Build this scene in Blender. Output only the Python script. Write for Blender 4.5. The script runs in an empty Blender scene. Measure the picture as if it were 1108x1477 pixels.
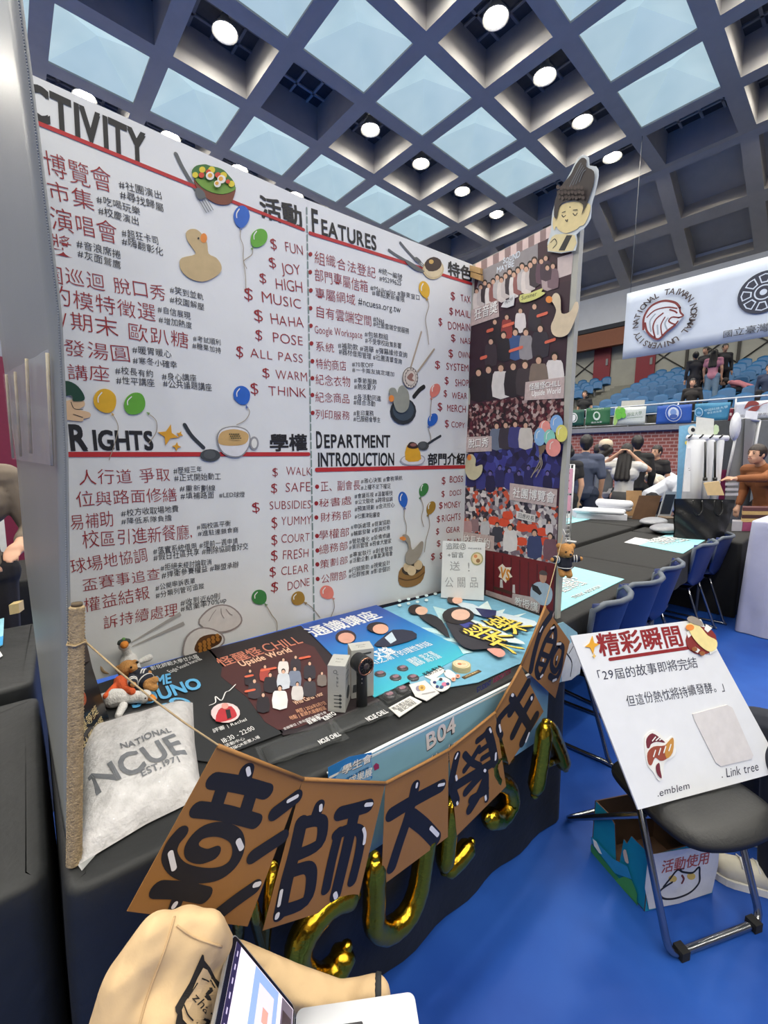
import bpy, bmesh, math, random
from mathutils import Vector, Matrix, Quaternion
from mathutils.geometry import tessellate_polygon
rnd = random.Random(7)
C = bpy.context.scene.collection
PI = math.pi

# ------------------------------------------------------------------ camera
F, PITCH, ROLL, YAW, HC = 614.0, math.radians(7.0), math.radians(0.5), math.radians(48.5), 1.52
CXP, CYP = 554.0, 738.5
_f0 = Vector((math.cos(YAW), math.sin(YAW), 0)); _r0 = Vector((math.sin(YAW), -math.cos(YAW), 0)); _u0 = Vector((0, 0, 1))
FW = _f0 * math.cos(PITCH) - _u0 * math.sin(PITCH)
_u1 = _f0 * math.sin(PITCH) + _u0 * math.cos(PITCH)
RT = _r0 * math.cos(ROLL) + _u1 * math.sin(ROLL)
UP = -_r0 * math.sin(ROLL) + _u1 * math.cos(ROLL)
EYE = Vector((0, 0, HC))
cam = bpy.data.cameras.new('camera'); cam.sensor_fit = 'VERTICAL'; cam.sensor_height = 36.0
cam.lens = F / 1477.0 * 36.0; cam.clip_start = 0.02; cam.clip_end = 200
cam_o = bpy.data.objects.new('camera', cam); C.objects.link(cam_o)
cam_o.matrix_world = Matrix(((RT.x, UP.x, -FW.x, EYE.x), (RT.y, UP.y, -FW.y, EYE.y), (RT.z, UP.z, -FW.z, EYE.z), (0, 0, 0, 1)))
bpy.context.scene.camera = cam_o

def ray(x, y): return FW + RT * ((x - CXP) / F) - UP * ((y - CYP) / F)
def onp(x, y, p0, n):                      # where the sight line of a photo point meets a real plane
    d = ray(x, y); n = Vector(n); return EYE + d * ((Vector(p0) - EYE).dot(n) / d.dot(n))
def onz(x, y, z): return onp(x, y, (0, 0, z), (0, 0, 1))
def onX(x, y, X): return onp(x, y, (X, 0, 0), (1, 0, 0))
def onY(x, y, Y): return onp(x, y, (0, Y, 0), (0, 1, 0))
def at(x, y, d): return EYE + ray(x, y) * d

# ------------------------------------------------------------------ view, world
sc = bpy.context.scene
sc.view_settings.view_transform = 'Standard'; sc.view_settings.look = 'None'
sc.view_settings.exposure = 0.0; sc.view_settings.gamma = 1.0
try: sc.view_settings.use_curve_mapping = False
except Exception: pass
sc.cycles.use_denoising = True
sc.cycles.max_bounces = 7; sc.cycles.diffuse_bounces = 4; sc.cycles.glossy_bounces = 3
sc.cycles.transmission_bounces = 4; sc.cycles.transparent_max_bounces = 8
sc.cycles.sample_clamp_indirect = 4.0; sc.cycles.caustics_reflective = False; sc.cycles.caustics_refractive = False
LAMP_W, SKY_E, WORLD_E = 94.0, 0.80, 0.12
w = bpy.data.worlds.new('world'); sc.world = w; w.use_nodes = True
w.node_tree.nodes['Background'].inputs[0].default_value = (0.75, 0.85, 1.0, 1); w.node_tree.nodes['Background'].inputs[1].default_value = WORLD_E

# ------------------------------------------------------------------ materials
def lin(c):
    if isinstance(c, str): c = [int(c[i:i + 2], 16) for i in (0, 2, 4)]
    o = []
    for v in c[:3]:
        v = v / 255.0; o.append(v / 12.92 if v <= 0.04045 else ((v + 0.055) / 1.055) ** 2.4)
    return (*o, 1.0)
MATS = {}
def mat(c, rough=0.6, metal=0.0, var=0.06, scale=18.0, bump=0.0, bscale=60.0, emit=0.0, spec=0.5, coat=0.0, alpha=1.0, trans=0.0):
    key = (str(c), rough, metal, var, scale, bump, bscale, emit, spec, coat, alpha, trans)
    if key in MATS: return MATS[key]
    m = bpy.data.materials.new('paint_' + (c if isinstance(c, str) else '%02x%02x%02x' % tuple(int(v) for v in c[:3])))
    m.use_nodes = True; nt = m.node_tree; b = nt.nodes['Principled BSDF']
    col = lin(c)
    b.inputs['Roughness'].default_value = rough; b.inputs['Metallic'].default_value = metal
    b.inputs['Specular IOR Level'].default_value = spec
    if coat: b.inputs['Coat Weight'].default_value = coat; b.inputs['Coat Roughness'].default_value = 0.12
    if trans: b.inputs['Transmission Weight'].default_value = trans
    if alpha < 1: b.inputs['Alpha'].default_value = alpha
    tc = nt.nodes.new('ShaderNodeTexCoord')
    if var:
        n = nt.nodes.new('ShaderNodeTexNoise'); n.inputs['Scale'].default_value = scale; n.inputs['Detail'].default_value = 4
        r = nt.nodes.new('ShaderNodeValToRGB'); e = r.color_ramp.elements
        e[0].position = 0.3; e[1].position = 0.7
        e[0].color = tuple(max(0, v * (1 - var)) for v in col[:3]) + (1,); e[1].color = tuple(min(1, v * (1 + var)) for v in col[:3]) + (1,)
        nt.links.new(tc.outputs['Object'], n.inputs['Vector']); nt.links.new(n.outputs['Fac'], r.inputs['Fac']); nt.links.new(r.outputs['Color'], b.inputs['Base Color'])
    else: b.inputs['Base Color'].default_value = col
    if bump:
        n2 = nt.nodes.new('ShaderNodeTexNoise'); n2.inputs['Scale'].default_value = bscale; n2.inputs['Detail'].default_value = 5
        bp = nt.nodes.new('ShaderNodeBump'); bp.inputs['Strength'].default_value = bump; bp.inputs['Distance'].default_value = 0.01
        nt.links.new(tc.outputs['Object'], n2.inputs['Vector']); nt.links.new(n2.outputs['Fac'], bp.inputs['Height']); nt.links.new(bp.outputs['Normal'], b.inputs['Normal'])
    if emit: b.inputs['Emission Color'].default_value = col; b.inputs['Emission Strength'].default_value = emit
    MATS[key] = m; return m
def nodemat(name): 
    m = bpy.data.materials.new(name); m.use_nodes = True
    return m, m.node_tree, m.node_tree.nodes['Principled BSDF']
def ramp(nt, stops, interp='LINEAR'):
    r = nt.nodes.new('ShaderNodeValToRGB'); r.color_ramp.interpolation = interp; e = r.color_ramp.elements
    while len(e) < len(stops): e.new(0.5)
    for k, (p, c) in enumerate(stops): e[k].position = p; e[k].color = lin(c)
    return r

# ------------------------------------------------------------------ mesh building
def smooth_closed(pts, n=4):
    if n <= 1: return [tuple(p) for p in pts]
    out = []; L = len(pts)
    for i in range(L):
        p0, p1, p2, p3 = pts[i - 1], pts[i], pts[(i + 1) % L], pts[(i + 2) % L]
        for k in range(n):
            t = k / n
            out.append(tuple(0.5 * ((2 * b) + (c - a) * t + (2 * a - 5 * b + 4 * c - d) * t * t + (3 * b - a - 3 * c + d) * t ** 3) for a, b, c, d in zip(p0, p1, p2, p3)))
    return out
def smooth_open(pts, n=5):
    if len(pts) < 3: return [tuple(p) for p in pts]
    out = []; L = len(pts)
    for i in range(L - 1):
        p0, p1, p2, p3 = pts[max(0, i - 1)], pts[i], pts[i + 1], pts[min(L - 1, i + 2)]
        for k in range(n):
            t = k / n
            out.append(tuple(0.5 * ((2 * b) + (c - a) * t + (2 * a - 5 * b + 4 * c - d) * t * t + (3 * b - a - 3 * c + d) * t ** 3) for a, b, c, d in zip(p0, p1, p2, p3)))
    out.append(tuple(pts[-1])); return out

class MB:
    def __init__(s): s.v = []; s.f = []; s.m = []; s.sm = []; s.mats = []
    def _mi(s, m):
        if m not in s.mats: s.mats.append(m)
        return s.mats.index(m)
    def add(s, vs, fs, m, smooth=False):
        b = len(s.v); s.v.extend(Vector(v) for v in vs); i = s._mi(m)
        for f in fs: s.f.append([b + k for k in f]); s.m.append(i); s.sm.append(smooth)
        return s
    def quad(s, a, b, c, d, m): return s.add([a, b, c, d], [(0, 1, 2, 3)], m)
    def box(s, lo, hi, m):
        x0, y0, z0 = lo; x1, y1, z1 = hi
        return s.add([(x0, y0, z0), (x1, y0, z0), (x1, y1, z0), (x0, y1, z0), (x0, y0, z1), (x1, y0, z1), (x1, y1, z1), (x0, y1, z1)],
                     [(0, 3, 2, 1), (4, 5, 6, 7), (0, 1, 5, 4), (1, 2, 6, 5), (2, 3, 7, 6), (3, 0, 4, 7)], m)
    def obox(s, o, u, v, w_, m):             # o corner, three edge vectors
        o, u, v, w_ = map(Vector, (o, u, v, w_))
        return s.add([o, o + u, o + u + v, o + v, o + w_, o + u + w_, o + u + v + w_, o + v + w_],
                     [(0, 3, 2, 1), (4, 5, 6, 7), (0, 1, 5, 4), (1, 2, 6, 5), (2, 3, 7, 6), (3, 0, 4, 7)], m)
    def tube(s, pts, r, m, seg=8, closed=False, caps=True, flat=1.0, smooth=True):
        pts = [Vector(p) for p in pts]; n = len(pts); rs = r if isinstance(r, (list, tuple)) else [r] * n
        ref = None; vs = []
        for i, p in enumerate(pts):
            a = pts[(i - 1) % n] if (closed or i > 0) else p; b = pts[(i + 1) % n] if (closed or i < n - 1) else p
            t = (b - a)
            if t.length < 1e-9: t = Vector((0, 0, 1))
            t.normalize()
            if ref is None: ref = t.orthogonal().normalized()
            ref = (ref - t * ref.dot(t))
            if ref.length < 1e-6: ref = t.orthogonal()
            ref.normalize(); bn = t.cross(ref)
            for k in range(seg):
                a_ = 2 * PI * k / seg; vs.append(p + ref * math.cos(a_) * rs[i] + bn * math.sin(a_) * rs[i] * flat)
        fs = []
        for i in range(n if closed else n - 1):
            j = (i + 1) % n
            for k in range(seg): fs.append((i * seg + k, i * seg + (k + 1) % seg, j * seg + (k + 1) % seg, j * seg + k))
        if caps and not closed: fs.append(tuple(range(seg))[::-1]); fs.append(tuple((n - 1) * seg + k for k in range(seg)))
        return s.add(vs, fs, m, smooth)
    def lathe(s, prof, m, o=(0, 0, 0), ax=(0, 0, 1), seg=16, caps=True):   # prof: (radius, height)
        o = Vector(o); ax = Vector(ax).normalized(); a = ax.orthogonal().normalized(); b = ax.cross(a)
        vs = [o + ax * hgt + (a * math.cos(2 * PI * k / seg) + b * math.sin(2 * PI * k / seg)) * r for r, hgt in prof for k in range(seg)]
        n = len(prof); fs = [(i * seg + k, i * seg + (k + 1) % seg, (i + 1) * seg + (k + 1) % seg, (i + 1) * seg + k) for i in range(n - 1) for k in range(seg)]
        if caps: fs.append(tuple(range(seg))[::-1]); fs.append(tuple((n - 1) * seg + k for k in range(seg)))
        return s.add(vs, fs, m, True)
    def ell(s, c, r, m, rot=None, seg=16, rings=10):
        c = Vector(c); r = r if isinstance(r, (tuple, list)) else (r, r, r); R = rot or Matrix.Identity(3)
        vs = [c + R @ Vector((0, 0, r[2]))]
        for i in range(1, rings):
            th = PI * i / rings
            for k in range(seg): vs.append(c + R @ Vector((r[0] * math.sin(th) * math.cos(2 * PI * k / seg), r[1] * math.sin(th) * math.sin(2 * PI * k / seg), r[2] * math.cos(th))))
        vs.append(c + R @ Vector((0, 0, -r[2]))); L = len(vs) - 1; fs = []
        for k in range(seg): fs.append((0, 1 + k, 1 + (k + 1) % seg)); fs.append((L, L - seg + (k + 1) % seg, L - seg + k))
        for i in range(rings - 2):
            for k in range(seg): fs.append((1 + i * seg + k, 1 + (i + 1) * seg + k, 1 + (i + 1) * seg + (k + 1) % seg, 1 + i * seg + (k + 1) % seg))
        return s.add(vs, fs, m, True)
    def prism(s, pts, n, d0, d1, m, side=None):     # world points of one outline, extruded along n from d0 to d1
        n = Vector(n); pts = [Vector(p) for p in pts]; L = len(pts)
        if L < 3: return s
        vs = [p + n * d0 for p in pts] + [p + n * d1 for p in pts]
        tris = tessellate_polygon([pts])
        i0 = tris[0]; nn = (pts[i0[1]] - pts[i0[0]]).cross(pts[i0[2]] - pts[i0[0]]); fl = nn.dot(n) < 0
        top = [tuple(t[::-1] if fl else t) for t in tris]
        s.add(vs, [tuple(L + k for k in t) for t in top] + [tuple(t[::-1]) for t in top], m)
        s.add(vs, [(i, (i + 1) % L, L + (i + 1) % L, L + i) for i in range(L)], side or m)
        return s
    def grid(s, fn, nu, nv, m, thick=None, smooth=True):   # fn(u, v) -> point, u and v in 0..1
        P = [[Vector(fn(i / nu, j / nv)) for j in range(nv + 1)] for i in range(nu + 1)]
        vs = [p for row in P for p in row]; W = nv + 1
        fs = [(i * W + j, (i + 1) * W + j, (i + 1) * W + j + 1, i * W + j + 1) for i in range(nu) for j in range(nv)]
        if thick:
            N = []
            for i in range(nu + 1):
                for j in range(nv + 1):
                    a = P[min(nu, i + 1)][j] - P[max(0, i - 1)][j]; b = P[i][min(nv, j + 1)] - P[i][max(0, j - 1)]
                    q = a.cross(b); N.append(q.normalized() if q.length > 1e-9 else Vector((0, 0, 1)))
            b0 = len(vs); vs = vs + [v - q * thick for v, q in zip(vs, N)]
            fs2 = [tuple(b0 + k for k in f[::-1]) for f in fs]
            ed = [(i * W, (i + 1) * W) for i in range(nu)][::-1] ; br = []
            for i in range(nu): br.append((i * W, b0 + i * W, b0 + (i + 1) * W, (i + 1) * W)); br.append((i * W + nv, (i + 1) * W + nv, b0 + (i + 1) * W + nv, b0 + i * W + nv))
            for j in range(nv): br.append((j, j + 1, b0 + j + 1, b0 + j)); br.append((nu * W + j, b0 + nu * W + j, b0 + nu * W + j + 1, nu * W + j + 1))
            fs = fs + fs2 + br
        return s.add(vs, fs, m, smooth)
    def build(s, name, parent=None, loc=None, local=False):
        me = bpy.data.meshes.new(name)
        vs = s.v
        if parent is None and loc is None and vs:
            xs = [v.x for v in vs]; ys = [v.y for v in vs]; zs = [v.z for v in vs]
            loc = Vector(((min(xs) + max(xs)) / 2, (min(ys) + max(ys)) / 2, min(zs)))
        off = Vector(loc) if (loc is not None and parent is None) else Vector((0, 0, 0))
        if parent is not None and not local:
            q = parent; mw = Matrix.Identity(4); chain = []
            while q is not None: chain.append(q.matrix_basis.copy()); q = q.parent
            for k in reversed(chain): mw = mw @ k
            inv = mw.inverted(); vs = [inv @ v for v in vs]
        me.from_pydata([tuple(v - off) for v in vs], [], s.f)
        for m in s.mats: me.materials.append(m)
        me.polygons.foreach_set('material_index', s.m); me.polygons.foreach_set('use_smooth', s.sm); me.update()
        o = bpy.data.objects.new(name, me); C.objects.link(o)
        if parent is not None: o.parent = parent
        else: o.location = off
        return o
def tag(o, label, cat=None, group=None, kind=None):
    if label: o['label'] = label
    if cat: o['category'] = cat
    if group: o['group'] = group
    if kind: o['kind'] = kind
    return o
def thing(name, label, cat, loc=(0, 0, 0), rz=0.0, group=None):
    o = bpy.data.objects.new(name, None); C.objects.link(o); o.location = loc; o.rotation_euler = (0, 0, rz); o.empty_display_size = 0.05
    return tag(o, label, cat, group)
def struct(o): o['kind'] = 'structure'; return o
def kids(o): return [c for c in C.objects if c.parent == o]
KID = {}
def copy_tree(o, parent=None):
    c = o.copy(); C.objects.link(c)
    if parent is not None: c.parent = parent
    for ch in kids(o):
        if ch is not c: copy_tree(ch, c)
    return c

# ------------------------------------------------------------------ lettering
_tc = bpy.data.curves.new('glyph', 'FONT'); _tc.resolution_u = 3; _to = bpy.data.objects.new('glyph', _tc); C.objects.link(_to)
GLY = {}
def glyph(ch, off=0.0):
    k = (ch, off)
    if k not in GLY:
        if ch == ' ': GLY[k] = ([], [], 0.35)
        else:
            _tc.body = ch; _tc.offset = off; _to.update_tag(); bpy.context.view_layer.update()
            me = bpy.data.meshes.new_from_object(_to.evaluated_get(bpy.context.evaluated_depsgraph_get()))
            vs = [(v.co.x, v.co.y) for v in me.vertices]; fs = [tuple(p.vertices) for p in me.polygons]
            bpy.data.meshes.remove(me)
            if ord(ch) > 0x2e00: adv = 1.0
            else: adv = (max(v[0] for v in vs) + 0.06) if vs else 0.4
            GLY[k] = (vs, fs, adv)
    return GLY[k]
class Plane:
    def __init__(s, o, u, n, v=None):
        s.o = Vector(o); s.u = Vector(u).normalized(); s.n = Vector(n).normalized(); s.v = (Vector(v) if v is not None else s.n.cross(s.u)).normalized()
    def px(s, x, y): return onp(x, y, s.o, s.n)
    def uv(s, x, y): d = s.px(x, y) - s.o; return d.dot(s.u), d.dot(s.v)
    def P(s, u, v, d=0.0): return s.o + s.u * u + s.v * v + s.n * d
    def write(s, mb, body, p0, p1, hp, m, d=0.0015, off=0.0, jit=0.0, thick=0.0, hs=None, tilt=0.0, uvmode=False, wob=None):
        if uvmode: a, b = Vector(p0), Vector(p1); hh = hp
        else:
            a = Vector(s.uv(*p0)); b = Vector(s.uv(*p1)); q = Vector(s.uv((p0[0] + p1[0]) / 2, (p0[1] + p1[1]) / 2 - hp)) - (a + b) / 2; hh = q.length
        adv = sum(glyph(c, off)[2] for c in body); e = (b - a); sx = e.length / max(adv, .01)
        if e.length < 1e-6: return
        e.normalize(); g = Vector((-e.y, e.x)); g = (g + e * tilt)
        cjk = any(ord(c) > 0x2e00 for c in body); sy = hh / (0.90 if cjk else 0.70); base = 0.06 if cjk else 0.0
        x = 0.0
        for ch in body:
            vs, fs, ad = glyph(ch, 0.0 if off >= .010 else min(off, .004))
            if vs:
                r = rnd.uniform(-jit, jit); cr, sr = math.cos(r), math.sin(r); k = 1 + rnd.uniform(-jit, jit) * 1.2; dy = rnd.uniform(-jit, jit) * 0.7
                c0 = 1.0 if ord(ch) > 0x2e00 else 0.0
                W = []
                for (px_, py_) in vs:
                    X = (px_ - ad / 2) * k; Y = (py_ + base - 0.38) * k
                    X, Y = X * cr - Y * sr + ad / 2, X * sr + Y * cr + 0.38 + dy
                    q = a + e * ((x + X) * sx) + g * (Y * sy); W.append(s.P(q.x, q.y, d))
                bold = min(off, .03) if off >= .010 else 0
                if bold:                        # heavier brush: the same glyph laid four times, a little apart
                    for bx, by in ((1, 1), (-1, 1), (1, -1), (-1, -1)):
                        sh_ = s.u * (e.x * bx * bold * sx + g.x * by * bold * sy) + s.v * (e.y * bx * bold * sx + g.y * by * bold * sy); mb.add([p + sh_ + s.n * (.00003 * (bx + 2 * by)) for p in W], fs, m)
                else: mb.add(W, fs, m)
            x += ad
    def poly(s, mb, pts, m, d0=0.0, d1=0.002, sm=1, side=None, uvmode=False):
        uv = [tuple(p) if uvmode else s.uv(*p) for p in pts]
        uv = smooth_closed(uv, sm)
        mb.prism([s.P(u, v) for u, v in uv], s.n, d0, d1, m, side)
    def stroke(s, mb, pts, wpx, m, d=0.002, sm=5, uvmode=False, thick=0.0006, taper=None):   # flat ribbon with round ends, width in photo px (or metres)
        uv = [Vector(p) if uvmode else Vector(s.uv(*p)) for p in pts]
        if uvmode: wd = wpx
        else:
            mx = pts[len(pts) // 2]; wd = (Vector(s.uv(mx[0] + wpx / 2, mx[1])) - Vector(s.uv(mx[0] - wpx / 2, mx[1]))).length
            wd = 0.5 * (wd + (Vector(s.uv(mx[0], mx[1] + wpx / 2)) - Vector(s.uv(mx[0], mx[1] - wpx / 2))).length)
        uv = [Vector(p) for p in (smooth_open([tuple(p) for p in uv], sm) if sm > 1 else uv)]
        L = []; R = []; n = len(uv); hw = wd / 2
        for i, p in enumerate(uv):
            t = (uv[min(n - 1, i + 1)] - uv[max(0, i - 1)])
            if t.length < 1e-9: t = Vector((1, 0))
            t.normalize(); q = Vector((-t.y, t.x)); L.append(p + q * hw); R.append(p - q * hw)
        vs = [s.P(p.x, p.y, d) for p in L] + [s.P(p.x, p.y, d) for p in R]
        mb.add(vs, [(i, n + i, n + i + 1, i + 1) for i in range(n - 1)], m)
        for c, t in ((uv[0], uv[0] - uv[1]), (uv[-1], uv[-1] - uv[-2])):
            a0 = math.atan2(t.y, t.x); ring = [c + Vector((math.cos(a0 + k * PI / 8 - PI / 2), math.sin(a0 + k * PI / 8 - PI / 2))) * hw for k in range(9)]
            mb.add([s.P(p.x, p.y, d) for p in ring], [tuple(range(9))], m)
    def disc(s, mb, x, y, rx, m, d0=0.0, d1=0.001, ry=None, seg=16, uvmode=False, rot=0.0):
        if uvmode: c = Vector((x, y)); a = Vector((rx, 0)); b = Vector((0, ry or rx))
        else: c = Vector(s.uv(x, y)); a = Vector(s.uv(x + rx, y)) - c; b = Vector(s.uv(x, y - (ry or rx))) - c
        cr, sr = math.cos(rot), math.sin(rot)
        pts = [c + a * (math.cos(2 * PI * k / seg) * cr - math.sin(2 * PI * k / seg) * sr) + b * (math.cos(2 * PI * k / seg) * sr + math.sin(2 * PI * k / seg) * cr) for k in range(seg)]
        mb.prism([s.P(p.x, p.y) for p in pts], s.n, d0, d1, m)
# ------------------------------------------------------------------ the hall
HH = 10.0; CZ = HC + HH
PX, PY = 0.2335 * HH, 0.2338 * HH
def NX(i): return (0.136 + 0.2335 * i) * HH
def NY(j): return (1.510 - 0.2338 * j) * HH
# floor
m_floor, nt, b = nodemat('blue_sports_floor')
tc = nt.nodes.new('ShaderNodeTexCoord'); n1 = nt.nodes.new('ShaderNodeTexNoise'); n1.inputs['Scale'].default_value = 2.2; n1.inputs['Detail'].default_value = 6
r1 = ramp(nt, [(0.3, (20, 62, 144)), (0.72, (38, 86, 172))]); nt.links.new(tc.outputs['Object'], n1.inputs['Vector']); nt.links.new(n1.outputs['Fac'], r1.inputs['Fac'])
nt.links.new(r1.outputs['Color'], b.inputs['Base Color']); b.inputs['Roughness'].default_value = 0.5; b.inputs['Specular IOR Level'].default_value = 0.3
mb = MB(); mb.box((-16, -22, -0.2), (24, 17, 0.0), m_floor); struct(mb.build('floor'))

M_beam = mat((182, 175, 164), 0.75, var=0.05, scale=3)
M_coff = mat((150, 148, 146), 0.8, var=0.05, scale=3)
M_grille = mat((58, 60, 64), 0.7, var=0.1, scale=9)
M_bar = mat((120, 122, 124), 0.6)
m_sky, nt, b = nodemat('skylight_glass')
tc = nt.nodes.new('ShaderNodeTexCoord'); n1 = nt.nodes.new('ShaderNodeTexNoise'); n1.inputs['Scale'].default_value = 0.9
r1 = ramp(nt, [(0.3, (176, 204, 212)), (0.7, (194, 218, 224))]); nt.links.new(tc.outputs['Object'], n1.inputs['Vector']); nt.links.new(n1.outputs['Fac'], r1.inputs['Fac'])
nt.links.new(r1.outputs['Color'], b.inputs['Emission Color']); b.inputs['Emission Strength'].default_value = SKY_E; b.inputs['Base Color'].default_value = lin((120, 140, 150)); b.inputs['Roughness'].default_value = 0.35

ROWS = range(-6, 7); COLS = range(-3, 12)
def kind(i, j):
    if j % 2 == 0: return 'dark' if (i >= 6 or i < -4) else 'sky'
    if (i, j) in ((0, 1), (2, 1)): return 'dark'
    return 'lamp'
mb = MB(); dark = MB(); wn = 0; LAMPS = []
op = 0.41
for i in ROWS:
    for j in COLS:
        x0, x1, y0, y1 = NX(i), NX(i + 1), NY(j + 1), NY(j)
        cx_, cy_ = (x0 + x1) / 2, (y0 + y1) / 2; a = PX * op; c = PY * op
        o4 = [(x0, y0), (x1, y0), (x1, y1), (x0, y1)]; i4 = [(cx_ - a, cy_ - c), (cx_ + a, cy_ - c), (cx_ + a, cy_ + c), (cx_ - a, cy_ + c)]
        for k in range(4):
            q = (k + 1) % 4; mb.quad((*o4[q], CZ), (*o4[k], CZ), (*i4[k], CZ), (*i4[q], CZ), M_beam)
        kd = kind(i, j); dp = 0.12 if kd == 'sky' else 0.95; mm = M_beam if kd != 'lamp' else M_coff
        for k in range(4):
            q = (k + 1) % 4; mb.quad((*i4[q], CZ), (*i4[k], CZ), (*i4[k], CZ + dp), (*i4[q], CZ + dp), mm)
        if kd == 'sky':
            wn += 1; g = MB(); ap = (cx_, cy_, CZ + 0.55)
            for k in range(4):
                q = (k + 1) % 4; g.add([(*i4[q], CZ + 0.05), (*i4[k], CZ + 0.05), ap], [(0, 1, 2)], m_sky)
            struct(g.build('window_%d' % wn))
        else:
            mb.quad(*[(*p, CZ + dp) for p in i4[::-1]], M_grille)
            for t in (-0.33, 0.0, 0.33):
                mb.box((cx_ + t * 2 * a * .9 - .035, cy_ - c, CZ + dp - .05), (cx_ + t * 2 * a * .9 + .035, cy_ + c, CZ + dp - .005), M_bar if kd == 'lamp' else M_beam)
                mb.box((cx_ - a, cy_ + t * 2 * c * .9 - .035, CZ + dp - .05), (cx_ + a, cy_ + t * 2 * c * .9 + .035, CZ + dp - .005), M_bar if kd == 'lamp' else M_beam)
            if kd == 'lamp': LAMPS.append((cx_, cy_, i, j))
# sloped coffered part above the stand
XS0, ZS0, SL = NX(7), CZ, -0.53
for i in range(2):
    for j in COLS:
        xa, xb = XS0 + i * 2.05, XS0 + (i + 1) * 2.05; y0, y1 = NY(j + 1), NY(j)
        def S(x, y, up=0.0): return (x + up * 0.47, y, ZS0 + (x - XS0) * SL + up * 0.88)
        o4 = [(xa, y0), (xb, y0), (xb, y1), (xa, y1)]; i4 = [(xa + .2, y0 + .22), (xb - .2, y0 + .22), (xb - .2, y1 - .22), (xa + .2, y1 - .22)]
        for k in range(4):
            q = (k + 1) % 4; mb.quad(S(*o4[q]), S(*o4[k]), S(*i4[k]), S(*i4[q]), M_beam); mb.quad(S(*i4[q]), S(*i4[k]), S(*i4[k], .6), S(*i4[q], .6), M_beam)
        mb.quad(*[S(*p, .6) for p in i4[::-1]], M_beam)
XW = XS0 + 4.1
struct(mb.build('ceiling'))
# lamps
M_hot = mat((255, 246, 226), 0.5, var=0, emit=22.0); M_dome = mat((200, 200, 196), 0.3, metal=0.6)
lampd = bpy.data.lights.new('hall_lamp', 'AREA'); lampd.shape = 'DISK'; lampd.size = 0.5; lampd.energy = LAMP_W; lampd.color = (1.0, 0.94, 0.83)
first = None
for n, (lx, ly, i, j) in enumerate(LAMPS):
    if first is None:
        r = thing('ceiling_light', '', 'ceiling light', (lx, ly, CZ + 0.45)); d = MB()
        d.lathe([(0.05, .42), (0.09, .40), (0.12, .30), (0.30, .05), (0.32, 0.0), (0.30, 0.0), (0.1, .26)], M_dome, seg=20, caps=False); d.tube([(0, 0, .4), (0, 0, .5)], .03, M_dome)
        d.build('lamp_reflector', r, local=True)
        d = MB(); d.ell((0, 0, 0.06), (.24, .24, .16), M_hot, seg=16, rings=8); d.build('bulb', r, local=True); first = r
    else: r = copy_tree(first); r.location = (lx, ly, CZ + 0.45)
    tag(r, 'round hanging hall lamp glowing in a deep cream ceiling coffer', 'ceiling light', 'lit lamps in the ceiling coffers')
    lo = bpy.data.objects.new('hall_lamp', lampd); C.objects.link(lo); lo.location = (lx, ly, CZ + 0.33)
LAMP0 = first

# ---- right-hand wall and stand
M_white = mat((196, 200, 206), 0.8, var=0.04, scale=2); M_navy = mat((34, 38, 46), 0.7); M_orange = mat((120, 70, 44), 0.6); M_conc = mat((112, 112, 104), 0.85, var=0.12, scale=6)
YA, YB = -22.0, 17.0
mb = MB(); zt = CZ + SL * 4.1
mb.box((XW, YA, 7.95), (XW + .3, YB, zt + .6), M_white); mb.box((XW, YA, 7.75), (XW + 2.5, YB, 7.95), M_navy)
m_brick, nt, b = nodemat('red_brick')
tc = nt.nodes.new('ShaderNodeTexCoord'); mp = nt.nodes.new('ShaderNodeMapping'); mp.inputs['Rotation'].default_value = (PI / 2, 0, PI / 2)
sx_ = nt.nodes.new('ShaderNodeSeparateXYZ'); cx2 = nt.nodes.new('ShaderNodeCombineXYZ'); nt.links.new(tc.outputs['Object'], sx_.inputs[0]); nt.links.new(sx_.outputs[1], cx2.inputs[0]); nt.links.new(sx_.outputs[2], cx2.inputs[1])
br = nt.nodes.new('ShaderNodeTexBrick'); br.inputs['Scale'].default_value = 2.6; br.inputs['Color1'].default_value = lin((150, 84, 72)); br.inputs['Color2'].default_value = lin((126, 66, 58)); br.inputs['Mortar'].default_value = lin((168, 140, 130)); br.inputs['Mortar Size'].default_value = 0.03
nt.links.new(cx2.outputs[0], br.inputs['Vector']); nt.links.new(br.outputs['Color'], b.inputs['Base Color']); b.inputs['Roughness'].default_value = 0.8
mb2 = MB(); XR = 14.0
mb2.box((XR, YA, 0), (XR + .2, 6.55, 2.42), m_brick); mb2.box((XR, 7.6, 0), (XR + .2, YB, 2.42), m_brick); mb2.box((XR, 6.55, 2.1), (XR + .2, 7.6, 2.42), m_brick); mb2.box((XR + 1.5, 6.4, 0), (XR + 1.6, 7.8, 2.2), M_navy)
struct(mb2.build('wall_right'))
tr = MB(); tr.box((XR - .12, YA, 2.42), (XR + .35, YB, 2.56), mat((128, 128, 132), .7)); struct(tr.build('trim_1'))
XB = 22.4
bw = MB(); bw.box((XB, YA, 2.0), (XB + .2, YB, 7.9), mat((150, 150, 142), .85, var=.08, scale=2)); struct(bw.build('wall_stand'))
struct(mb.build('wall_upper'))
ob = MB(); zo = onX(850, 505, XB - .5).z; zo2 = onX(850, 482, XB - .5).z; ob.box((XB - .6, YA, zo), (XB - .3, YB, zo2), M_orange); struct(ob.build('trim_2'))
xb = MB(); Mx = mat((52, 50, 46), .7); zlo, zhi = onX(870, 548, XB).z, onX(870, 508, XB).z
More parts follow.
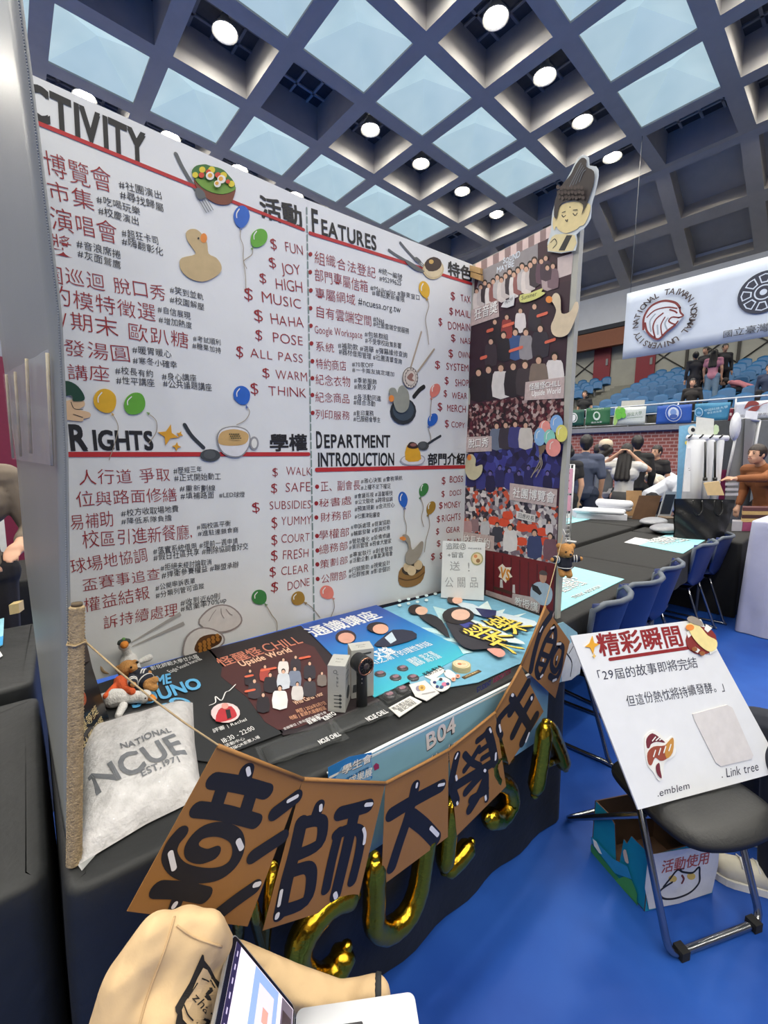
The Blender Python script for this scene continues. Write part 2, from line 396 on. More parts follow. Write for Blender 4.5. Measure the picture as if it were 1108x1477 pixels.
for k in range(-6, 12):
    y0 = k * 1.75 + 0.4
    if 7.9 < y0 + .8 < 9.4 : continue
    xb.tube([(XB - .03, y0, zlo), (XB - .03, y0 + 1.75, zhi)], .03, Mx, 4); xb.tube([(XB - .03, y0 + 1.75, zlo), (XB - .03, y0, zhi)], .03, Mx, 4); xb.box((XB - .08, y0 - .05, zlo), (XB, y0 + .05, zhi), Mx)
struct(xb.build('trim_3'))
for n, (xa, xb_) in enumerate(((859, 880), (920, 944))):
    p, q = onX(xb_, 545, XB), onX(xa, 505, XB); d = MB(); d.box((XB - .1, p.y, p.z - .3), (XB + .02, q.y, q.z + .2), mat((116, 18, 34), .5)); d.box((XB - .13, p.y + .1, p.z + .6), (XB - .1, p.y + .2, p.z + .9), M_bar); struct(d.build('door_%d' % (n + 1)))
# terrace
NR = 8; RD = 0.92; RH = (onX(880, 556, 21.2).z - 2.62) / NR
tb = MB()
for k in range(NR): tb.box((XR + .35 + k * RD, YA, 2.0), (XR + .35 + (k + 1) * RD + (0.3 if k == NR - 1 else 0), YB, 2.62 + k * RH), M_conc)
for k in range(2 * NR):                    # stair aisle
    tb.box((XR + .35 + k * RD / 2, 6.9, 2.5), (XR + .35 + (k + 1) * RD / 2, 8.1, 2.62 + (k + .5) * RH / 2 + .02), M_conc)
struct(tb.build('bleacher_terrace'))
M_seat = mat((18, 84, 132), .45, var=.05); M_seatd = mat((22, 90, 142), .5)
seat0 = None; ns = 0
for k in range(NR):
    zz = 2.62 + k * RH; xx = XR + .35 + k * RD + .42
    y = -0.4
    while y < 12.0:
        y += 0.56
        if 6.75 < y < 8.3: continue
        if seat0 is None:
            r = thing('stadium_seat', '', 'seat', (xx, y, zz)); s = MB()
            s.grid(lambda u, v: (-.22 + .44 * u, -.23 + .46 * v, .36 - .05 * math.sin(PI * v) * math.sin(PI * u) + .02 * (1 - u)), 5, 6, M_seat, .02); s.build('seat_pan', r, local=True)
            s = MB(); s.grid(lambda u, v: (.19 + .10 * u + .03 * (2 * v - 1) ** 2 * -1, (-.23 + .46 * v) * (1 - .12 * u * u), .36 + .42 * u - .07 * u * (2 * v - 1) ** 2), 5, 6, M_seat, .02); s.build('backrest', r, local=True)
            s = MB(); s.box((-.03, -.03, 0), (.05, .03, .33), M_bar); s.build('leg', r, local=True); seat0 = r
        else: r = copy_tree(seat0); r.location = (xx, y, zz)
        ns += 1
        tag(r, 'blue plastic bucket seat in the rows of the far spectator stand', 'seat', 'blue seats in the spectator stand')
# other hall walls
M_wall = mat((150, 152, 158), .85, var=.05, scale=1.5)
for nm, lo, hi in (('wall_back', (-16, 17, 0), (24, 17.2, 13)), ('wall_left', (-16.2, -22, 0), (-16, 17, 13)), ('wall_front', (-16, -22.2, 0), (24, -22, 13))):
    q = MB(); q.box(lo, hi, M_wall); struct(q.build(nm))
# ------------------------------------------------------------------ the booth's board screen
TZ = 0.75
Q0, Q1, Q2, Q3 = Vector((.04, 1.712, TZ)), Vector((1.042, 1.692, TZ)), Vector((2.056, 1.588, TZ)), Vector((1.975, .943, TZ))
BT = 1.865
UPZ = Vector((0, 0, 1))
def vplane(a, b): u = (b - a).normalized(); return Plane(a, u, u.cross(UPZ), UPZ)
PL, PR, PS = vplane(Q0, Q1), vplane(Q1, Q2), vplane(Q2, Q3)
M_paper = mat((226, 228, 228), .45, var=.025, scale=5, bump=.25, bscale=7)
M_pp = mat((138, 141, 138), .38, var=.05, scale=4, bump=.05, bscale=200, spec=.6)
M_edge = mat((176, 176, 166), .5)
INK = mat((28, 28, 32), .6, var=0); RED = mat((150, 30, 36), .6, var=0); REDL = mat((186, 40, 44), .6, var=0); GDASH = mat((120, 140, 134), .6, var=0)
M_film = mat((235, 238, 238), .12, var=0, alpha=.22)
panL = thing('display_panel', 'tall white left back panel headed with a cut off ACTIVITY title and RIGHTS', 'display board', Q0, group=None)
mb = MB(); mb.obox(Q0, Q1 - Q0, -PL.n * .01, UPZ * BT, M_paper); mb.build('panel_sheet', panL)
panR = thing('display_panel', 'tall white right back panel headed FEATURES and DEPARTMENT INTRODUCTION', 'display board', Q1)
mb = MB(); mb.obox(Q1, Q2 - Q1, -PR.n * .01, UPZ * BT, M_paper); mb.build('panel_sheet', panR)
panS = thing('display_panel', 'narrow right side panel carrying a tall poster of event photographs', 'display board', Q2)
mb = MB(); mb.obox(Q2, Q3 - Q2, -PS.n * .03, UPZ * BT, M_edge); mb.build('panel_sheet', panS)

# grey wing seen from its outer face, slightly bowed
panW = thing('display_panel', 'grey corrugated plastic side panel at the left edge, seen from outside', 'display board', (.03, 1.3, TZ))
zk = [(.745, .034), (1.1, .057), (1.54, .081), (1.77, .0875), (2.12, .074), (2.235, .069), (2.62, .056)]; zf = [(.745, .033), (1.22, .022), (1.5, .025), (1.83, .015), (2.62, .0)]
def interp(t, z):
    for (a, x), (b_, y) in zip(t, t[1:]):
        if z <= b_: return x + (y - x) * (z - a) / (b_ - a)
    return t[-1][1]
mb = MB(); mb.grid(lambda u, v: (interp(zf, .745 + 1.87 * v) * (1 - u) + interp(zk, .745 + 1.87 * v) * u, 1.70 - .74 * u, .745 + 1.87 * v), 8, 48, M_pp, .006); mb.build('panel_sheet', panW)
mb = MB()                                     # open flutes along the front edge
for k in range(420):
    z = .75 + k * .0044; x = interp(zk, z); mb.box((x - .0005, .9575, z), (x + .001, .9605, z + .0022), mat((146, 150, 148), .4))
tag(mb.build('flute_edge', panW), 'pale fluted cut edge')
# sticks taped on the wing
M_stick = mat((196, 182, 148), .6, var=.12, scale=40); 
def onwing(x, y): return onp(x, y, (.08, .957, 1.6), (1, .02, 0)) 
def wingpt(px_, py_, off):
    # follow the sight line down to the bowed sheet
    best = None
    for k in range(201):
        u = k / 200; Y = 1.70 - .74 * u; p = onY(px_, py_, Y); x = interp(zf, p.z) * (1 - u) + interp(zk, p.z) * u
        e = abs(p.x - x)
        if best is None or e < best[0]: best = (e, Vector((x - off, Y, p.z)))
    return best[1]
for n, (a, b_) in enumerate((((14, 541), (20, 660)), ((27, 537), (35, 658)), ((44, 518), (50, 654)), ((75, 510), (82, 672)))):
    p, q = wingpt(*a, .007), wingpt(*b_, .007); mb = MB(); mb.tube([p, p.lerp(q, .5) , q], .0032 if n < 3 else .003, M_stick, 8)
    tag(mb.build('wooden_stick'), ['first', 'second', 'third', 'fourth'][n] + ' thin wooden stick from the left taped on the grey side panel', 'stick', 'wooden sticks taped on the grey panel')
tp = [wingpt(*p, .011) for p in ((12, 541), (81, 505), (88, 672), (24, 662))]
mb = MB(); mb.grid(lambda u, v: (tp[0].lerp(tp[3], v)).lerp(tp[1].lerp(tp[2], v), u) + Vector((-.0015 * math.sin(u * 22), 0, .001 * math.sin(9 * v))), 16, 10, M_film)
tag(mb.build('clear_tape'), 'glossy clear tape holding four sticks on the grey side panel', 'tape')

# ---- lettering
def lines(P, mb, m, items, jit=.05, off=0.0, tilt=0.0, split=None):
    if split:                                  # each written line or word is a part of its panel
        for body, x0, y0, x1, y1, hp in items:
            q = MB(); P.write(q, body, (x0, y0), (x1, y1), hp, m, jit=jit, off=off, tilt=tilt); q.build(split[0], split[1])
        return
    for body, x0, y0, x1, y1, hp in items: P.write(mb, body, (x0, y0), (x1, y1), hp, m, jit=jit, off=off, tilt=tilt)
tl = MB()
lines(PL, tl, INK, [('CTIVITY', 37, 166, 223, 243, 46)], jit=.01, off=.03); tl.build('heading', panL); tl = MB()
lines(PL, tl, INK, [('R', 100, 649, 131, 649, 36), ('IGHTS', 134, 648.6, 227, 648.3, 27)], jit=0, off=.03); tl.build('heading', panL)
lines(PL, None, INK, [('活動', 376, 313, 438, 329, 30), ('學權', 388.5, 650, 444, 649, 23)], jit=0, off=.026, split=('heading', panL))
mb = MB(); PL.stroke(mb, [(50, 176), (280, 269), (438, 331.5)], 5, REDL, sm=1); mb.build('red_rule', panL); mb = MB(); PL.stroke(mb, [(100, 655.5), (445, 655)], 5, REDL, sm=1); tag(mb.build('red_rule', panL), 'red title underlines')
mb = MB()
lines(PL, mb, RED, [('博覽會', 65, 252, 164, 279, 33), ('市集', 69, 287, 138, 305, 27), ('演唱會', 74, 329, 171, 353, 30), ('獎', 76, 367, 108, 373, 30),
  ('園巡迴 脫口秀', 62, 405, 241, 435, 24), ('的模特徵選', 70, 438, 226, 465, 26), ('/期末 歐趴糖', 88, 474, 274, 503, 25), ('發湯圓', 91, 512, 190, 522, 24), ('講座', 97, 547, 160, 551, 22),
  ('人行道 爭取', 113, 699, 247, 694, 21), ('位與路面修繕', 110, 731, 256, 722, 20), ('易補助', 101, 764, 165, 758, 22), ('校區引進新餐廳,', 119, 791, 278, 776, 22), ('球場地協調', 102, 828, 214, 809, 21),
  ('盃賽事追查', 118, 853, 232, 835, 18), ('權益結報', 121, 883, 217, 863, 20), ('訴持續處理', 148, 908, 257, 886.5, 19)], off=-.008, split=('red_line', panL))
lines(PL, mb, RED, [('$', 389, 358, 401, 361, 16), ('FUN', 411, 362.5, 438, 368.5, 14), ('$', 387, 385, 400, 387.5, 15), ('JOY', 407.5, 394, 435, 397, 14), ('$', 373, 407, 386, 410, 15), ('HIGH', 397, 416.6, 437.5, 423, 16),
  ('$', 351, 430, 366, 434, 17), ('MUSIC', 377, 436, 436, 446, 15), ('$', 365, 461, 381, 464, 17), ('HAHA', 390, 467.5, 439, 473, 15), ('$', 366.5, 490, 380, 493, 16), ('POSE', 392.5, 492.5, 438, 499.5, 14),
  ('$', 339.5, 513.5, 352, 516, 16), ('ALL PASS', 361, 516, 438, 523, 13), ('$', 377, 543, 390, 545, 14), ('WARM', 398, 546, 443.5, 550, 13), ('$', 360, 567.5, 374, 569, 16), ('THINK', 387, 570, 443, 573.5, 14),
  ('$', 391.5, 687, 402, 687, 13), ('WALK', 413, 686, 449.5, 685.5, 12), ('$', 389.5, 710, 401, 710, 14), ('SAFE', 411, 710, 448.5, 708.7, 14), ('$', 362, 739, 376, 738, 15), ('SUBSIDIES', 388, 735.5, 449, 733, 12),
  ('$', 390.5, 762, 401, 761, 16), ('YUMMY', 405, 758.5, 449.7, 756, 13), ('$', 390, 786, 401, 785, 15), ('COURT', 405, 783.3, 447, 780, 12), ('$', 389.5, 808.5, 401.5, 807, 15), ('FRESH', 406.7, 807, 445.5, 803, 13),
  ('$', 387, 832.5, 399, 831, 15), ('CLEAR', 404.7, 830.3, 445.6, 824.5, 12), ('$', 388.7, 854, 402.5, 852.5, 15), ('DONE', 414, 851, 447, 844.5, 12)], off=-.012, split=('red_line', panL))
mb = MB()
lines(PL, mb, INK, [('#社團演出', 172, 271, 235, 288.5, 12), ('#尋找歸屬', 173.5, 286, 237, 306, 12), ('#吃喝玩樂', 139.5, 292.5, 203, 311, 12), ('#校慶演出', 142, 308.5, 201.5, 326, 12), ('#超狂卡司', 176, 341, 230, 353.5, 12), ('#嗨翻彰化', 176, 353, 236, 370, 12),
  ('#音浪席捲', 111, 357, 175, 373.5, 12), ('#灰面鷲鷹', 112, 371, 175, 388.5, 12), ('#笑到並軌', 245, 422, 294, 433.5, 10), ('#校園解壓', 245, 436, 295, 448, 10), ('#自信展現', 227.5, 450.5, 275, 460.5, 10), ('#增加熱度', 229, 465.5, 277.5, 475, 10),
  ('#考試順利', 278.5, 492, 319, 498.5, 9), ('#糖果加持', 277.5, 502, 319, 510, 9), ('#暖胃暖心', 191, 509.5, 248, 516, 11), ('#寒冬小確幸', 192, 524, 256, 531.5, 10), ('#校長有約', 166.5, 539, 222, 545, 11), ('#性平講座', 168, 553, 223.5, 558, 11),
  ('#身心講座', 234, 547, 284, 550.5, 10), ('#公共議題講座', 235.5, 558, 306, 564, 11), ('#歷經三年', 250.5, 683, 292, 680.5, 9), ('#正式開始動工', 251.5, 694, 319, 691.5, 10), ('#重新劃線', 259.5, 709, 311, 708, 9), ('#填補路面', 260.5, 720, 309, 718.7, 10),
  ('#LED球燈', 316, 717.7, 353, 717, 8), ('#校方收取場地費', 175, 745, 258, 738, 10), ('#降低系隊負擔', 175, 756.5, 248, 751, 9), ('#兩校區平衡', 284, 764, 333, 758.5, 8), ('#進駐連鎖食商', 285.5, 773.5, 344, 767.5, 8),
  ('#落實系統借用 #提前一週申請', 221, 800, 343.5, 783.6, 9), ('#假日社區共享 #刪除協調會好交', 221.5, 809, 358, 791.5, 9), ('#拒絕未經討論取消', 231.6, 823.3, 305.6, 814.3, 9), ('#捍衛參賽權益 #聯盟承辦', 233.4, 834, 344.3, 818, 9),
  ('#公開申訴表單', 224.5, 852, 282, 841, 9), ('#分類列管可追蹤', 225, 863, 295, 848.6, 9), ('#收到近60則', 260.5, 873.8, 318, 863, 9), ('#結案率70%up', 260.5, 883, 327, 868.4, 9)], off=0)
tag(mb.build('black_handwriting', panL), 'small black marker handwriting')

mb = MB()
lines(PR, mb, INK, [('F', 449, 334, 461, 337.5, 33), ('EATURES', 463, 338, 547, 362.5, 21)], jit=.01, off=.022); mb.build('heading', panR); mb = MB()
lines(PR, mb, INK, [('D', 455.6, 646, 465.8, 646, 24), ('EPARTMENT', 467, 645.8, 567, 645, 18), ('INTRODUCTION', 458, 672.6, 572.5, 670.6, 18)], jit=.01, off=.022); mb.build('heading', panR)
lines(PR, None, INK, [('特色', 646, 398, 680.6, 406.5, 21), ('部門介紹', 616.5, 670.5, 671, 669.5, 16)], jit=.01, off=.026, split=('heading', panR))
mb = MB(); PR.stroke(mb, [(447, 336.5), (536, 364), (683, 410.5)], 4, REDL, sm=1); mb.build('red_rule', panR); mb = MB(); PR.stroke(mb, [(456.8, 677.7), (670, 673.3)], 4, REDL, sm=1); tag(mb.build('red_rule', panR), 'red title underlines')
mb = MB()
lines(PR, mb, RED, [('組織合法登記', 453.5, 379.5, 542.6, 402.5, 17), ('部門專屬信箱', 453.5, 404, 531, 422.5, 17), ('專屬網域', 454.6, 430.5, 513.3, 440, 16), ('自有雲端空間', 454.6, 456.5, 536.8, 471.5, 16), ('Google Workspace', 453.5, 480, 523, 488.8, 11), ('系統', 454.6, 505.5, 482.8, 509.5, 14),
  ('特約商店', 455.3, 531.5, 500.4, 535.5, 15), ('紀念衣物', 454.6, 555, 506, 558.5, 15), ('紀念商品', 454.6, 579.5, 505, 582, 14), ('列印服務', 454.6, 604, 505, 606, 13), ('正、副會長', 462.2, 709, 520, 705.7, 14), ('秘書處', 459.2, 732, 507.5, 727, 12),
  ('財務部', 461.7, 753, 507.5, 748, 13), ('學權部', 459, 779, 504.3, 773, 13), ('總務部', 460.5, 800, 502.4, 792, 13), ('策劃部', 461, 820, 502.4, 813, 12), ('公關部', 463, 841.5, 500, 834, 12)], off=-.006, split=('red_line', panR))
lines(PR, mb, RED, [('$', 649.4, 431, 657, 433, 11), ('TAX', 664.6, 435, 679, 437, 10), ('$', 647.5, 452.5, 654, 454, 10), ('MAIL', 656, 455, 678.7, 459, 10), ('$', 631.8, 469, 638.5, 470.5, 11), ('DOMAIN', 646, 475, 678.7, 478, 11), ('$', 650, 492, 657.5, 493, 10), ('NAS', 663.5, 495.5, 678.7, 497, 9),
  ('$', 646.3, 514.5, 654, 515.5, 11), ('OWN', 661, 515.8, 677.5, 517, 9), ('$', 626.6, 531, 635.5, 532.5, 11), ('SYSTEM', 643.5, 533.4, 676, 536, 10), ('$', 640.5, 553.4, 648, 554, 11), ('SHOP', 656.4, 556.9, 676.5, 557.5, 10), ('$', 639.3, 572, 645.5, 572.5, 10), ('WEAR', 651.7, 574.5, 674, 576, 9),
  ('$', 630.6, 592, 638.5, 592.5, 11), ('MERCH', 644, 593, 672, 594.8, 10), ('$', 640.7, 616, 648, 616.5, 11), ('COPY', 650.6, 616, 670.5, 617.4, 8), ('$', 636.6, 698.4, 643, 698, 10), ('BOSS', 648, 696, 668.3, 695, 9), ('$', 636, 716.7, 642, 716, 9), ('DOCS', 648, 715.5, 665.6, 713.8, 8),
  ('$', 632.7, 733.8, 639, 733, 9), ('MONEY', 640, 733.8, 664.4, 731.3, 9), ('$', 629.3, 753, 635.5, 752, 9), ('RIGHTS', 636.6, 753, 664.6, 749.6, 10), ('$', 628, 770.8, 634, 770, 9), ('GEAR', 643.2, 769, 663.4, 766.7, 8), ('$', 629.3, 788, 636, 787, 9), ('PLAN', 644.5, 786, 664, 784, 8), ('$', 620.5, 807.4, 628, 806.5, 10), ('S', 633.5, 806, 638, 805.5, 9)], off=0, split=('red_line', panR))
for x, y in ((447.8, 366.8), (447.4, 392.6), (448.3, 418.9), (447.8, 444.7), (448.3, 470), (449.2, 495.4), (450.6, 521), (450.6, 545.6), (450.6, 569.8), (451, 595.6), (457.3, 702), (456.3, 726), (456.3, 746.4), (457.3, 773), (457.8, 794), (457.8, 814), (458.3, 835)):
    PR.disc(mb, x, y, 2.8, RED, 0, .0015, ry=3.2, seg=12)
tag(mb.build('red_bullets', panR), 'red bullet dots')
mb = MB()
lines(PR, mb, INK, [('#統一編號', 546, 393.5, 580, 405.5, 9), ('#95299625', 547, 405, 579, 412.5, 7), ('#Mailinglist #聯東窗口', 534.4, 418.5, 606, 433.7, 8), ('#單點更新權限', 536.8, 425.8, 583.7, 436.5, 8), ('#ncuesa.org.tw', 516.8, 439.5, 578.3, 451.5, 10), ('#Nas', 538.4, 463, 554.4, 466.5, 7), ('#社團雲端空間服務', 538.4, 470.5, 590, 481.8, 8),
  ('#包裝群組', 526, 485.5, 560, 490.5, 8), ('#不受學校政策影響', 526.7, 494.5, 579, 503.2, 8), ('#補助款 #選舉 #彈幕維修查詢', 487.5, 502, 587.7, 516, 8), ('#器材借用管理 #社團清單查詢', 488.7, 510.6, 580, 525.5, 8), ('#70家OFF', 508, 529, 539, 530.8, 8), ('#一卡兩友搞定增加', 508, 536.5, 569, 543, 7),
  ('#季節服飾', 510.5, 552, 543.8, 554.7, 8), ('#熱來夏冷', 511, 561, 542.6, 563, 8), ('#各活動同進', 510.5, 575.8, 549.7, 578.5, 8), ('#結合活動', 510, 583.5, 541.5, 586, 8), ('#影印業務', 509.8, 599.5, 539, 600.5, 8), ('#已服務會學生', 509.8, 607.6, 549, 609.5, 8),
  ('#雅心決策 #會務領航', 520.6, 697.5, 580.6, 692.5, 7), ('#上權不足下權足', 520.6, 707, 563.5, 704, 7), ('#會議巡視 #溫馨暖枝', 511.6, 719, 566.5, 714.3, 7), ('#公文驗收 #跨境協調', 512.4, 727.5, 566.5, 723, 7), ('#預算規劃 #金流控心', 511.6, 738, 569, 731, 7), ('#社團津貼審查', 511.6, 748.4, 548.2, 745, 7),
  ('#申訴處理 #提案協助', 506, 764, 562.8, 756, 7), ('#輔獻發聲 #凱與校務', 506, 774, 562.8, 764, 7), ('#營助優化 #設備修繕', 503.6, 785, 562.8, 775, 7), ('#資訊管理 #務會大營家', 503.6, 793, 564.5, 783, 7), ('#專案執行 #創意發想', 504.3, 804.5, 566.5, 794, 7), ('#活動企劃 #畢業演唱會', 504.3, 813, 566.5, 801, 7), ('#行銷贊助 #視覺設計', 503, 826.5, 562.8, 814.5, 7), ('#社群推廣 #影音個訪', 503, 834, 562.8, 823, 7)], off=0)
tag(mb.build('black_handwriting', panR), 'small black marker handwriting')
mb = MB()
yy = 300.0
while yy < 892:
    xa, xb_ = 440.6 + (yy - 300) * .0181, 440.6 + (yy + 9 - 300) * .0181
    (PL if False else PR).stroke(mb, [(xa + 1.6, yy), (xb_ + 1.6, yy + 9)], 2.0, GDASH, sm=1); yy += 13
tag(mb.build('dashed_line', panR), 'grey green dashed line down the seam')

# ---- paper and foam cut-outs fixed on the panels
COL = dict(w=(232, 232, 226), k=(34, 34, 36), g=(96, 98, 100), wood=(196, 172, 128), or_=(232, 140, 62), blue=(36, 98, 190), green=(96, 168, 52), yel=(222, 172, 36), dgreen=(58, 128, 62), ochre=(160, 122, 40), pink=(226, 128, 112), gold=(226, 164, 44), str=(160, 148, 130), steel=(92, 96, 98), pdk=(46, 52, 58))
def cm(c, rough=.55): return mat(COL[c] if isinstance(c, str) else c, rough, var=.06, scale=30)
def draw(P, mb, els, d, d0_=-1):
    for e in els:
        th = .0022 if d == d0_ else .0005
        if e[0] == 'p': P.poly(mb, e[1], cm(e[2]), d, d + th, e[3] if len(e) > 3 else 4)
        elif e[0] == 's': P.stroke(mb, e[1], e[2], cm(e[3]), d + .0002, e[4] if len(e) > 4 else 5)
        elif e[0] == 'd': P.disc(mb, e[1], e[2], e[3], cm(e[5]), d, d + th, ry=e[4], rot=e[6] if len(e) > 6 else 0)
        elif e[0] == 't': P.write(mb, e[1], e[2], e[3], e[4], cm(e[5]), d=d + .0002, off=e[6] if len(e) > 6 else 0)
        d += th + .0001
    return d
def art(name, label, cat, P, parts, base=.0016, group=None):
    d = base
    if len(parts) == 1:
        mb = MB(); draw(P, mb, parts[0][1], d, d); return tag(mb.build(name), label, cat, group)
    bx = []
    r = None
    for pn, els in parts:
        mb = MB(); d = draw(P, mb, els, d, base) + .0001
        if r is None:
            c = sum((v for v in mb.v), Vector()) / len(mb.v); c.z = min(v.z for v in mb.v); r = thing(name, label, cat, c, group=group)
        mb.build(pn, r)
    return r
def Zs(s, ox, oy): return lambda *pts: [(x / s + ox, y / s + oy) for x, y in pts]
z2 = Zs(4.617, 230, 200); z3 = Zs(4.262, 430, 280); z4 = Zs(3.693, 0, 450); z5 = Zs(4.432, 220, 500); z6 = Zs(4.104, 430, 590); z7 = Zs(2.77, 80, 650); z8 = Zs(10.07, 240, 220); z9 = Zs(4.817, 250, 770)
def balloon(P, cx, cy, rx, ry, c, tail, label, rot=0.0, base=.0016):
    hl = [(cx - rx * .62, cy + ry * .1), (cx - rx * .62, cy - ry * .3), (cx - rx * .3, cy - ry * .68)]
    t0 = tail[0]
    body = [(cx + rx * math.sin(a) * (1 - .16 * max(0, -math.cos(a))) , cy - ry * math.cos(a)) for a in [k * PI / 8 for k in range(16)]]
    vx, vy = t0[0] - cx, t0[1] - cy; L = math.hypot(vx, vy) or 1; ang = math.atan2(vx, vy)
    body = [(cx + (x - cx) * math.cos(ang) + (y - cy) * math.sin(ang), cy - (x - cx) * math.sin(ang) + (y - cy) * math.cos(ang)) for x, y in body]
    kn = [(t0[0] - vx / L * 3, t0[1] - vy / L * 3), (t0[0] + vx / L * 2 - vy / L * 2, t0[1] + vy / L * 2 + vx / L * 2), (t0[0] + vx / L * 2 + vy / L * 2, t0[1] + vy / L * 2 - vx / L * 2)]
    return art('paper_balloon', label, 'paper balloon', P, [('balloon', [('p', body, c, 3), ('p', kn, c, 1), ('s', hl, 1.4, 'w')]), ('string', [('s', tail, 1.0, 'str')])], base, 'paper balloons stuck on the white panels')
balloon(PL, *z2((545, 522))[0], 11.6, 16, 'blue', z2((540, 600), (535, 660), (555, 720), (555, 800), (570, 920), (572, 1000)), 'blue paper balloon with a long string under the salad picture')
balloon(PL, *z2((660, 665))[0], 11.5, 14.5, 'green', z2((617, 733), (612, 775), (565, 810), (560, 830), (578, 868)), 'bright green paper balloon beside the FUN line')
balloon(PL, *z4((560, 475))[0], 16.5, 18, 'yel', z4((598, 545), (628, 610), (610, 700), (580, 788)), 'yellow paper balloon above the RIGHTS title')
balloon(PL, *z4((718, 490))[0], 17, 15, 'green', z4((788, 540), (830, 580), (830, 640), (790, 700)), 'green paper balloon above the end of the RIGHTS title')
balloon(PL, *z5((570, 312))[0], 12, 14, 'blue', z5((600, 385), (618, 420), (590, 470), (535, 500)), 'blue paper balloon rising from the coffee cup picture')
balloon(PL, *z9((597, 440))[0], 11, 11, 'dgreen', z9((640, 490), (680, 560), (715, 610), (715, 680), (690, 715)), 'dark green paper balloon to the right of the steamed bun pictures')
balloon(PL, *z9((866, 448))[0], 10.5, 9.5, 'ochre', z9((915, 478), (960, 510), (1015, 578)), 'ochre paper balloon just below the DONE line')
balloon(PR, *z6((170, 1085))[0], 9.5, 10.5, 'pink', z6((205, 1120), (212, 1170), (195, 1220), (180, 1262)), 'salmon pink paper balloon under the last department line')
balloon(PR, *z3((775, 588))[0], 7.4, 12.5, 'yel', z3((790, 645), (800, 690), (780, 770), (792, 850), (800, 925)), 'slim yellow paper balloon below the dessert picture')
balloon(PR, *z3((840, 1208))[0], 6.8, 10.5, 'pink', z3((818, 1255), (812, 1320), (810, 1380)), 'salmon pink paper balloon beside the WEAR line')
balloon(PR, *z3((825, 1388))[0], 6.6, 10, 'blue', z3((803, 1430), (800, 1450), (812, 1490), (810, 1520)), 'small blue paper balloon beside the COPY line')
balloon(PR, *z6((620, 535))[0], 6.4, 11.3, 'blue', z6((628, 585), (625, 640), (638, 690), (635, 745)), 'blue paper balloon above the goose and steamer picture')
balloon(PR, *z6((742, 478))[0], 6.2, 10, 'dgreen', z6((722, 525), (738, 580), (728, 640), (740, 695)), 'dark green paper balloon left of the DOCS line')
balloon(PR, *z6((785, 585))[0], 6, 10, 'ochre', z6((768, 628), (775, 690), (755, 770), (745, 845)), 'ochre paper balloon left of the MONEY line')

def fork(P, pts, hw, head, tines, label):
    return art('fork_cutout', label, 'cut-out fork', P, [('handle', [('s', pts, hw, 'steel')]), ('fork_head', [('p', head, 'steel', 3)] + [('s', t, 1.1, 'steel', 1) for t in tines])])
fork(PL, z8((140, 30), (220, 200), (330, 390), (430, 550)), 6.0, z8((415, 545), (460, 520), (545, 585), (560, 670), (480, 690), (425, 630)), [z8((465 + k * 32, 690 - k * 12), (575 + k * 32, 880 - k * 12)) for k in range(4)], 'grey cut-out fork left of the salad bowl picture')
art('salad_cutout', 'cut-out salad bowl with egg and tomato above the red rule', 'cut-out bowl', PL, [
  ('bowl', [('p', z8((405, 400), (600, 560), (820, 610), (990, 520), (985, 620), (930, 740), (820, 765), (700, 740), (560, 650), (440, 520)), (122, 62, 40), 3)]),
  ('salad', [('p', z8((380, 350), (370, 260), (430, 200), (500, 185), (570, 180), (640, 205), (740, 225), (830, 265), (900, 340), (985, 450), (975, 560), (820, 615), (650, 590), (500, 510)), (52, 110, 46), 2), ('p', z8((410, 390), (520, 400), (700, 430), (985, 500), (965, 565), (820, 612), (650, 585), (490, 490)), (112, 156, 54), 3)] +
     [('d', *z8(c)[0], r, r, col) for c, r, col in (((515, 260), 4.5, (226, 204, 52)), ((650, 265), 5, (226, 204, 52)), ((820, 345), 5, (226, 204, 52)), ((410, 340), 4.2, (226, 204, 52)), ((935, 470), 4.5, (226, 204, 52)), ((500, 345), 4, (206, 64, 38)), ((600, 300), 3.6, (206, 64, 38)), ((735, 345), 4, (206, 64, 38)), ((880, 440), 3, (206, 64, 38)), ((620, 360), 6, (236, 232, 222)), ((620, 355), 3.2, (232, 168, 58)), ((785, 410), 6, (236, 232, 222)), ((775, 405), 3.2, (232, 168, 58)), ((725, 480), 5, (236, 232, 222)), ((715, 472), 2.6, (232, 168, 58)))])])
art('duck_cutout', 'tan wooden duck cut-out with orange beak on the upper left panel', 'cut-out duck', PL, [('body', [('p', z2((205, 605), (175, 630), (185, 680), (215, 725), (238, 772), (150, 795), (133, 830), (145, 880), (185, 922), (240, 948), (300, 952), (365, 925), (408, 885), (408, 840), (375, 795), (326, 768), (316, 700), (290, 650), (250, 610)), 'wood', 3)]), ('beak', [('d', *z2((293, 665))[0], 4.8, 7, 'or_')]), ('eye', [('d', *z2((257, 667))[0], 1.3, 1.6, 'k')])])
art('crawling_figure_cutout', 'cut-out crawling figure in a dark green cap above the RIGHTS title', 'cut-out figure', PL, [('limbs', [('p', z4((300, 500), (370, 470), (440, 470), (450, 500), (420, 520), (475, 535), (480, 560), (445, 570), (440, 582), (380, 578), (300, 560)), (224, 188, 148), 3), ('s', z4((378, 480), (395, 515), (440, 520)), 1, 'k'), ('s', z4((390, 545), (440, 562)), 1, 'k')]), ('cap', [('p', z4((290, 480), (300, 400), (345, 368), (400, 385), (440, 430), (448, 470), (390, 475), (385, 450), (350, 448)), (20, 66, 48), 3)])])
def star(P, cx, cy, r, rot, label, n=5, inner=.42, c='gold'):
    pts = [(cx + (r if k % 2 == 0 else r * inner) * math.sin(rot + k * PI / n), cy - (r if k % 2 == 0 else r * inner) * math.cos(rot + k * PI / n)) for k in range(2 * n)]
    return art('paper_star', label, 'paper star', P, [('s', [('p', pts, c, 1)])])
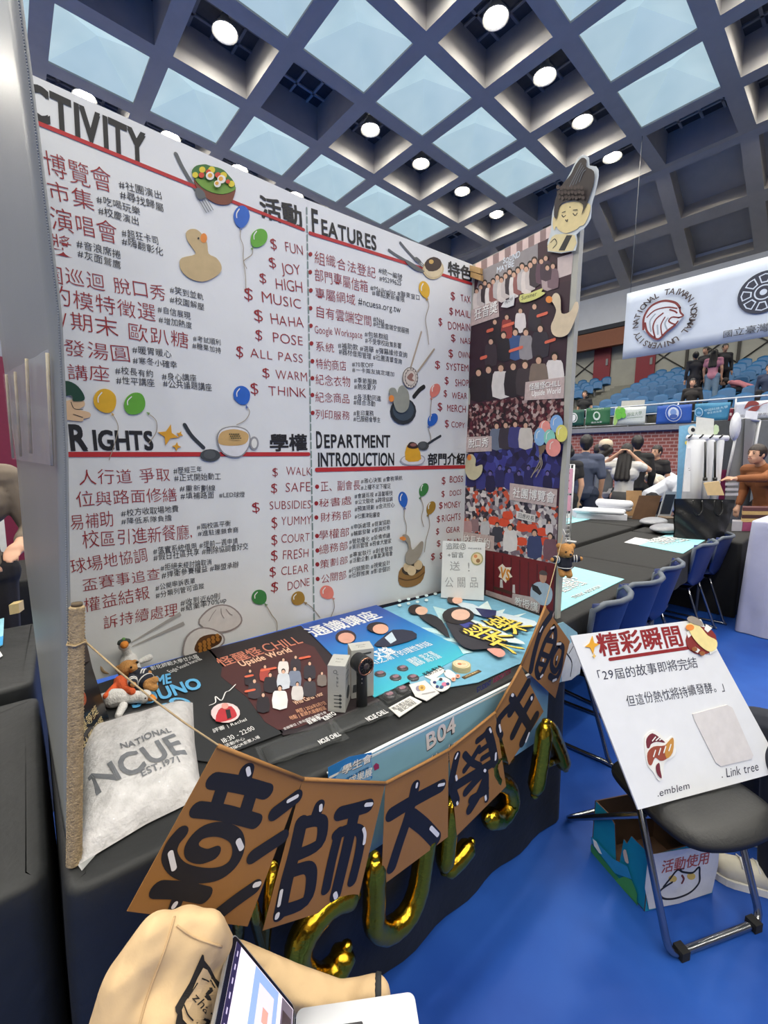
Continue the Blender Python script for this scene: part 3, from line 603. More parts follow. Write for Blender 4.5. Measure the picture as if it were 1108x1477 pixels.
star(PL, *z4((895, 655))[0], 15.5, .25, 'largest gold paper star at the end of RIGHTS', 4, .38); star(PL, *z4((957, 652))[0], 5, .4, 'small gold paper star upper right of the big star', 4); star(PL, *z4((940, 717))[0], 6.5, .1, 'small gold paper star lower right of the big star', 4)
def spoon(P, pts, hw, c, rx, ry, rot, label): return art('spoon_cutout', label, 'cut-out spoon', P, [('handle', [('s', pts, hw, 'pdk')]), ('spoon_bowl', [('d', *c, rx, ry, (66, 70, 72), rot), ('d', c[0] - 1, c[1] - 1, rx * .6, ry * .7, (84, 88, 90), rot)])])
spoon(PL, z5((205, 500), (250, 570), (325, 645)), 5.5, z5((368, 695))[0], 14.5, 9, -.75, 'dark grey cut-out spoon left of the coffee cup')
art('cup_cutout', 'cut-out coffee cup with foam on the RIGHTS rule', 'cut-out cup', PL, [('cup', [('d', *z5((648, 618))[0], 6.6, 10, (150, 150, 152)), ('d', *z5((648, 618))[0], 4, 7, 'w'), ('p', z5((410, 570), (440, 525), (515, 508), (590, 525), (622, 570), (615, 640), (570, 700), (510, 708), (450, 685), (415, 630)), (140, 140, 142), 3), ('p', z5((417, 572), (445, 530), (515, 515), (588, 532), (615, 572), (608, 638), (565, 693), (510, 700), (455, 678), (422, 628)), (226, 226, 228), 3)]), ('coffee_foam', [('p', z5((417, 590), (440, 545), (515, 528), (590, 545), (612, 575), (590, 620), (515, 634), (430, 625)), (206, 168, 108), 3)] + [('d', *z5((490 + 11 * (k % 6) + 4 * (k // 6), 560 + 13 * (k // 6)))[0], 1.0, 1.0, (60, 66, 40)) for k in range(18)])])
for n, (a, b_) in enumerate((((300, 765), (502, 650)), ((305, 780), (516, 688)))):
    art('chopstick_cutout', ['upper', 'lower'][n] + ' grey paper chopstick pointing at the white bun pictures', 'cut-out chopstick', PL, [('s', [('p', [(x, y) for x, y in z7((a[0], a[1]), (b_[0] - 6, b_[1] - 6), (b_[0], b_[1] + 6), (a[0] + 2, a[1] + 3))], (172, 168, 164), 1)])])
art('bun_cutout', 'whole white steamed bun picture behind the cut bun', 'cut-out bun', PL, [('bun', [('p', z7((570, 690), (600, 640), (650, 615), (700, 620), (740, 655), (742, 690), (700, 720), (640, 725)), (150, 140, 138), 3), ('p', z7((575, 690), (604, 644), (650, 620), (698, 625), (735, 658), (736, 688), (698, 714), (640, 720)), (216, 212, 208), 3)]), ('pleats', [('s', z7((640, 635), (625, 655), (612, 680)), .9, (150, 140, 138)), ('s', z7((660, 630), (662, 650), (672, 668)), .9, (150, 140, 138)), ('s', z7((680, 632), (695, 650), (705, 655)), .9, (150, 140, 138))])], base=.001)
art('bun_cutout', 'cut steamed bun picture showing brown filling', 'cut-out bun', PL, [('bun', [('p', z7((505, 805), (520, 740), (570, 705), (630, 710), (672, 740), (660, 780), (560, 835), (520, 825)), (150, 140, 138), 3), ('p', z7((510, 803), (525, 744), (571, 710), (628, 715), (666, 742), (655, 776), (560, 828), (523, 820)), (222, 218, 214), 3)]), ('filling', [('p', z7((552, 790), (575, 745), (625, 730), (660, 738), (655, 765), (620, 785), (575, 803)), (92, 58, 28), 3)] + [('d', *z7((575 + 17 * (k % 5), 785 - 9 * (k % 5) + 14 * (k // 5 - 1)))[0], 2.9, 2.9, (168, 112, 46)) for k in range(13)])], base=.006)
# right panel
art('knife_cutout', 'grey cut-out knife left of the chocolate dessert', 'cut-out knife', PR, [('handle', [('s', z3((558, 345), (600, 375), (660, 410)), 3.6, 'steel')]), ('blade', [('p', z3((655, 402), (700, 425), (765, 468), (768, 482), (720, 470), (668, 430)), 'steel', 3)])])
fork(PR, z3((628, 300), (670, 350), (715, 398)), 3.4, z3((708, 400), (725, 388), (752, 412), (750, 425), (728, 420)), [z3((735 + 6 * k, 424 - 5 * k), (758 + 6 * k, 450 - 5 * k)) for k in range(3)], 'grey cut-out fork pointing at the chocolate dessert')
art('dessert_cutout', 'cut-out chocolate dessert on a cream plate under the FEATURES rule', 'cut-out dessert', PR, [('plate', [('d', *z3((830, 462))[0], 15, 15, (204, 184, 142)), ('d', *z3((830, 458))[0], 13, 13, (222, 204, 166))]), ('chocolate', [('p', z3((775, 440), (790, 405), (830, 388), (870, 405), (878, 440), (850, 470), (800, 475)), (56, 34, 28), 2)]), ('topping', [('d', *z3((815, 418))[0], 3.4, 3.2, (206, 168, 92))])])
art('drum_rattle_cutout', 'round cut-out seal with two sticks in the middle of the right panel', 'cut-out seal', PR, [('stick', [('s', z3((757, 848), (692, 1065)), 2.4, (182, 166, 146), 1)]), ('stick', [('s', z3((834, 955), (733, 1092)), 2.4, (176, 160, 140), 1)]), ('seal', [('d', *z3((687, 1130))[0], 11.2, 15.5, (92, 84, 80)), ('d', *z3((687, 1130))[0], 10.4, 14.6, (218, 208, 196)), ('d', *z3((687, 1130))[0], 8.0, 11.4, (92, 84, 80)), ('d', *z3((687, 1130))[0], 7.4, 10.8, (214, 202, 190)), ('p', z3((665, 1125), (690, 1100), (705, 1115), (695, 1135), (712, 1150), (690, 1150), (672, 1140)), (150, 110, 100), 2)] + [('d', 591.2 + 9.2 * math.sin(k * .4), 545.1 - 13 * math.cos(k * .4), .8, 1.0, (110, 100, 96)) for k in range(15)])])
art('pan_cutout', 'cut-out dark frying pan on the right panel', 'cut-out pan', PR, [('handle', [('s', z3((712, 1245), (745, 1205), (772, 1185)), 5.5, (30, 32, 32))]), ('pan', [('d', *z3((645, 1335))[0], 18.4, 19.5, (38, 44, 50)), ('d', *z3((645, 1328))[0], 15, 15.5, (62, 76, 88))])])
art('duck_cutout', 'grey duck cut-out sitting in the frying pan', 'cut-out duck', PR, [('body', [('p', z3((555, 1225), (560, 1195), (590, 1195), (605, 1225), (615, 1190), (640, 1178), (670, 1215), (678, 1270), (668, 1320), (635, 1345), (600, 1335), (585, 1300), (575, 1265)), (150, 152, 140), 3)]), ('beak', [('d', *z3((567, 1258))[0], 3.8, 5, 'or_')])], base=.008)
art('pudding_cutout', 'cut-out caramel pudding on a plate beside the department title', 'cut-out pudding', PR, [('plate', [('p', z6((602, 305), (625, 280), (680, 268), (735, 275), (750, 300), (730, 328), (680, 335), (625, 328)), (168, 166, 172), 3), ('p', z6((610, 303), (630, 282), (680, 272), (730, 280), (744, 299), (724, 322), (680, 328), (630, 322)), (222, 220, 224), 3)]), ('pudding', [('p', z6((642, 215), (700, 215), (726, 295), (680, 312), (632, 300)), (224, 166, 42), 2)]), ('caramel', [('p', z6((643, 225), (655, 200), (675, 195), (697, 205), (706, 228), (675, 235)), (52, 32, 28), 3), ('d', *z6((678, 212))[0], 4.5, 2.4, (150, 100, 92))])])
spoon(PR, z6((842, 160), (800, 185), (765, 208)), 3.2, z6((738, 218))[0], 8.2, 6.5, .6, 'small dark grey cut-out spoon resting on the pudding')
art('steamer_cutout', 'cut-out bamboo steamer with three dumplings low on the right panel', 'cut-out steamer', PR, [('steamer', [('p', z6((592, 990), (610, 940), (680, 915), (748, 930), (738, 1005), (700, 1042), (640, 1055), (600, 1040)), (148, 108, 58), 2), ('p', z6((612, 950), (640, 915), (700, 900), (735, 915), (728, 950), (680, 980), (630, 978)), (62, 50, 40), 3), ('s', z6((596, 1000), (640, 1012), (700, 1000), (742, 968)), 1.4, (96, 66, 34))]), ('dumplings', [('d', *z6((645, 935))[0], 6, 7, (214, 188, 150)), ('d', *z6((708, 922))[0], 6, 7, (214, 188, 150)), ('d', *z6((668, 955))[0], 6.4, 7.2, (222, 196, 158))])], base=.0016)
art('goose_cutout', 'grey goose cut-out standing behind the bamboo steamer', 'cut-out goose', PR, [('body', [('p', z6((612, 745), (635, 742), (655, 765), (668, 830), (700, 805), (722, 782), (735, 790), (728, 840), (705, 885), (668, 918), (632, 905), (630, 860), (648, 830), (640, 790), (622, 772)), (158, 148, 134), 3)]), ('beak', [('p', z6((592, 762), (615, 752), (632, 765), (618, 778)), 'or_', 2)])], base=.009)
# ------------------------------------------------------------------ tall photo poster on the side panel
za = Zs(4.345, 650, 220); zb = Zs(3.99, 650, 530)
SKIN = (214, 172, 146); HAIRS = [(34, 26, 26), (46, 34, 32), (60, 44, 38)]
MC = [0]
def mini(P, mb, x, y, h, shirt, d, hair=None, w=.42, skin=None):     # a printed figure: y = top of head, h = printed height
    MC[0] += 1; d = d + .00003 * (MC[0] % 40)
    hd = h * .13 if h > 20 else h * .2; shirt = cm(shirt); hair = cm(hair or HAIRS[rnd.randrange(3)]); sk = cm(skin or SKIN); bw = h * w / 2
    P.poly(mb, [(x - bw * .45, y + hd * 1.9), (x + bw * .45, y + hd * 1.9), (x + bw * .95, y + hd * 2.6), (x + bw, y + h), (x - bw, y + h), (x - bw * .95, y + hd * 2.6)], shirt, d, d + .0003, 2)
    P.disc(mb, x, y + hd * .9, hd * .85, hair, d + .0003, d + .00055, ry=hd * 1.0, seg=10); P.disc(mb, x, y + hd * 1.25, hd * .62, sk, d + .0006, d + .0009, ry=hd * .78, seg=10)
def crowdmat(name, cols, scale, rough=.4):
    m, nt, b = nodemat(name); tc = nt.nodes.new('ShaderNodeTexCoord'); v = nt.nodes.new('ShaderNodeTexVoronoi'); v.inputs['Scale'].default_value = scale
    s = nt.nodes.new('ShaderNodeSeparateColor'); nt.links.new(v.outputs['Color'], s.inputs[0]); r = ramp(nt, [(k / len(cols), c) for k, c in enumerate(cols)], 'CONSTANT')
    nt.links.new(tc.outputs['Object'], v.inputs['Vector']); nt.links.new(s.outputs[0], r.inputs['Fac']); nt.links.new(r.outputs['Color'], b.inputs['Base Color']); b.inputs['Roughness'].default_value = rough; return m
def gradmat(name, stops, axis='Z', lo=0.0, hi=1.0, rough=.35, rot=None):
    m, nt, b = nodemat(name); tc = nt.nodes.new('ShaderNodeTexCoord'); s = nt.nodes.new('ShaderNodeSeparateXYZ'); mr = nt.nodes.new('ShaderNodeMapRange')
    mr.inputs['From Min'].default_value = lo; mr.inputs['From Max'].default_value = hi
    nt.links.new(tc.outputs['Object'], s.inputs[0]); nt.links.new(s.outputs['XYZ'.index(axis)], mr.inputs[0]); r = ramp(nt, stops); nt.links.new(mr.outputs[0], r.inputs['Fac'])
    nt.links.new(r.outputs['Color'], b.inputs['Base Color']); b.inputs['Roughness'].default_value = rough; return m
M_hall = crowdmat('printed_audience', [(58, 18, 30), (40, 14, 24), (96, 34, 46), (150, 110, 106), (70, 24, 36), (182, 160, 154), (34, 18, 24)], 62)
M_aud = crowdmat('printed_seated_audience', [(150, 140, 146), (60, 52, 62), (196, 190, 190), (206, 84, 54), (44, 40, 52), (120, 104, 116), (220, 212, 208)], 46)
M_club = crowdmat('printed_concert', [(46, 44, 104), (60, 60, 140), (38, 34, 80), (74, 80, 160), (30, 26, 58)], 30)
pst = thing('photo_poster', 'tall poster of group photos and captions covering the right side panel', 'poster', (Q2 + Q3) / 2 + PS.n * .002)
mb = MB(); base = [(686.5, 381), (829, 308), (826, 500), (820, 700), (803, 899), (668, 847)]
PS.poly(mb, [(685.5, 384), (822, 312), (810, 640), (800, 892), (668, 848), (676, 640)], cm((64, 32, 48), .4), 0, .001, 1); mb.build('poster_sheet', pst)
mb = MB()
for k in range(8):                                # checked strip along the top
    a0, a1 = k / 8, (k + .5) / 8
    f = lambda t, dy: (686 + (822 - 686) * t, 381 + (312 - 381) * t + dy)
    PS.poly(mb, [f(a0, 0), f(a1, 0), f(a1, 13 + 4 * a1), f(a0, 13 + 4 * a0)], cm((226, 202, 196)), .001, .0014, 1); PS.poly(mb, [f(a1, 0), f(a1 + .0625, 0), f(a1 + .0625, 14 + 4 * a1), f(a1, 13 + 4 * a1)], cm((150, 124, 122)), .001, .0014, 1)
mb.build('checked_strip', pst)
mb = MB()
PS.poly(mb, za((205, 700), (548, 548), (548, 800), (420, 880), (150, 975), (160, 860)), cm((150, 144, 146)), .001, .0013, 1)
PS.poly(mb, za((548, 548), (650, 500), (760, 620), (755, 800), (548, 850)), cm((62, 34, 46)), .001, .0013, 1)
PS.poly(mb, za((672, 660), (770, 630), (760, 760), (672, 790)), cm((206, 190, 186)), .0013, .0016, 1)
PS.write(mb, 'SOUND', za((330, 700))[0], za((440, 650))[0], 8, cm((214, 222, 230)), d=.0017, off=.02, jit=.1); PS.write(mb, 'MAYBE', za((290, 760))[0], za((405, 705))[0], 8, cm((214, 222, 230)), d=.0017, off=.02, jit=.1)
cs = [(224, 214, 208), (206, 196, 192), (60, 50, 56), (230, 224, 220), (150, 96, 92), (196, 190, 188)]
for k in range(15):
    x = 165 + k * 26; y = 850 - k * 12 - (k % 3) * 14; p = za((x, y))[0]; mini(PS, mb, p[0], p[1], 30 + k * .8, cs[k % 6], .0015 + .0001 * k, w=.34)
for k, (x, y) in enumerate(((572, 660), (610, 700), (645, 690), (600, 640))): p = za((x, y))[0]; mini(PS, mb, *p, 36, [(96, 70, 84), (180, 160, 160), (120, 96, 104), (70, 52, 64)][k], .003)
mb.build('group_photo', pst)
mb = MB()
PS.poly(mb, za((130, 1090), (440, 930), (620, 830), (755, 800), (720, 1400), (115, 1477), (118, 1300)), cm((52, 28, 42)), .001, .0014, 1)
for x, y, h, c in ((280, 1040, 150, (40, 30, 38)), (355, 1010, 150, (150, 60, 56)), (440, 970, 150, (230, 222, 220)), (528, 940, 170, (46, 40, 50)), (255, 1160, 170, (60, 48, 56)), (335, 1120, 180, (36, 30, 38)), (408, 1100, 190, (60, 88, 138)), (475, 1100, 190, (150, 146, 150)), (565, 1075, 200, (52, 46, 56)), (178, 1350, 200, (36, 26, 34)), (240, 1330, 210, (40, 32, 40)), (318, 1320, 210, (226, 220, 216)), (395, 1310, 210, (44, 36, 42)), (470, 1300, 215, (64, 54, 58)), (555, 1270, 215, (128, 112, 100)), (655, 1250, 210, (232, 226, 222))):
    p = za((x, y))[0]; mini(PS, mb, *p, h / 4.345, c, .0016 + .0001 * (h % 7), w=.5 if h > 195 else .42)
for x, y, wd in ((235, 1120, 30), (335, 1090, 60), (550, 1025, 55), (375, 1245, 75), (600, 1190, 55), (195, 1290, 30)): p = za((x, y), (x + wd, y - wd * .32)); PS.stroke(mb, p, 4, cm((226, 110, 84)), .004, sm=1)
mb.build('concert_photo', pst)
mb = MB()
PS.poly(mb, zb((105, 215), (430, 165), (655, 175), (650, 430), (500, 430), (240, 475), (95, 400)), M_hall, .001, .0014, 1)
for x, y, c in ((268, 315, (110, 120, 140)), (320, 310, (60, 52, 62)), (375, 305, (66, 66, 126)), (435, 310, (214, 206, 196))): p = zb((x, y))[0]; mini(PS, mb, *p, 38, c, .002, w=.5)
mb.build('audience_photo', pst)
mb = MB(); PS.poly(mb, zb((85, 500), (240, 475), (500, 430), (650, 440), (625, 695), (340, 690), (80, 680)), M_club, .001, .0014, 1)
for k in range(9): p = zb((120 + 55 * k, 560 + (k % 3) * 16))[0]; mini(PS, mb, *p, 30, [(40, 38, 92), (56, 56, 128), (34, 30, 70)][k % 3], .002, hair=(24, 20, 50), skin=(110, 100, 160))
mb.build('stage_photo', pst)
mb = MB(); PS.poly(mb, zb((78, 690), (340, 690), (620, 800), (605, 1130), (250, 1060), (70, 950)), M_aud, .001, .0014, 1)
for x, y in ((250, 880), (310, 890), (415, 920), (530, 945), (330, 850), (470, 925), (410, 1000), (545, 1000)): PS.poly(mb, zb((x - 26, y - 20), (x + 24, y - 18), (x + 28, y + 22), (x - 24, y + 22)), cm((222, 78, 46)), .0014, .0018, 2)
for x, y, h, c in ((200, 860, 100, (196, 196, 198)), (270, 890, 110, (60, 60, 72)), (345, 900, 150, (224, 220, 218)), (140, 850, 90, (150, 120, 124)), (485, 930, 160, (58, 68, 110)), (575, 950, 150, (120, 84, 96)), (100, 860, 90, (190, 150, 150)), (570, 880, 80, (214, 206, 208))): p = zb((x, y))[0]; mini(PS, mb, *p, h / 3.99, c, .002, w=.5)
PS.poly(mb, zb((382, 825), (492, 850), (488, 892), (380, 868)), cm((226, 222, 218)), .004, .0044, 1); PS.write(mb, '回應校長', zb((390, 862))[0], zb((484, 884))[0], 7, INK, d=.0046)
mb.build('lecture_photo', pst)
mb = MB(); PS.poly(mb, zb((250, 1058), (600, 1130), (590, 1400), (205, 1290), (205, 1050)), cm((112, 22, 30)), .0012, .0015, 1)
for k in range(7): PS.stroke(mb, zb((250 + 50 * k, 1075 + 12 * k), (248 + 50 * k, 1300 + 14 * k)), 2, cm((84, 14, 22)), .0016, sm=1)
PS.poly(mb, zb((275, 1150), (300, 1130), (318, 1150), (352, 1150), (340, 1180), (358, 1205), (330, 1215), (320, 1240), (298, 1215), (278, 1205), (290, 1180)), cm((240, 226, 206)), .002, .0024, 1)
PS.write(mb, 'VS', zb((286, 1205))[0], zb((345, 1228))[0], 15, cm((220, 140, 44)), d=.003, off=.03); PS.poly(mb, zb((250, 1258), (355, 1290), (355, 1310), (250, 1275)), cm((74, 40, 28)), .002, .0024, 1)
PS.poly(mb, zb((288, 1220), (300, 1220), (304, 1268), (286, 1265)), cm((210, 204, 200)), .0026, .003, 1); PS.poly(mb, zb((360, 1250), (372, 1250), (374, 1300), (358, 1296)), cm((210, 204, 200)), .0026, .003, 1)
PS.poly(mb, zb((500, 1235), (560, 1245), (588, 1290), (580, 1345), (545, 1370), (470, 1340), (465, 1270)), cm((172, 190, 208)), .0024, .0028, 3); PS.disc(mb, *zb((535, 1205))[0], 5.4, cm((196, 150, 128)), .003, .0034, ry=9); PS.poly(mb, zb((468, 1245), (505, 1260), (528, 1300), (515, 1310), (475, 1280)), cm((40, 34, 38)), .0032, .0036, 1); PS.poly(mb, zb((512, 1180), (530, 1166), (556, 1178), (558, 1196), (520, 1192)), cm((90, 80, 80)), .0036, .0038, 2)
mb.build('debate_photo', pst)
PINKC = mat((198, 178, 174), .5, var=.12, scale=60)
def cap(pts, body, p0, p1, hp, name='caption_label', extra=None):
    mb = MB(); PS.poly(mb, pts, PINKC, .0044, .0048, 1); PS.write(mb, body, (p0[0] + .6, p0[1] + .8), (p1[0] + .6, p1[1] + .8), hp, cm((110, 90, 90)), d=.005, off=.016); PS.write(mb, body, p0, p1, hp, cm((246, 244, 240)), d=.0054, off=.012)
    if extra: PS.write(mb, *extra, cm((246, 244, 240)), d=.0054, off=.02)
    mb.build(name, pst)
cap(za((133, 990), (303, 922), (308, 1030), (130, 1090)), '狂音獎', za((152, 1052))[0], za((298, 1000))[0], 16)
cap(zb((435, 85), (660, 55), (655, 178), (428, 190)), '怪醒怪CHILL', zb((455, 132))[0], zb((640, 108))[0], 10, extra=('Upside World', zb((470, 166))[0], zb((645, 146))[0], 8))
cap(zb((95, 400), (240, 395), (240, 482), (92, 488)), '脫口秀', zb((105, 462))[0], zb((222, 455))[0], 13)
cap(zb((345, 665), (618, 702), (612, 806), (342, 762)), '社團博覽會', zb((360, 745))[0], zb((602, 780))[0], 15)
cap(zb((70, 945), (255, 970), (252, 1058), (66, 1030)), '校長有約', zb((78, 1010))[0], zb((232, 1040))[0], 13)
cap(zb((360, 1300), (470, 1320), (520, 1360), (510, 1425), (352, 1375)), '教授講', zb((372, 1372))[0], zb((508, 1412))[0], 14)
mb = MB(); PS.poly(mb, zb((205, 1280), (360, 1330), (355, 1378), (400, 1392), (580, 1440), (600, 1400), (590, 1460), (200, 1330)), PINKC, .0016, .002, 1); mb.build('checked_border', pst)
art('ribbon_tag', 'pale yellow ribbon tag reading Summer on the tall poster', 'ribbon tag', PS, [('ribbon', [('p', za((442, 895), (500, 885), (582, 852), (575, 875), (600, 880), (570, 905), (500, 935), (442, 940)), (216, 216, 132), 2)]), ('lettering', [('t', 'Summer', za((450, 928))[0], za((548, 898))[0], 6, 'k')])], base=.006)
art('word_sticker', 'white lettered sticker left of the yellow ribbon tag', 'sticker', PS, [('sticker', [('p', za((322, 970), (345, 930), (372, 922), (380, 895), (410, 890), (402, 960), (360, 975)), (226, 226, 226), 1)]), ('lettering', [('t', 'MEOW', za((348, 955))[0], za((400, 925))[0], 5, 'k')])], base=.006)
# figures fixed on the side panel
art('figure_cutout', 'tall cut-out of a serene figure with high dark hair above the side panel', 'cut-out figure', PS, [
  ('backing', [('p', za((620, 625), (640, 500), (650, 380), (690, 260), (730, 190), (770, 120), (800, 60), (840, 22), (878, 40), (882, 90), (925, 95), (940, 150), (915, 270), (895, 340), (890, 420), (850, 480), (800, 520), (795, 620)), (206, 214, 216), 2)]),
  ('robe', [('p', za((625, 622), (635, 560), (670, 520), (790, 525), (780, 620)), (222, 208, 160), 2), ('p', za((690, 620), (740, 525), (775, 525), (728, 620)), 'k', 1), ('s', za((640, 570), (665, 548), (678, 575), (655, 605)), 1, 'k')]),
  ('face', [('p', za((655, 420), (665, 405), (690, 350), (760, 318), (850, 320), (890, 340), (880, 400), (850, 460), (825, 468), (800, 490), (740, 512), (695, 495), (675, 470), (665, 495), (655, 470)), (226, 208, 152), 3), ('s', za((712, 400), (722, 412), (735, 402)), 1.1, 'k'), ('s', za((782, 390), (795, 402), (808, 388)), 1.1, 'k'), ('s', za((735, 430), (745, 440), (748, 428)), 1.1, 'k'), ('s', za((715, 385), (735, 378)), 1, 'k'), ('s', za((785, 370), (810, 368)), 1, 'k'), ('d', *za((765, 352))[0], .8, .9, 'k')]),
  ('hair', [('p', za((665, 400), (675, 300), (715, 215), (770, 150), (800, 90), (840, 45), (870, 60), (868, 100), (915, 130), (915, 200), (890, 280), (862, 350), (838, 400), (848, 340), (800, 312), (740, 318), (700, 345), (682, 420)), (44, 34, 34), 3)] + [('s', za((760 + 22 * k, 230 - 12 * k), (800 + 16 * k, 150 - 4 * k), (835 + 10 * k, 80 + 14 * k)), 1.4, (92, 98, 108)) for k in range(4)] + [('d', *za((700 + 22 * (k % 8), 290 - 28 * (k // 8) + 6 * (k % 2)))[0], 2.4, 3, (62, 46, 42)) for k in range(24)])], base=.012)
art('duck_cutout', 'cream wooden duck cut-out overlapping the edge of the tall poster', 'cut-out duck', PS, [('body', [('p', za((640, 925), (660, 888), (685, 890), (700, 930), (705, 1010), (760, 1000), (790, 945), (808, 945), (808, 1000), (770, 1100), (740, 1145), (690, 1160), (650, 1140), (640, 1090), (660, 1040), (672, 990), (655, 950)), (218, 200, 170), 3)]), ('beak', [('d', *za((628, 925))[0], 4.8, 5, 'or_')])], base=.011)
art('duck_cutout', 'pale duck cut-out low at the left edge of the tall poster', 'cut-out duck', PS, [('body', [('p', zb((92, 560), (105, 510), (130, 500), (152, 530), (150, 570), (188, 560), (185, 610), (150, 645), (115, 640), (92, 600)), (206, 198, 164), 3)]), ('beak', [('d', *zb((115, 518))[0], 3.0, 4.4, 'or_')])], base=.008)
art('balloon_bunch_cutout', 'cut-out bunch of six pastel balloons at the poster edge', 'cut-out balloons', PS, [('stems', [('s', zb((560, 440), (530, 500), (520, 540), (470, 632)), 1.3, 'str'), ('s', zb((540, 450), (520, 510), (525, 560), (480, 615)), 1.3, 'str'), ('s', zb((570, 450), (530, 500), (535, 560), (500, 630)), 1.3, 'str'), ('p', zb((515, 450), (560, 445), (545, 490), (520, 505)), (120, 100, 80), 1)])] + [('balloon', [('d', *zb(c)[0], rx, ry, col, .2), ('s', zb((c[0] - 18, c[1] + 8), (c[0] - 14, c[1] - 22), (c[0], c[1] - 34)), 1.0, 'w')]) for c, rx, ry, col in (((552, 345), 8.5, 10, (232, 150, 140)), ((620, 325), 9.5, 13, (132, 176, 226)), ((525, 400), 8.5, 13, (138, 182, 222)), ((582, 405), 8.5, 12, (136, 206, 190)), ((652, 380), 8.6, 12.5, (226, 218, 116)), ((605, 462), 11, 13, (230, 148, 140)))], base=.009)
for n, (p0, p1) in enumerate((((682, 384), (697, 388)), ((683, 393), (698, 398)))):
    mb = MB(); a, b_ = PS.px(*p0), PS.px(*p1); mb.obox(a + PS.n * .003, b_ - a, -UPZ * .03, PS.n * .02, mat((196, 158, 104), .5)); tag(mb.build('wooden_clip'), ['upper', 'lower'][n] + ' small wooden clip in the top corner where the panels meet', 'clip')

# ------------------------------------------------------------------ draped tables
M_cloth = mat((30, 32, 33), .6, var=.12, scale=9, bump=.25, bscale=26)
M_blackc = mat((24, 24, 24), .75, var=.12, scale=9, bump=.25, bscale=26)
M_lav = mat((182, 184, 206), .7, var=.05, scale=5, bump=.6, bscale=6)
M_wood = mat((150, 120, 84), .6)
def draped_table(cs, z, m, label, floor_z=0.006, name='draped_table', wav=.012, group=None):
    cs = [Vector((x, y, 0)) for x, y in cs]; c = sum(cs, Vector()) / 4
    t = thing(name, label, 'table', (c.x, c.y, 0), group=group)
    per = []
    for k in range(4):
        a, b_, pv = cs[k], cs[(k + 1) % 4], cs[k - 1]; ra = .035; L = (b_ - a).length; n = max(4, int(L / .05))
        da = (pv - a).normalized() * ra; db = (b_ - a).normalized() * ra
        for j in range(4): s = j / 3; per.append(a + da * (1 - s) ** 2 + db * s ** 2)
        for j in range(1, n): per.append(a + (b_ - a) * (ra / L + (1 - 2 * ra / L) * j / n))
    N = len(per); prof = [(-.03, z), (-.012, z), (0.0, z - .004), (.004, z - .016), (.006, z - .06)] + [(.008, z - .06 - (z - .06 - floor_z) * k / 8) for k in range(1, 9)]
    vs = []
    for q, (o, zz) in enumerate(prof):
        for i, p in enumerate(per):
            d = p - c; d.normalize(); tn = (per[(i + 1) % N] - per[i - 1]).normalized(); nn = Vector((tn.y, -tn.x, 0)); dep = max(0, q - 4) / 8
            vs.append(Vector((p.x, p.y, zz)) + nn * (o + wav * dep * (math.sin(i * 1.1) + .6 * math.sin(i * .37 + 1))))
    fs = [(q * N + i, (q + 1) * N + i, (q + 1) * N + (i + 1) % N, q * N + (i + 1) % N) for q in range(len(prof) - 1) for i in range(N)]
    mb = MB(); mb.add(vs, [f for f in fs], m, True); mb.add([Vector((v.x, v.y, z)) for v in vs[:N]], [tuple(range(N))], m); mb.build('tablecloth', t)
    mb = MB(); ins = [c + (p - c) * .96 for p in cs]; mb.prism([Vector((p.x, p.y, z - .03)) for p in ins], (0, 0, 1), 0, .025, M_wood); mb.build('tabletop', t)
    for p in ins:
        q = c + (p - c) * .93; mb = MB(); mb.tube([(q.x, q.y, 0.0), (q.x, q.y, z - .03)], .013, M_bar, 8); mb.build('leg', t)
    return t
FL, FR = Vector((.024, .868, 0)), Vector((1.665, .742, 0))
TAB = draped_table([(FL.x, FL.y), (FR.x, FR.y), (1.69, 1.585), (.045, 1.68)], TZ - .002, M_cloth, 'booth table under black cloth in front of the white panels', wav=.007)
draped_table([(-1.72, 1.0), (.0, .952), (.022, 1.745), (-1.72, 1.79)], .738, M_cloth, 'near black clothed table left of the grey side panel', wav=.006)
draped_table([(-1.72, 1.9), (.012, 1.86), (.065, 2.55), (-1.72, 2.6)], .738, M_cloth, 'second black clothed table farther back at the left edge', wav=.006)
TT = Plane((0, 0, TZ + .001), (1, 0, 0), (0, 0, 1))
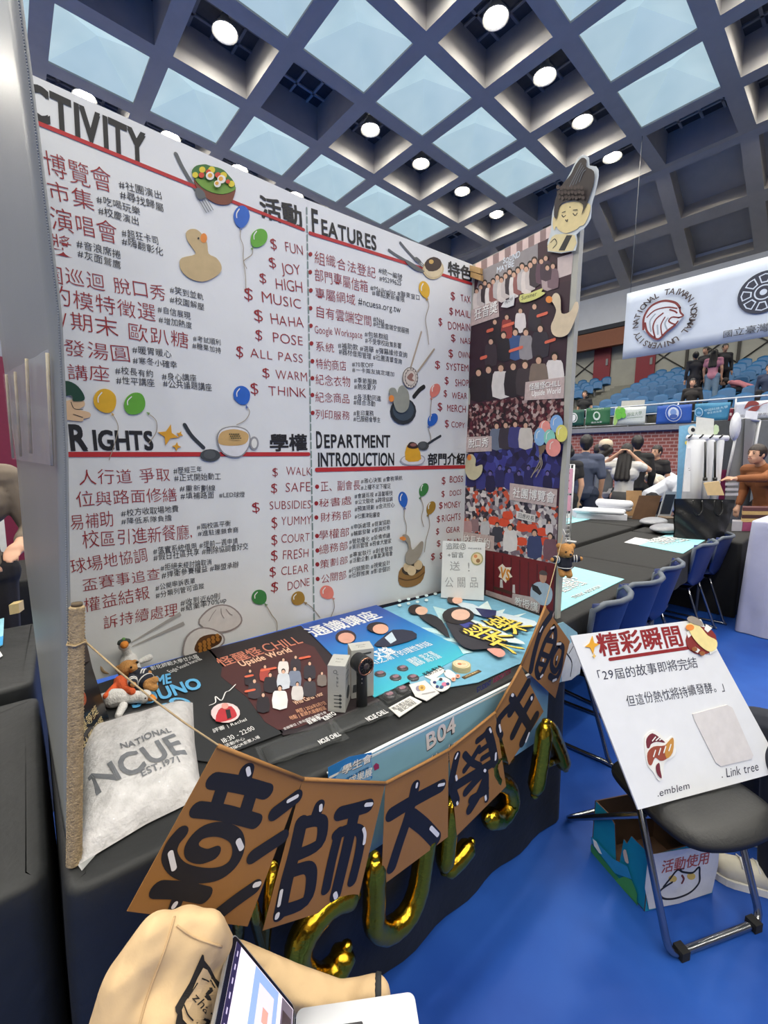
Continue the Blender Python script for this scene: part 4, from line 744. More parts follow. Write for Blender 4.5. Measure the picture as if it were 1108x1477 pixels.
# ---- posters lying on the table
def onT(name, label, cat, parts, base=.0006, group=None): return art(name, label, cat, TT, parts, base, group)
zc = Zs(3.957, 280, 880); zd = Zs(2.916, 440, 860); ze = Zs(3.463, 80, 860); zf_ = Zs(4.262, 560, 840)
M_bk = (38, 40, 42)
WH = (240, 240, 238); BUB = (96, 178, 226)
onT('event_poster', 'black award show poster with pale blue bubble lettering', 'poster', [('poster_sheet', [('p', [(128, 992), (215, 963), (302, 936), (409, 1058), (300, 1100), (150, 1080)], M_bk, 1)]),
  ('lettering', [('t', '彰化師範大學廿六屆', ze((480, 375))[0], ze((720, 310))[0], 6, WH), ('t', 'Eagle Sound Awards', ze((575, 388))[0], ze((735, 320))[0], 5, WH), ('t', '評審 | Rachel', ze((790, 690))[0], ze((960, 628))[0], 6, WH), ('t', '18:30 - 22:00', ze((835, 745))[0], ze((1000, 672))[0], 7, WH), ('t', '活動中心', ze((850, 765))[0], ze((950, 725))[0], 5, WH), ('t', '掃描QR索票入場', ze((870, 785))[0], ze((1025, 718))[0], 5, WH), ('s', ze((770, 555), (800, 540), (800, 510), (830, 530), (850, 490), (870, 480), (900, 450)), 1.1, WH)]),
  ('bubble_lettering', [('t', 'SOUNO', ze((385, 570))[0], ze((765, 455))[0], 17, BUB, .055), ('t', 'ME', ze((500, 460))[0], ze((590, 440))[0], 14, BUB, .055), ('t', 'GO', ze((590, 600))[0], ze((695, 530))[0], 17, BUB, .055)]),
  ('portrait', [('d', *ze((850, 595))[0], 21, 14, (232, 206, 206), .2), ('p', ze((800, 640), (815, 585), (840, 570), (880, 565), (905, 600), (900, 620), (850, 640)), (186, 48, 56), 2), ('p', ze((850, 585), (872, 580), (880, 622), (860, 630)), 'k', 1), ('d', *ze((848, 565))[0], 5, 4.4, (226, 160, 150))])])
onT('event_poster', 'dark concert poster headed CHILL with a group of performers', 'poster', [('poster_sheet', [('p', [(300, 938), (434, 903), (548, 1012), (510, 1040), (409, 1062)], (40, 30, 34), 1)]), ('glow', [('p', zc((160, 330), (620, 190), (760, 330), (880, 470), (780, 590), (480, 690), (300, 500)), (74, 36, 36), 3)]),
  ('lettering', [('t', '怪醒怪', zc((160, 330))[0], zc((405, 250))[0], 13, (206, 128, 104), .012), ('t', 'CHILL', zc((410, 248))[0], zc((630, 190))[0], 12, (206, 128, 104)), ('t', 'Upside World', zc((270, 330))[0], zc((575, 238))[0], 8, (232, 190, 160), .02), ('t', 'Who Cares Tour', zc((580, 550))[0], zc((748, 490))[0], 6, (232, 190, 160), .02), ('t', '時間 | 2026年5月7日', zc((590, 600))[0], zc((760, 548))[0], 6, (232, 170, 130)), ('t', '地點 | 彰師大進德校區', zc((550, 640))[0], zc((760, 578))[0], 6, (232, 170, 130)), ('t', '主辦單位 | 彰化師範大學學生會', zc((515, 700))[0], zc((760, 600))[0], 4, WH), ('t', 'KINYO', zc((750, 645))[0], zc((820, 605))[0], 6, WH, .03), ('t', '音樂季', zc((655, 670))[0], zc((735, 635))[0], 6, WH, .01)])])
pB = [o for o in C.objects if o.get('label', '').startswith('dark concert poster')][0]
mb = MB()
for x, y, h, c in ((510, 280, 90, (226, 216, 212)), (580, 265, 90, (50, 44, 52)), (405, 320, 90, (170, 70, 60)), (320, 345, 90, (44, 36, 42)), (660, 300, 100, (50, 46, 54)), (575, 330, 110, (120, 130, 150)), (510, 345, 110, (200, 206, 214)), (435, 365, 110, (40, 34, 40)), (345, 400, 110, (58, 50, 56)), (660, 390, 110, (64, 60, 66)), (590, 420, 100, (210, 204, 202)), (395, 480, 110, (38, 32, 38)), (490, 440, 130, (234, 230, 228)), (730, 360, 80, (120, 110, 104))): p = zc((x, y))[0]; mini(TT, mb, *p, h / 3.957, c, .006, w=.62)
for x, y, wd in ((610, 285, 45), (390, 355, 70), (300, 390, 30), (300, 475, 40)): TT.stroke(mb, zc((x, y), (x + wd, y - wd * .2)), 4, cm((222, 104, 74)), .0075, sm=1)
mb.build('group_photo', pB)
M_blueg = gradmat('blue_poster_print', [(0.0, (70, 190, 206)), (.5, (42, 128, 200)), (1.0, (30, 76, 168))], 'Y', -.28, .30, .3)
pC = onT('event_poster', 'blue lecture poster with two speakers and white title', 'poster', [('poster_sheet', [('p', [(436, 903), (543, 874), (677, 942), (640, 962), (540, 1008)], (36, 104, 186), 1)]),
  ('lettering', [('t', '通識講座', zd((42, 178))[0], zd((330, 92))[0], 14, WH, .016), ('t', '交鋒', zd((305, 275))[0], zd((390, 240))[0], 12, WH, .012), ('t', 'AI之潮下的理性對話', zd((290, 300))[0], zd((540, 210))[0], 8, WH), ('t', '講師 李文星', zd((445, 290))[0], zd((555, 250))[0], 6, WH), ('t', '講師 周力源', zd((468, 305))[0], zd((580, 265))[0], 6, WH)]),
  ('speakers', [('d', *zd((172, 178))[0], 15, 9.5, (60, 40, 40), .2), ('d', *zd((174, 184))[0], 12, 7.5, (214, 160, 140), .2), ('p', zd((290, 215), (330, 180), (370, 150), (450, 155), (470, 185), (380, 215), (330, 222)), (42, 46, 66), 2), ('p', zd((335, 185), (365, 160), (385, 195), (360, 210)), (196, 214, 226), 1), ('d', *zd((305, 140))[0], 15.5, 7.5, (42, 32, 34), .1), ('d', *zd((318, 148))[0], 11.5, 7, (222, 170, 146), .2)])], base=.0035)
kids(pC)[0].data.materials[0] = M_blueg
mb = MB()
for cx_, cy_, r_ in ((174, 184, 1.0), (318, 148, 1.0)):
    for dx, dy in ((-12, -2), (10, -6)): TT.stroke(mb, zd((cx_ + dx - 5, cy_ + dy), (cx_ + dx + 5, cy_ + dy - 2)), 1.1, INK, .0085, 1)
    TT.stroke(mb, zd((cx_ - 6, cy_ + 14), (cx_ + 6, cy_ + 12)), 1.0, RED, .0085, 1); TT.stroke(mb, zd((cx_ + 1, cy_ - 2), (cx_ + 3, cy_ + 7)), .8, cm((180, 120, 100)), .0085, 1)
TT.stroke(mb, zd((296, 148), (340, 138)), .8, INK, .0086, 1); mb.build('printed_faces', pC)
LB = (122, 180, 206); LBL = (188, 222, 226)
onT('event_poster', 'pale blue poster with three figures and yellow title at the table corner', 'poster', [('poster_sheet', [('p', [(528, 884), (664, 849), (700, 860), (797, 896), (832, 918), (826, 935), (745, 960), (690, 985), (600, 1000)], LB, 1)]),
  ('rays', [('p', zf_((275, 150), (470, 200), (330, 260)), LBL, 1), ('p', zf_((130, 275), (300, 290), (400, 350), (300, 320)), LBL, 1), ('p', zf_((285, 350), (420, 350), (440, 380)), LBL, 1), ('p', zf_((550, 160), (610, 120), (640, 180)), (222, 240, 238), 1), ('p', zf_((640, 190), (720, 170), (690, 215)), (222, 240, 238), 1), ('p', zf_((680, 230), (850, 195), (760, 240)), (222, 240, 238), 1), ('p', zf_((430, 400), (520, 440), (460, 450)), LBL, 1)] + [('d', *zf_((70 + 55 * (k % 5), 120 - 10 * (k % 5) + 32 * (k // 5)))[0], 2.6, 1.8, (216, 236, 236)) for k in range(9)]),
  ('figure', [('p', zf_((190, 215), (260, 210), (330, 250), (380, 360), (300, 300), (220, 250)), (40, 40, 46), 2), ('d', *zf_((170, 180))[0], 11, 7, (46, 36, 36), .3), ('d', *zf_((205, 190))[0], 9, 6, (226, 184, 160), .4)]),
  ('figure', [('p', zf_((410, 140), (520, 150), (600, 190), (670, 200), (900, 255), (890, 290), (760, 290), (650, 240), (540, 215)), (206, 222, 230), 2), ('p', zf_((535, 175), (665, 190), (660, 240), (580, 230)), (42, 48, 96), 1), ('d', *zf_((400, 122))[0], 9, 5.5, (58, 44, 40), .3), ('d', *zf_((425, 128))[0], 7.5, 5, (226, 180, 156), .3)]),
  ('figure', [('p', zf_((500, 250), (600, 280), (830, 390), (800, 400), (640, 370), (520, 300)), (214, 230, 228), 2), ('p', zf_((360, 250), (480, 250), (560, 290), (720, 400), (700, 420), (520, 440), (430, 395), (370, 300)), (50, 50, 58), 2), ('p', zf_((410, 265), (480, 255), (640, 360), (560, 345)), (62, 70, 150), 2), ('p', zf_((610, 435), (690, 435), (720, 470), (680, 490), (625, 455)), (224, 160, 146), 2), ('d', *zf_((430, 225))[0], 23, 12, (34, 28, 30), .35), ('d', *zf_((445, 222))[0], 13.5, 8, (228, 186, 164), .5)]),
  ('yellow_lettering', [('t', '榮樂', zf_((650, 425))[0], zf_((905, 300))[0], 26, 'k', .02), ('t', '榮樂', zf_((648, 420))[0], zf_((900, 295))[0], 24, (240, 214, 92), .008), ('t', '大', zf_((775, 478))[0], zf_((838, 440))[0], 26, 'k', .02), ('t', '大', zf_((775, 474))[0], zf_((836, 436))[0], 24, (240, 214, 92), .01)])], base=.0006)
pD = [o for o in C.objects if o.get('label', '').startswith('pale blue poster with three')][0]; mb = MB()
for cx_, cy_, k in ((205, 190, .8), (425, 128, .7), (445, 222, 1.2)):
    for dx, dy in ((-14, -3), (12, 5)): TT.stroke(mb, zf_((cx_ + dx * k - 6 * k, cy_ + dy * k), (cx_ + dx * k + 6 * k, cy_ + (dy + 3) * k)), 1.1, INK, .0075, 1)
    TT.stroke(mb, zf_((cx_ - 10 * k, cy_ + 15 * k), (cx_ + 2 * k, cy_ + 20 * k)), 1.2, RED, .0075, 1)
for pts in (((540, 275), (580, 290), (570, 310), (620, 320)), ((600, 300), (640, 330), (610, 335)), ((650, 320), (680, 345), (640, 350))): TT.stroke(mb, zf_(*pts), .9, INK, .0072)
mb.build('printed_features', pD)
# ---- front sign hung on the table edge
S0 = Vector((.535, .800, TZ)); S1 = Vector((1.47, .726, TZ)); us = (S1 - S0).normalized(); SP = Plane(S0, us, us.cross(UPZ), UPZ)
sg = thing('booth_sign', 'pale blue booth number sign B04 hanging on the table front', 'sign', S0)
zg = Zs(4.617, 460, 1020)
mb = MB(); zb_ = SP.px(530, 1232).z; mb.obox(S0 - UPZ * (TZ - zb_) + UPZ * .0, us * .955, UPZ * (TZ - zb_ + .004), -SP.n * .004, mat((132, 180, 204), .3, var=.03)); mb.build('sign_panel', sg)
mb = MB(); mb.obox(S0 + UPZ * .003, us * .955, -SP.n * .010, UPZ * .003, mat((226, 232, 232), .25, var=0)); mb.obox(S0 + UPZ * .0 + SP.n * .001, us * .955, -UPZ * .006, -SP.n * .001, mat((226, 232, 232), .25, var=0)); tag(mb.build('acrylic_rim', sg), 'pale clear rim')
mb = MB()
for dx, c in ((.8, cm((40, 44, 60))), (0, cm((222, 216, 220)))):
    SP.write(mb, 'B04', (614 + dx, 1083 + dx), (660 + dx, 1052 + dx), 23, c, d=.0006 + (.0008 if dx == 0 else 0), off=.05 if dx else .02); SP.write(mb, '彰化師範大學', (585 + dx, 1140 + dx), (735 + dx, 1040 + dx), 22, c, d=.0006 + (.0008 if dx == 0 else 0), off=.02 if dx else .0)
SP.write(mb, 'STUDENT', zd((722, 405))[0], zd((787, 368))[0], 7, cm((40, 50, 110)), d=.001, off=.05); SP.write(mb, 'ASSOCIATION', zd((790, 366))[0], zd((872, 318))[0], 7, cm((150, 56, 90)), d=.001, off=.05)
mb.build('lettering', sg)
mb = MB(); SP.poly(mb, zg((60, 400), (200, 330), (350, 300), (355, 470), (300, 520), (60, 500)), cm((44, 124, 196)), .0004, .0008, 1); SP.poly(mb, zg((110, 470), (150, 400), (330, 320), (352, 330), (345, 480), (130, 500)), cm((120, 170, 214)), .0008, .001, 1)
for dx, c in ((.8, cm((40, 50, 70))), (0, cm((238, 238, 238)))): SP.write(mb, '學生會', (zg((150, 450))[0][0] + dx, zg((150, 450))[0][1] + dx), (zg((350, 355))[0][0] + dx, zg((350, 355))[0][1] + dx), 12, c, d=.0014 if dx else .002, off=.016)
SP.poly(mb, zg((178, 470), (330, 395), (330, 412), (178, 485)), cm((60, 140, 206)), .0018, .002, 1); SP.write(mb, '2026大專校院', zg((182, 480))[0], zg((328, 408))[0], 4, INK, d=.0024); SP.write(mb, '成果展', zg((190, 520))[0], zg((352, 450))[0], 12, cm((238, 238, 238)), d=.002, off=.016)
SP.poly(mb, zg((362, 390), (380, 370), (398, 380), (400, 405), (370, 420)), cm((150, 50, 100)), .001, .0014, 1); mb.build('event_logo', sg)
# hanging end of the pale poster over the table corner
HP = Plane((1.655, .73, TZ), (1, -.2, 0), (-.2, -1, 0), (0, 0, 1)); zh = Zs(6.925, 700, 860)
mb = MB(); hp = Plane((1.66, .735, .7), (1, 0, 0), (0, -1, 0), (0, 0, 1))
mb.prism([hp.px(*p) for p in [(790, 905), (812, 897), (832, 912), (837, 935), (836, 972), (805, 985), (790, 960)]], hp.n, 0, .002, cm((150, 196, 214))); 
hp.poly(mb, [(812, 945), (825, 925), (834, 945), (836, 970), (810, 983)], cm((226, 230, 232)), .002, .0026, 2); hp.stroke(mb, [(815, 940), (824, 955), (822, 975)], 1.2, INK, .003); hp.stroke(mb, [(826, 932), (820, 942)], 1, INK, .003)
tag(mb.build('poster_flap'), 'drooping pale blue poster end past the table corner beside the white folding sign', 'poster')
# ------------------------------------------------------------------ helpers for soft bodies
def capsule(mb, a, b, ra, rb, m, seg=10, n=4):
    a, b = Vector(a), Vector(b); t = b - a; L = t.length
    if L < 1e-6: mb.ell(a, (ra, ra, ra), m, seg=seg, rings=8); return
    t.normalize(); prof = [(ra * math.sin(k * PI / 2 / n), -ra * math.cos(k * PI / 2 / n)) for k in range(n + 1)] + [(rb * math.cos(k * PI / 2 / n), L + rb * math.sin(k * PI / 2 / n)) for k in range(n + 1)]
    prof[0] = (ra * .02, -ra); prof[-1] = (rb * .02, L + rb); mb.lathe(prof, m, a, t, seg)
def fuse(mb, voxel, m, smooth=3):               # one continuous skin round overlapping volumes
    me = bpy.data.meshes.new('t'); me.from_pydata([tuple(v) for v in mb.v], [], mb.f); o = bpy.data.objects.new('t', me); C.objects.link(o)
    r = o.modifiers.new('r', 'REMESH'); r.mode = 'VOXEL'; r.voxel_size = voxel; r.adaptivity = 0
    if smooth: s = o.modifiers.new('s', 'SMOOTH'); s.factor = .5; s.iterations = smooth
    bpy.context.view_layer.update(); e = bpy.data.meshes.new_from_object(o.evaluated_get(bpy.context.evaluated_depsgraph_get()))
    out = MB(); out.add([v.co.copy() for v in e.vertices], [tuple(p.vertices) for p in e.polygons], m, True)
    bpy.data.objects.remove(o); bpy.data.meshes.remove(me); bpy.data.meshes.remove(e); return out

# ------------------------------------------------------------------ twine-wrapped post and bunting
M_twine = mat((176, 154, 118), .9, var=.25, scale=120, bump=.5, bscale=300)
def twine_post(a, b, r, label):
    a, b = Vector(a), Vector(b); L = (b - a).length; n = int(L / .0062); prof = []
    for k in range(n): prof += [(r * .86, L * k / n), (r * 1.0, L * (k + .5) / n)]
    prof.append((r * .8, L)); mb = MB(); mb.lathe(prof, M_twine, a, b - a, 14); return mb
pb = Vector((.041, .930, TZ)); pt = onY(111, 874, .930)
post = thing('twine_post', 'post wrapped in rough twine at the front edge of the grey panel', 'post', pb)
twine_post(pb, pt, .0132, '').build('twine_wrap', post); mb = MB(); mb.lathe([(.009, 0), (.009, .006)], mat((92, 78, 58), .8), pt, pt - pb, 14); mb.build('hollow_end', post)
M_string = mat((170, 148, 112), .9, var=.2, scale=100)
M_kraft = mat((152, 106, 52), .62, var=.05, scale=6, bump=.15, bscale=18)
AP = [onY(314, 1075, .735), onY(437, 1123, .74), onY(556, 1129, .725), onY(647, 1081, .715), onY(714, 1027, .705), onY(751, 960, .70), onY(786, 874, .70)]
tie0 = pb.lerp(pt, .86) + Vector((.0132, 0, 0)); tieR = onY(812, 772, .935)
mb = MB(); mb.tube([tie0] + [tie0.lerp(AP[0], k / 4) - Vector((0, 0, .01 * math.sin(PI * k / 4))) for k in range(1, 4)] + [p + Vector((0, 0, .001)) for p in AP] + [onY(800, 822, .80), tieR], .0017, M_string, 6)
mb.tube([pb.lerp(pt, .86) + Vector((math.cos(k * .5) * .0145, math.sin(k * .5) * .0145, .0015 * (k % 3))) for k in range(26)], .0016, M_string, 5)
tag(mb.build('bunting_string'), 'thin twine string from the wrapped post across the table front', 'string')
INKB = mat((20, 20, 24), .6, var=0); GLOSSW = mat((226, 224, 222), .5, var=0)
def flag(i, bl, br_, strokes, lights, s, ox, oy, word):
    a, b_ = AP[i], AP[i + 1]; Z = Zs(s, ox, oy); u = (b_ - a).normalized(); n = u.cross(UPZ).normalized()
    if n.dot(EYE - a) < 0: n = -n
    P = Plane(a, u, n); 
    BLp, BRp = P.px(*bl), P.px(*br_)
    c = (a + b_) / 2; c.z = min(BLp.z, BRp.z)
    t = thing('bunting_flag', word, 'bunting flag', c, group=None)
    mb = MB(); P.poly(mb, [P.uv(*bl), P.uv(*br_), (u.dot(b_ - a), P.v.dot(b_ - a)), (0, 0)], M_kraft, 0, .0012, 1, uvmode=True) if False else mb.prism([BLp, BRp, b_, a], n, -.0006, .0006, M_kraft)
    mb.tube([a + n * .0016, a.lerp(b_, .5) + n * .0024, b_ + n * .0016], .0042, M_kraft, 8, flat=1.0); mb.build('card', t)
    mb = MB()
    for k, (pts, wd) in enumerate(strokes): P.stroke(mb, Z(*pts), wd / s * (1.0 if i < 2 else 1.28), INKB, .0010 + .00012 * k)
    mb.build('lettering', t)
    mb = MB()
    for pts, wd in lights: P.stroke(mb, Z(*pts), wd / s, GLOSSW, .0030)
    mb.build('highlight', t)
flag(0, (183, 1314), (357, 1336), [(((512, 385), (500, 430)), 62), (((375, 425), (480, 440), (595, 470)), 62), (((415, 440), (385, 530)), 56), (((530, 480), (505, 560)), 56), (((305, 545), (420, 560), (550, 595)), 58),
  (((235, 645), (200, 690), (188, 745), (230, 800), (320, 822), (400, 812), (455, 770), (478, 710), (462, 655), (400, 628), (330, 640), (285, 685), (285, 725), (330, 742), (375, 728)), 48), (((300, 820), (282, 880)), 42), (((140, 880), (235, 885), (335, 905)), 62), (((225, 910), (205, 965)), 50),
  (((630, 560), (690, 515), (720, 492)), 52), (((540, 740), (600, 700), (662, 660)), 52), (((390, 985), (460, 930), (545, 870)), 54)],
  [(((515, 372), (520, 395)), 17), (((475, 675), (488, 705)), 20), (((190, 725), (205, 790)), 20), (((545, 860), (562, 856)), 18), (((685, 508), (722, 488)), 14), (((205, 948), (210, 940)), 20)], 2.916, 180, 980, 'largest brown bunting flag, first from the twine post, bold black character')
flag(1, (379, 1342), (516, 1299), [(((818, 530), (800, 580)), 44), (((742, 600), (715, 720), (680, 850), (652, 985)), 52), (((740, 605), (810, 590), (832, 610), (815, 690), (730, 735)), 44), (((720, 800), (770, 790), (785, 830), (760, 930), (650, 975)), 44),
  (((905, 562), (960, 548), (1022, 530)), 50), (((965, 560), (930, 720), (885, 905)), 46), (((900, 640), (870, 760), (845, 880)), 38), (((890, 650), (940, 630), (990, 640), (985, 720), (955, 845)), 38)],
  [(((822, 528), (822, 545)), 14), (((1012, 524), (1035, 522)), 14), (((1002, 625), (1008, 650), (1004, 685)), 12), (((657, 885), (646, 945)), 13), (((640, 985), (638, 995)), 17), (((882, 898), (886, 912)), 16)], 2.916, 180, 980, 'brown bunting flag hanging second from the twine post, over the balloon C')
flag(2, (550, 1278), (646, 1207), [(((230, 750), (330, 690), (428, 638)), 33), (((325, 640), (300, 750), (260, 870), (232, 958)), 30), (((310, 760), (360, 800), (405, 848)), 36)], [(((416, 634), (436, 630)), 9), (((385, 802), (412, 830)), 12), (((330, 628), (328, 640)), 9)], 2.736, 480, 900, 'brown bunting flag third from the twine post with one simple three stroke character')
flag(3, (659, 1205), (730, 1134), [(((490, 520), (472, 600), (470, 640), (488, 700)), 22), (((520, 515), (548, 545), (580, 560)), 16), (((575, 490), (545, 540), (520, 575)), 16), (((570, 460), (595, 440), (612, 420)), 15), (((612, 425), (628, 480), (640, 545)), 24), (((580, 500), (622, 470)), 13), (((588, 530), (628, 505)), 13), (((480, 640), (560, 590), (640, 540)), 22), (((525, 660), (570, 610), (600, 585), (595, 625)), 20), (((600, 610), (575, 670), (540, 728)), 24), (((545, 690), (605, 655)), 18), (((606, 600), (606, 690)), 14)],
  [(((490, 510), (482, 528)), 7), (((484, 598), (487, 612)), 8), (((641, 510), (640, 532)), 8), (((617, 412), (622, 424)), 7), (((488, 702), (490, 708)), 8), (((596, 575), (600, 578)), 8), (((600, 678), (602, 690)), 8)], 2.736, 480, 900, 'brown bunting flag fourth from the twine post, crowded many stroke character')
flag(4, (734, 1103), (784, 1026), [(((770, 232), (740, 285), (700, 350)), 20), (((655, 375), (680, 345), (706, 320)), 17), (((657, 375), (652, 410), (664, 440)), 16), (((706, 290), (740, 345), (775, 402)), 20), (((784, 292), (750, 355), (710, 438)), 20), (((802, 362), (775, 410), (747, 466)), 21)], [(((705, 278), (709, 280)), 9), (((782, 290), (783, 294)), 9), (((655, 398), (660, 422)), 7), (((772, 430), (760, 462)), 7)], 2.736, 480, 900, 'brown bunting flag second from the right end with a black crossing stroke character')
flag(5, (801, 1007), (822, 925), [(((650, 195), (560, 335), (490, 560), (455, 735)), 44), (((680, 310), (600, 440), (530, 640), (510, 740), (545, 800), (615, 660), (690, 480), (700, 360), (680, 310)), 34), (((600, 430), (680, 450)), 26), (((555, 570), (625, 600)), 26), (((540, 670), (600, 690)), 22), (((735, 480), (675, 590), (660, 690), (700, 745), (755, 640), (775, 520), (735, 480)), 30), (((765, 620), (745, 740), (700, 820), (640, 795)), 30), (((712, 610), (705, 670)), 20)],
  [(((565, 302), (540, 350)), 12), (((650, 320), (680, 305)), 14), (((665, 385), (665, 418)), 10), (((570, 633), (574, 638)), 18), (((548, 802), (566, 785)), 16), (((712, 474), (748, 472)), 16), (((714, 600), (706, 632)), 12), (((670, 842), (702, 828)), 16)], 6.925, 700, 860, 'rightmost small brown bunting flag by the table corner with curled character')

# ------------------------------------------------------------------ gold foil letters under the bunting
M_gold = mat((196, 158, 44), .16, metal=1.0, var=.05, scale=20, bump=.35, bscale=34)
def foil(strokes, Y, label, r):
    t = None; mb = MB()
    for pts in strokes:
        p3 = smooth_open([tuple(onY(x, y, Y)) for x, y in pts], 6); n = len(p3)
        rr = [r * (1 - .55 * max(0, 1 - min(i, n - 1 - i) / 2.0)) * (1 + .015 * math.sin(i * 2.3)) for i in range(n)]
        mb.tube(p3, rr, M_gold, 14, flat=1.0)
        for e in (p3[0], p3[-1]): mb.ell(e, r * .5, M_gold, seg=8, rings=6)
    lo = min(v.z for v in mb.v)
    return tag(mb.build('foil_letter_balloon'), label, 'letter balloon')
foil([[(342, 1372), (350, 1250)], [(350, 1250), (380, 1368)], [(381, 1368), (393, 1250)]], .76, 'gold foil letter N almost hidden behind the beige jacket', .028)
foil([[(512, 1290), (478, 1300), (446, 1335), (430, 1375), (440, 1405), (462, 1414), (486, 1396), (500, 1366)]], .755, 'gold foil letter C hanging right of the beige jacket', .033)
foil([[(541, 1236), (540, 1300), (541, 1334), (560, 1343), (586, 1322), (603, 1285), (612, 1230), (616, 1200)]], .745, 'gold foil letter U under the third bunting flag', .031)
foil([[(655, 1150), (646, 1200), (641, 1256)], [(641, 1256), (660, 1240), (680, 1215)], [(650, 1190), (682, 1165)], [(655, 1150), (690, 1125)]], .742, 'gold foil letter E under the fourth bunting flag', .030)
foil([[(735, 1090), (716, 1085), (704, 1100), (712, 1122), (732, 1134), (736, 1158), (720, 1180), (702, 1178)]], .735, 'gold foil letter S between the fourth and fifth bunting flags', .034)
foil([[(787, 1042), (780, 1095), (771, 1146)], [(789, 1042), (804, 1075), (815, 1108)], [(783, 1104), (803, 1096)]], .675, 'gold foil letter A at the right end of the table front', .030)

# ------------------------------------------------------------------ things on the table
# sweatshirt in a clear bag
bagc = [TT.uv(*p) for p in ((119, 1240), (288, 1148), (276, 1018), (113, 1066))]
bq = [Vector((u, v, 0)) for u, v in bagc]; HB = .062
def bagpt(u, v, k=1.0):
    p = bq[0].lerp(bq[1], u).lerp(bq[3].lerp(bq[2], u), v); s, t = abs(2 * u - 1), abs(2 * v - 1)
    e = (1 - s ** 5) * (1 - t ** 5); p = p + (Vector((.5 * (bq[0] + bq[2]).x, .5 * (bq[0] + bq[2]).y, 0)) - p) * .05 * (s * t) * -1
    return Vector((p.x, p.y, TZ + .003 + k * HB * max(0, e) ** .6 + k * .0035 * e * (math.sin(u * 21 + v * 9) * math.sin(v * 13 - u * 4))))
M_knit = mat((206, 204, 204), .55, var=.14, scale=40, bump=.6, bscale=70, spec=.6)
bag = thing('bagged_sweatshirt', 'pale grey printed sweatshirt folded in a clear bag beside the twine post', 'sweatshirt', (bq[0] + bq[2]) / 2 + Vector((0, 0, TZ)))
mb = MB(); mb.grid(lambda u, v: bagpt(u, v), 30, 30, M_knit); mb.grid(lambda u, v: bagpt(1 - u, v, .02), 8, 8, M_knit); mb.build('sweatshirt', bag)
mb = MB(); nmb = MB(); INKG = mat((92, 96, 104), .6, var=.2, scale=60)
BP = Plane((0, 0, TZ + HB), (1, 0, 0), (0, 0, 1))
zk_ = Zs(3.693, 0, 900)
BP.write(nmb, 'NATIONAL', zk_((645, 680))[0], zk_((925, 575))[0], 9, INKG, off=.015); BP.write(nmb, 'NCUE', zk_((500, 900))[0], zk_((1015, 660))[0], 31, INKG, off=.02); BP.write(nmb, 'EST.1971', zk_((755, 815))[0], zk_((970, 720))[0], 8, INKG, off=.015)
def bagz(p):
    best = None
    a, b_, c_, d_ = bq; u = v = .5
    for _ in range(12):
        q = a.lerp(b_, u).lerp(d_.lerp(c_, u), v); e = Vector((p.x, p.y, 0)) - q; du = (b_ - a).lerp(c_ - d_, v); dv = (d_ - a).lerp(c_ - b_, u); det = du.x * dv.y - du.y * dv.x
        u += (e.x * dv.y - e.y * dv.x) / det; v += (du.x * e.y - du.y * e.x) / det
    return bagpt(min(.999, max(.001, u)), min(.999, max(.001, v))).z
for v in nmb.v: v.z = bagz(v) + .0022
nmb.build('printed_lettering', bag)
mb = MB(); mb.grid(lambda u, v: bagpt(-.03 + 1.06 * u, -.10 + 1.14 * v) * 1.0 + Vector((0, 0, .0045 + .0015 * math.sin(u * 33) * math.sin(v * 27))) if False else bagpt(u, v) + Vector((0, 0, .005 + .0012 * math.sin(u * 33 + v * 8) * math.sin(v * 27))), 36, 36, mat((240, 242, 242), .06, var=0, alpha=.10)); 
tip = TT.px(118, 1256); mb.add([bagpt(.0, .12), bagpt(.12, .0), tip, bagpt(0, 0)], [(0, 3, 2), (3, 1, 2)], mat((240, 242, 242), .06, var=0, alpha=.35)); tag(mb.build('clear_bag', bag), 'clear plastic film')

# plush toys
M_plw = mat((226, 224, 220), .95, var=.06, scale=60, bump=.5, bscale=160); M_plo = mat((226, 140, 54), .9, var=.08, scale=60, bump=.4, bscale=160); M_plr = mat((214, 92, 46), .9, var=.08, scale=60, bump=.4, bscale=160); M_plb = mat((188, 136, 78), .95, var=.1, scale=60, bump=.5, bscale=160); M_nv = mat((30, 34, 48), .85); M_eye = mat((24, 20, 20), .2, var=0)
zp = Zs(6.156, 80, 900)
def tz(x, y, h): return onz(*zp((x, y))[0], TZ + h)
# goose lying with scarf
g = thing('plush_goose', 'white plush goose lying on its side in an orange scarf', 'plush toy', tz(560, 720, 0))
mb = MB(); capsule(mb, tz(520, 660, .028), tz(600, 650, .03), .03, .026, M_plw); capsule(mb, tz(600, 650, .03), tz(800, 645, .026), .022, .017, M_plw); mb.ell(tz(790, 645, .026), .021, M_plw); capsule(mb, tz(470, 650, .028), tz(395, 640, .026), .018, .007, M_plw); fuse(mb, .003, M_plw).build('body', g)
mb = MB(); capsule(mb, tz(600, 730, .018), tz(560, 810, .010), .013, .010, M_plw); mb.build('wing', g); mb = MB(); mb.lathe([(.011, 0), (.010, .006), (.003, .020), (.001, .021)], M_plo, tz(845, 655, .026), tz(905, 670, .024) - tz(845, 655, .026), 10); mb.build('beak', g)
mb = MB(); capsule(mb, tz(410, 720, .015), tz(350, 745, .010), .009, .012, M_plo); mb.build('foot', g); mb = MB(); mb.ell(tz(798, 660, .046), .0026, M_eye, seg=8, rings=6); mb.build('eye', g)
mb = MB(); capsule(mb, tz(575, 510, .05), tz(450, 640, .045), .012, .010, M_plr); capsule(mb, tz(575, 510, .05), tz(610, 560, .05), .020, .016, M_plr); capsule(mb, tz(600, 565, .052), tz(680, 600, .05), .010, .011, M_plr); fuse(mb, .003, M_plr).build('scarf', g)
